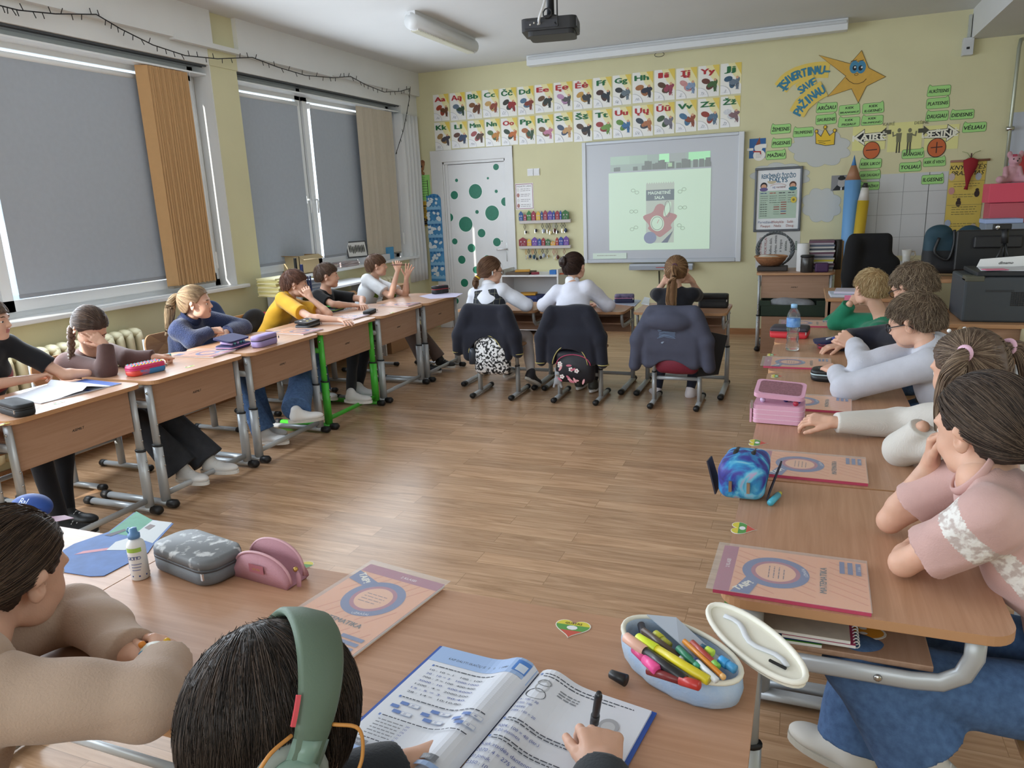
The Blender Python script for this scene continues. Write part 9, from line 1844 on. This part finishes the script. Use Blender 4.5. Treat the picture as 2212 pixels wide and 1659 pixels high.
# small side desk with papers (left part of teacher table)
def table(name,x0,x1,y0,y1,z,label,panel=True,zp=0.10):
    t=thing(name,label,'desk',((x0+x1)/2,(y0+y1)/2,0));L0=tuple(t.location);m=MB();m.box((x0,y0,z-0.025),(x1,y1,z),EDGE);m.build('tabletop',t,L0,bevel=0.004);m=MB();m.box((x0+0.02,y0+0.03,zp),(x1-0.02,y0+0.048,z-0.026),WOODP);m.build('front_panel',t,L0)
    for x in (x0+0.02,x1-0.038):m=MB();m.box((x,y0+0.03,0),(x+0.018,y1-0.02,z-0.026),WOODP);m.build('side_panel',t,L0)
    return t
table('teacher_desk',0.17,0.92,6.10,6.80,0.70,'teacher desk with papers behind the boy in green');q=6.2
blk('paper_pile',0.20,0.50,6.16,6.40,0.7,0.722,'cdd8ea','pale blue papers with a pink tab on the teacher desk','paper',rz=0.05);blk('paper_pile',0.24,0.52,6.18,6.42,0.7235,0.742,'d8d2e2','white papers lying on the pale blue ones','paper',rz=-0.1);m=MB();m.box((-0.06,0,-0.03),(0.06,0.004,0.012),mat('f08ab0',0.4));o=m.build('sticky_tab',None);o.location=(0.36,6.085,0.715);tag(o,'pink plastic tab at the front edge of the teacher desk','tab')
table('printer_desk',0.72,1.45,4.98,5.62,0.70,'desk under the big grey printer at the right',zp=0.25)
# printer
pa,pb,pc=Y(2075,676,5.10),Y(2212,690,5.10),Y(2070,588,5.10);t=thing('printer','large dark grey laser printer on the right desk','printer',(1.14,5.3,0.70));PG=mat('3c4248',0.5,bump=0.1);m=MB();x0=float(pa.x);m.box((x0,5.06,0.7005),(x0+0.46,5.50,0.965),PG);m.build('body',t,(1.14,5.3,0.70),bevel=0.012)
m=MB();m.box((x0+0.06,5.09,0.9655),(x0+0.46,5.50,0.995),mat('23262b',0.5));m.build('scanner_lid',t,(1.14,5.3,0.70),bevel=0.008);m=MB();m.box((x0,5.058,0.94),(x0+0.10,5.16,0.972),mat('55564a',0.4));m.build('control_panel',t,(1.14,5.3,0.70),bevel=0.006)
m=MB();[m.box((x0+0.24+0.012*i,5.056,0.80+0.012*j),(x0+0.248+0.012*i,5.0605,0.808+0.012*j),BLACK) for i in range(8) for j in range(7)];m.box((x0+0.11,5.056,0.882),(x0+0.25,5.0605,0.892),mat('2a2e33',0.5));m.build('vent',t,(1.14,5.3,0.70))
blk('paper_sheet',x0+0.10,x0+0.40,5.12,5.36,0.9955,1.0,'dfe2ea','white papers lying on the printer lid','paper',rz=-0.1);blk('paper_sheet',x0+0.10,x0+0.22,5.10,5.18,1.001,1.006,'e88aa8','pink paper slip on the printer lid','paper',rz=0.2)
m=MB();a=Art(((x0+0.25,5.40,0.9955),(1,0.1,0),(0,0.3,0.95),(0.1,-0.95,0.3)));a.sheet([(-0.14,0),(0.14,0),(0.17,0.07),(-0.12,0.05)],0.002,WHITE);a.text('dlmamo',0.02,0.025,0.018,INK,bold=0.03,shear=0.4);tag(a.build('card',None,(x0+0.25,5.40,0.9955)),'white folded card with black handwriting on the printer','card')
# things between: small shelf rack and table behind
t=table('side_table',0.70,1.55,5.75,6.45,0.88,'higher table behind the printer carrying the bag and monitor',zp=0.86)
for (x0_,x1_,z0,h_,c,lb) in ((0.74,0.98,0.702,0.02,'d8dce4','white paper tray left of the printer'),):blk('paper_tray',x0_-0.06,x1_-0.16,5.04,5.30,z0-0.001,z0+0.008,c,lb,'tray')
blk('tape',0.75,0.80,5.08,5.12,0.711,0.735,'e0703a','orange tape block left of the printer','tape');blk('jar',0.74,0.80,5.36,5.42,0.701,0.78,'3c4a58','small dark jar with a blue lid left of the printer','jar',bev=0.02);blk('ruler',0.70,0.84,5.44,5.58,0.701,0.75,'c44a6a','pink red case left of the printer','case',bev=0.01)
# teal bag
c=Y(2052,555,6.0);t=thing('tote_bag','dark teal and black tote bag on the higher table','bag',(c.x,6.0,0.88));S=Sdf().box((c.x,6.0,1.03),(0.17,0.08,0.13),None,0.05).ell((c.x-0.08,6.0,1.17),(0.09,0.06,0.07),None,0.04).ell((c.x+0.10,6.0,1.15),(0.08,0.06,0.07),None,0.04);S.noise=folds(0.008,14,7);sdf_obj('bag_body',S,0.006,[mat('1b3a48',0.7),mat('17181c',0.7)],t,(c.x,6.0,0.88),pick=lambda C:(C[:,2]<1.06).astype(int));m=MB();m.tube(smooth_path([(c.x-0.09,5.91,1.15),(c.x-0.11,5.90,1.05),(c.x-0.03,5.90,1.0),(c.x+0.0,5.90,1.10),(c.x+0.0,5.92,1.20)]),0.010,BLACK,8);m.build('strap',t,(c.x,6.0,0.88))
# monitor, webcam on tripod
c=Y(2135,555,5.85);t=thing('monitor','black computer monitor seen from behind the printer','monitor',(c.x,5.85,0.88));m=MB();m.box((c.x-0.20,5.84,0.93),(c.x+0.28,5.875,1.20),mat('17181b',0.4));m.box((c.x-0.10,5.81,1.08),(c.x+0.18,5.84,1.16),mat('1d1e22',0.4));m.build('screen_housing',t,(c.x,5.85,0.88),bevel=0.01);m=MB();m.box((c.x-0.02,5.85,0.885),(c.x+0.08,5.88,0.95),BLACK);m.box((c.x-0.08,5.80,0.8805),(c.x+0.14,5.95,0.89),BLACK);m.build('stand',t,(c.x,5.85,0.88))
c=Y(2168,490,5.45);t=thing('webcam','black webcam on a mini tripod over the printer','camera',tuple(c));m=MB();m.box((c.x-0.055,5.43,c.z-0.016),(c.x+0.04,5.47,c.z+0.018),BLACK);m.lathe([(0.013,0),(0.013,-0.01),(0.008,-0.012)],(c.x-0.035,5.43,c.z),CHROME,14,'y');m.build('camera_body',t,tuple(c),bevel=0.008);m=MB();m.tube([c+Vector((0.01,0,-0.01)),c+Vector((0.015,0,-0.10))],0.02,BLACK,8);m.build('ball_head',t,tuple(c))
for dx,dy in ((-0.09,-0.04),(0.02,0.08),(0.07,-0.02)):m=MB();m.tube([c+Vector((0.015,0,-0.09)),(c.x+0.015+dx*0.6,c.y+dy*0.6,0.9965)],0.007,BLACK,6);m.build('leg',t,tuple(c))
# boxes at the far right by the pipe
t=thing('shelf_unit','low cupboard behind the monitor carrying the green and pink boxes','cupboard',(1.75,7.6,0));m=MB();m.box((-0.35,-0.3,0),(0.45,0.3,0.93),WOODP);m.build('body',t)
def bx(px,py,y,w_,h_,dp,z,c,lb,name='storage_box',cat='box',**k):q=P(px,py,1,y);return blk(name,q[0],q[0]+w_,y,y+dp,z,z+h_,c,lb,cat,**k)
bx(2195,600,7.35,0.35,0.11,0.3,0.931,'6abf2c','lime green storage box, lower of two at the right edge');bx(2197,580,7.36,0.33,0.11,0.28,1.043,'74cc34','lime green storage box, upper of two at the right edge');bx(2125,530,7.35,0.30,0.24,0.25,0.931,'8a94a4','grey box under the pale lilac lid');bx(2123,530,7.34,0.27,0.035,0.25,1.172,'a8bce8','pale lilac blue box lid by the webcam')
bx(2130,530,7.62,0.60,0.40,0.25,0.931,'c85a68','wide box behind the lilac lid, lower');bx(2128,500,7.60,0.60,0.16,0.27,1.335,'e0526a','wide coral pink box carrying the plush bear')
c=Y(2174,468,7.7);zt=1.497;t=thing('plush_bear','pink plush bear sitting on the coral pink box','toy',(c.x,7.7,zt));X=c.x;S=Sdf().ell((X,7.7,zt+0.075),(0.065,0.055,0.075)).ell((X+0.015,7.69,zt+0.185),(0.048,0.045,0.048),None,0.015).ell((X+0.02,7.65,zt+0.175),(0.022,0.025,0.018),None,0.01)
for s in (-1,1):S.cap((X+s*0.035,7.67,zt+0.03),(X+s*0.10,7.60,zt+0.030),0.030,0.030,0.02).cap((X+s*0.05,7.68,zt+0.12),(X+s*0.055,7.62,zt+0.06),0.020,0.018,0.01).ell((X+0.015+s*0.042,7.70,zt+0.235),(0.020,0.010,0.030),None,0.01)
sdf_obj('bear_body',S,0.006,mat('c99aa4',0.95,bump=0.8,bscale=120),t,(X,7.7,zt));m=MB();[m.sphere((X+0.015+s*0.02,7.648,zt+0.195),0.006,BLACK,8) for s in (-1,1)];m.sphere((X+0.02,7.627,zt+0.178),0.007,BLACK,8);m.box((X-0.012,7.655,zt+0.215),(X+0.02,7.665,zt+0.235),mat('a83a54',0.6));m.build('face',t,(X,7.7,zt))
t=thing('gift_bag','red paper gift bag behind the pink plush bear','bag',(X+0.12,7.80,zt));m=MB();m.box((-0.04,-0.03,0),(0.14,0.05,0.25),mat('cf3a44',0.5));m.build('bag_body',t);m=MB();m.tube([(0.0,-0.02,0.25),(0.01,-0.02,0.34),(0.03,-0.02,0.36),(0.06,-0.02,0.25)],0.003,mat('e09a8c',0.5),5);m.build('handles',t)
# white cup on a grey stool top
c=Y(1958,548,7.6);t=thing('side_table','small round grey table holding the white cup','table',(c.x+0.04,7.6,0));m=MB();zc_=Y(1958,567,7.6).z;m.lathe([(0.0,zc_-0.012),(0.17,zc_-0.012),(0.175,zc_-0.006),(0.17,zc_),(0,zc_)],(0,0,0),mat('b4b8bc',0.3),30);m.build('tabletop',t);m=MB();m.tube([(0,0,0),(0,0,zc_-0.013)],0.05,mat('8c9094',0.4),14);m.build('leg',t)
t=thing('cup','white cup with a gold handle on the round grey table','cup',(c.x,7.58,zc_+0.0005));m=MB();m.lathe([(0.028,0),(0.030,0.004),(0.033,0.05),(0.042,0.115),(0.039,0.115),(0.030,0.05),(0.0,0.01)],(0,0,0),mat('d9d6d0',0.25),22);m.build('body',t);m=MB();m.tube([(0.036,0,0.095),(0.062,0,0.10),(0.070,0,0.07),(0.050,0,0.035),(0.033,0,0.03)],0.005,mat('b8a88c',0.3,metal=0.3),8);m.build('handle',t)
m=MB();c=Y(2206,740,5.0);m.box((float(c.x)-0.01,4.9,0),(float(c.x)+0.5,5.0,0.68),WALL);struct(m.build('trim_7'))
# blue fabric pouch etc. done; bright poster/paper on the right end of the front wall
q0,q1=P(2178,300,1,8.40),P(2212,215,1,8.40);m=MB();m.box((float(q0[0]),FY-0.006,1.35),(float(q0[0])+0.9,FY-0.001,P(2190,243,1,FY)[2]),mat('c4ccdc',0.4));tag(m.build('notice_board',None,(float(q0[0])+0.45,FY-0.003,1.35)),'plain pale blue white board at the right end of the front wall','board')
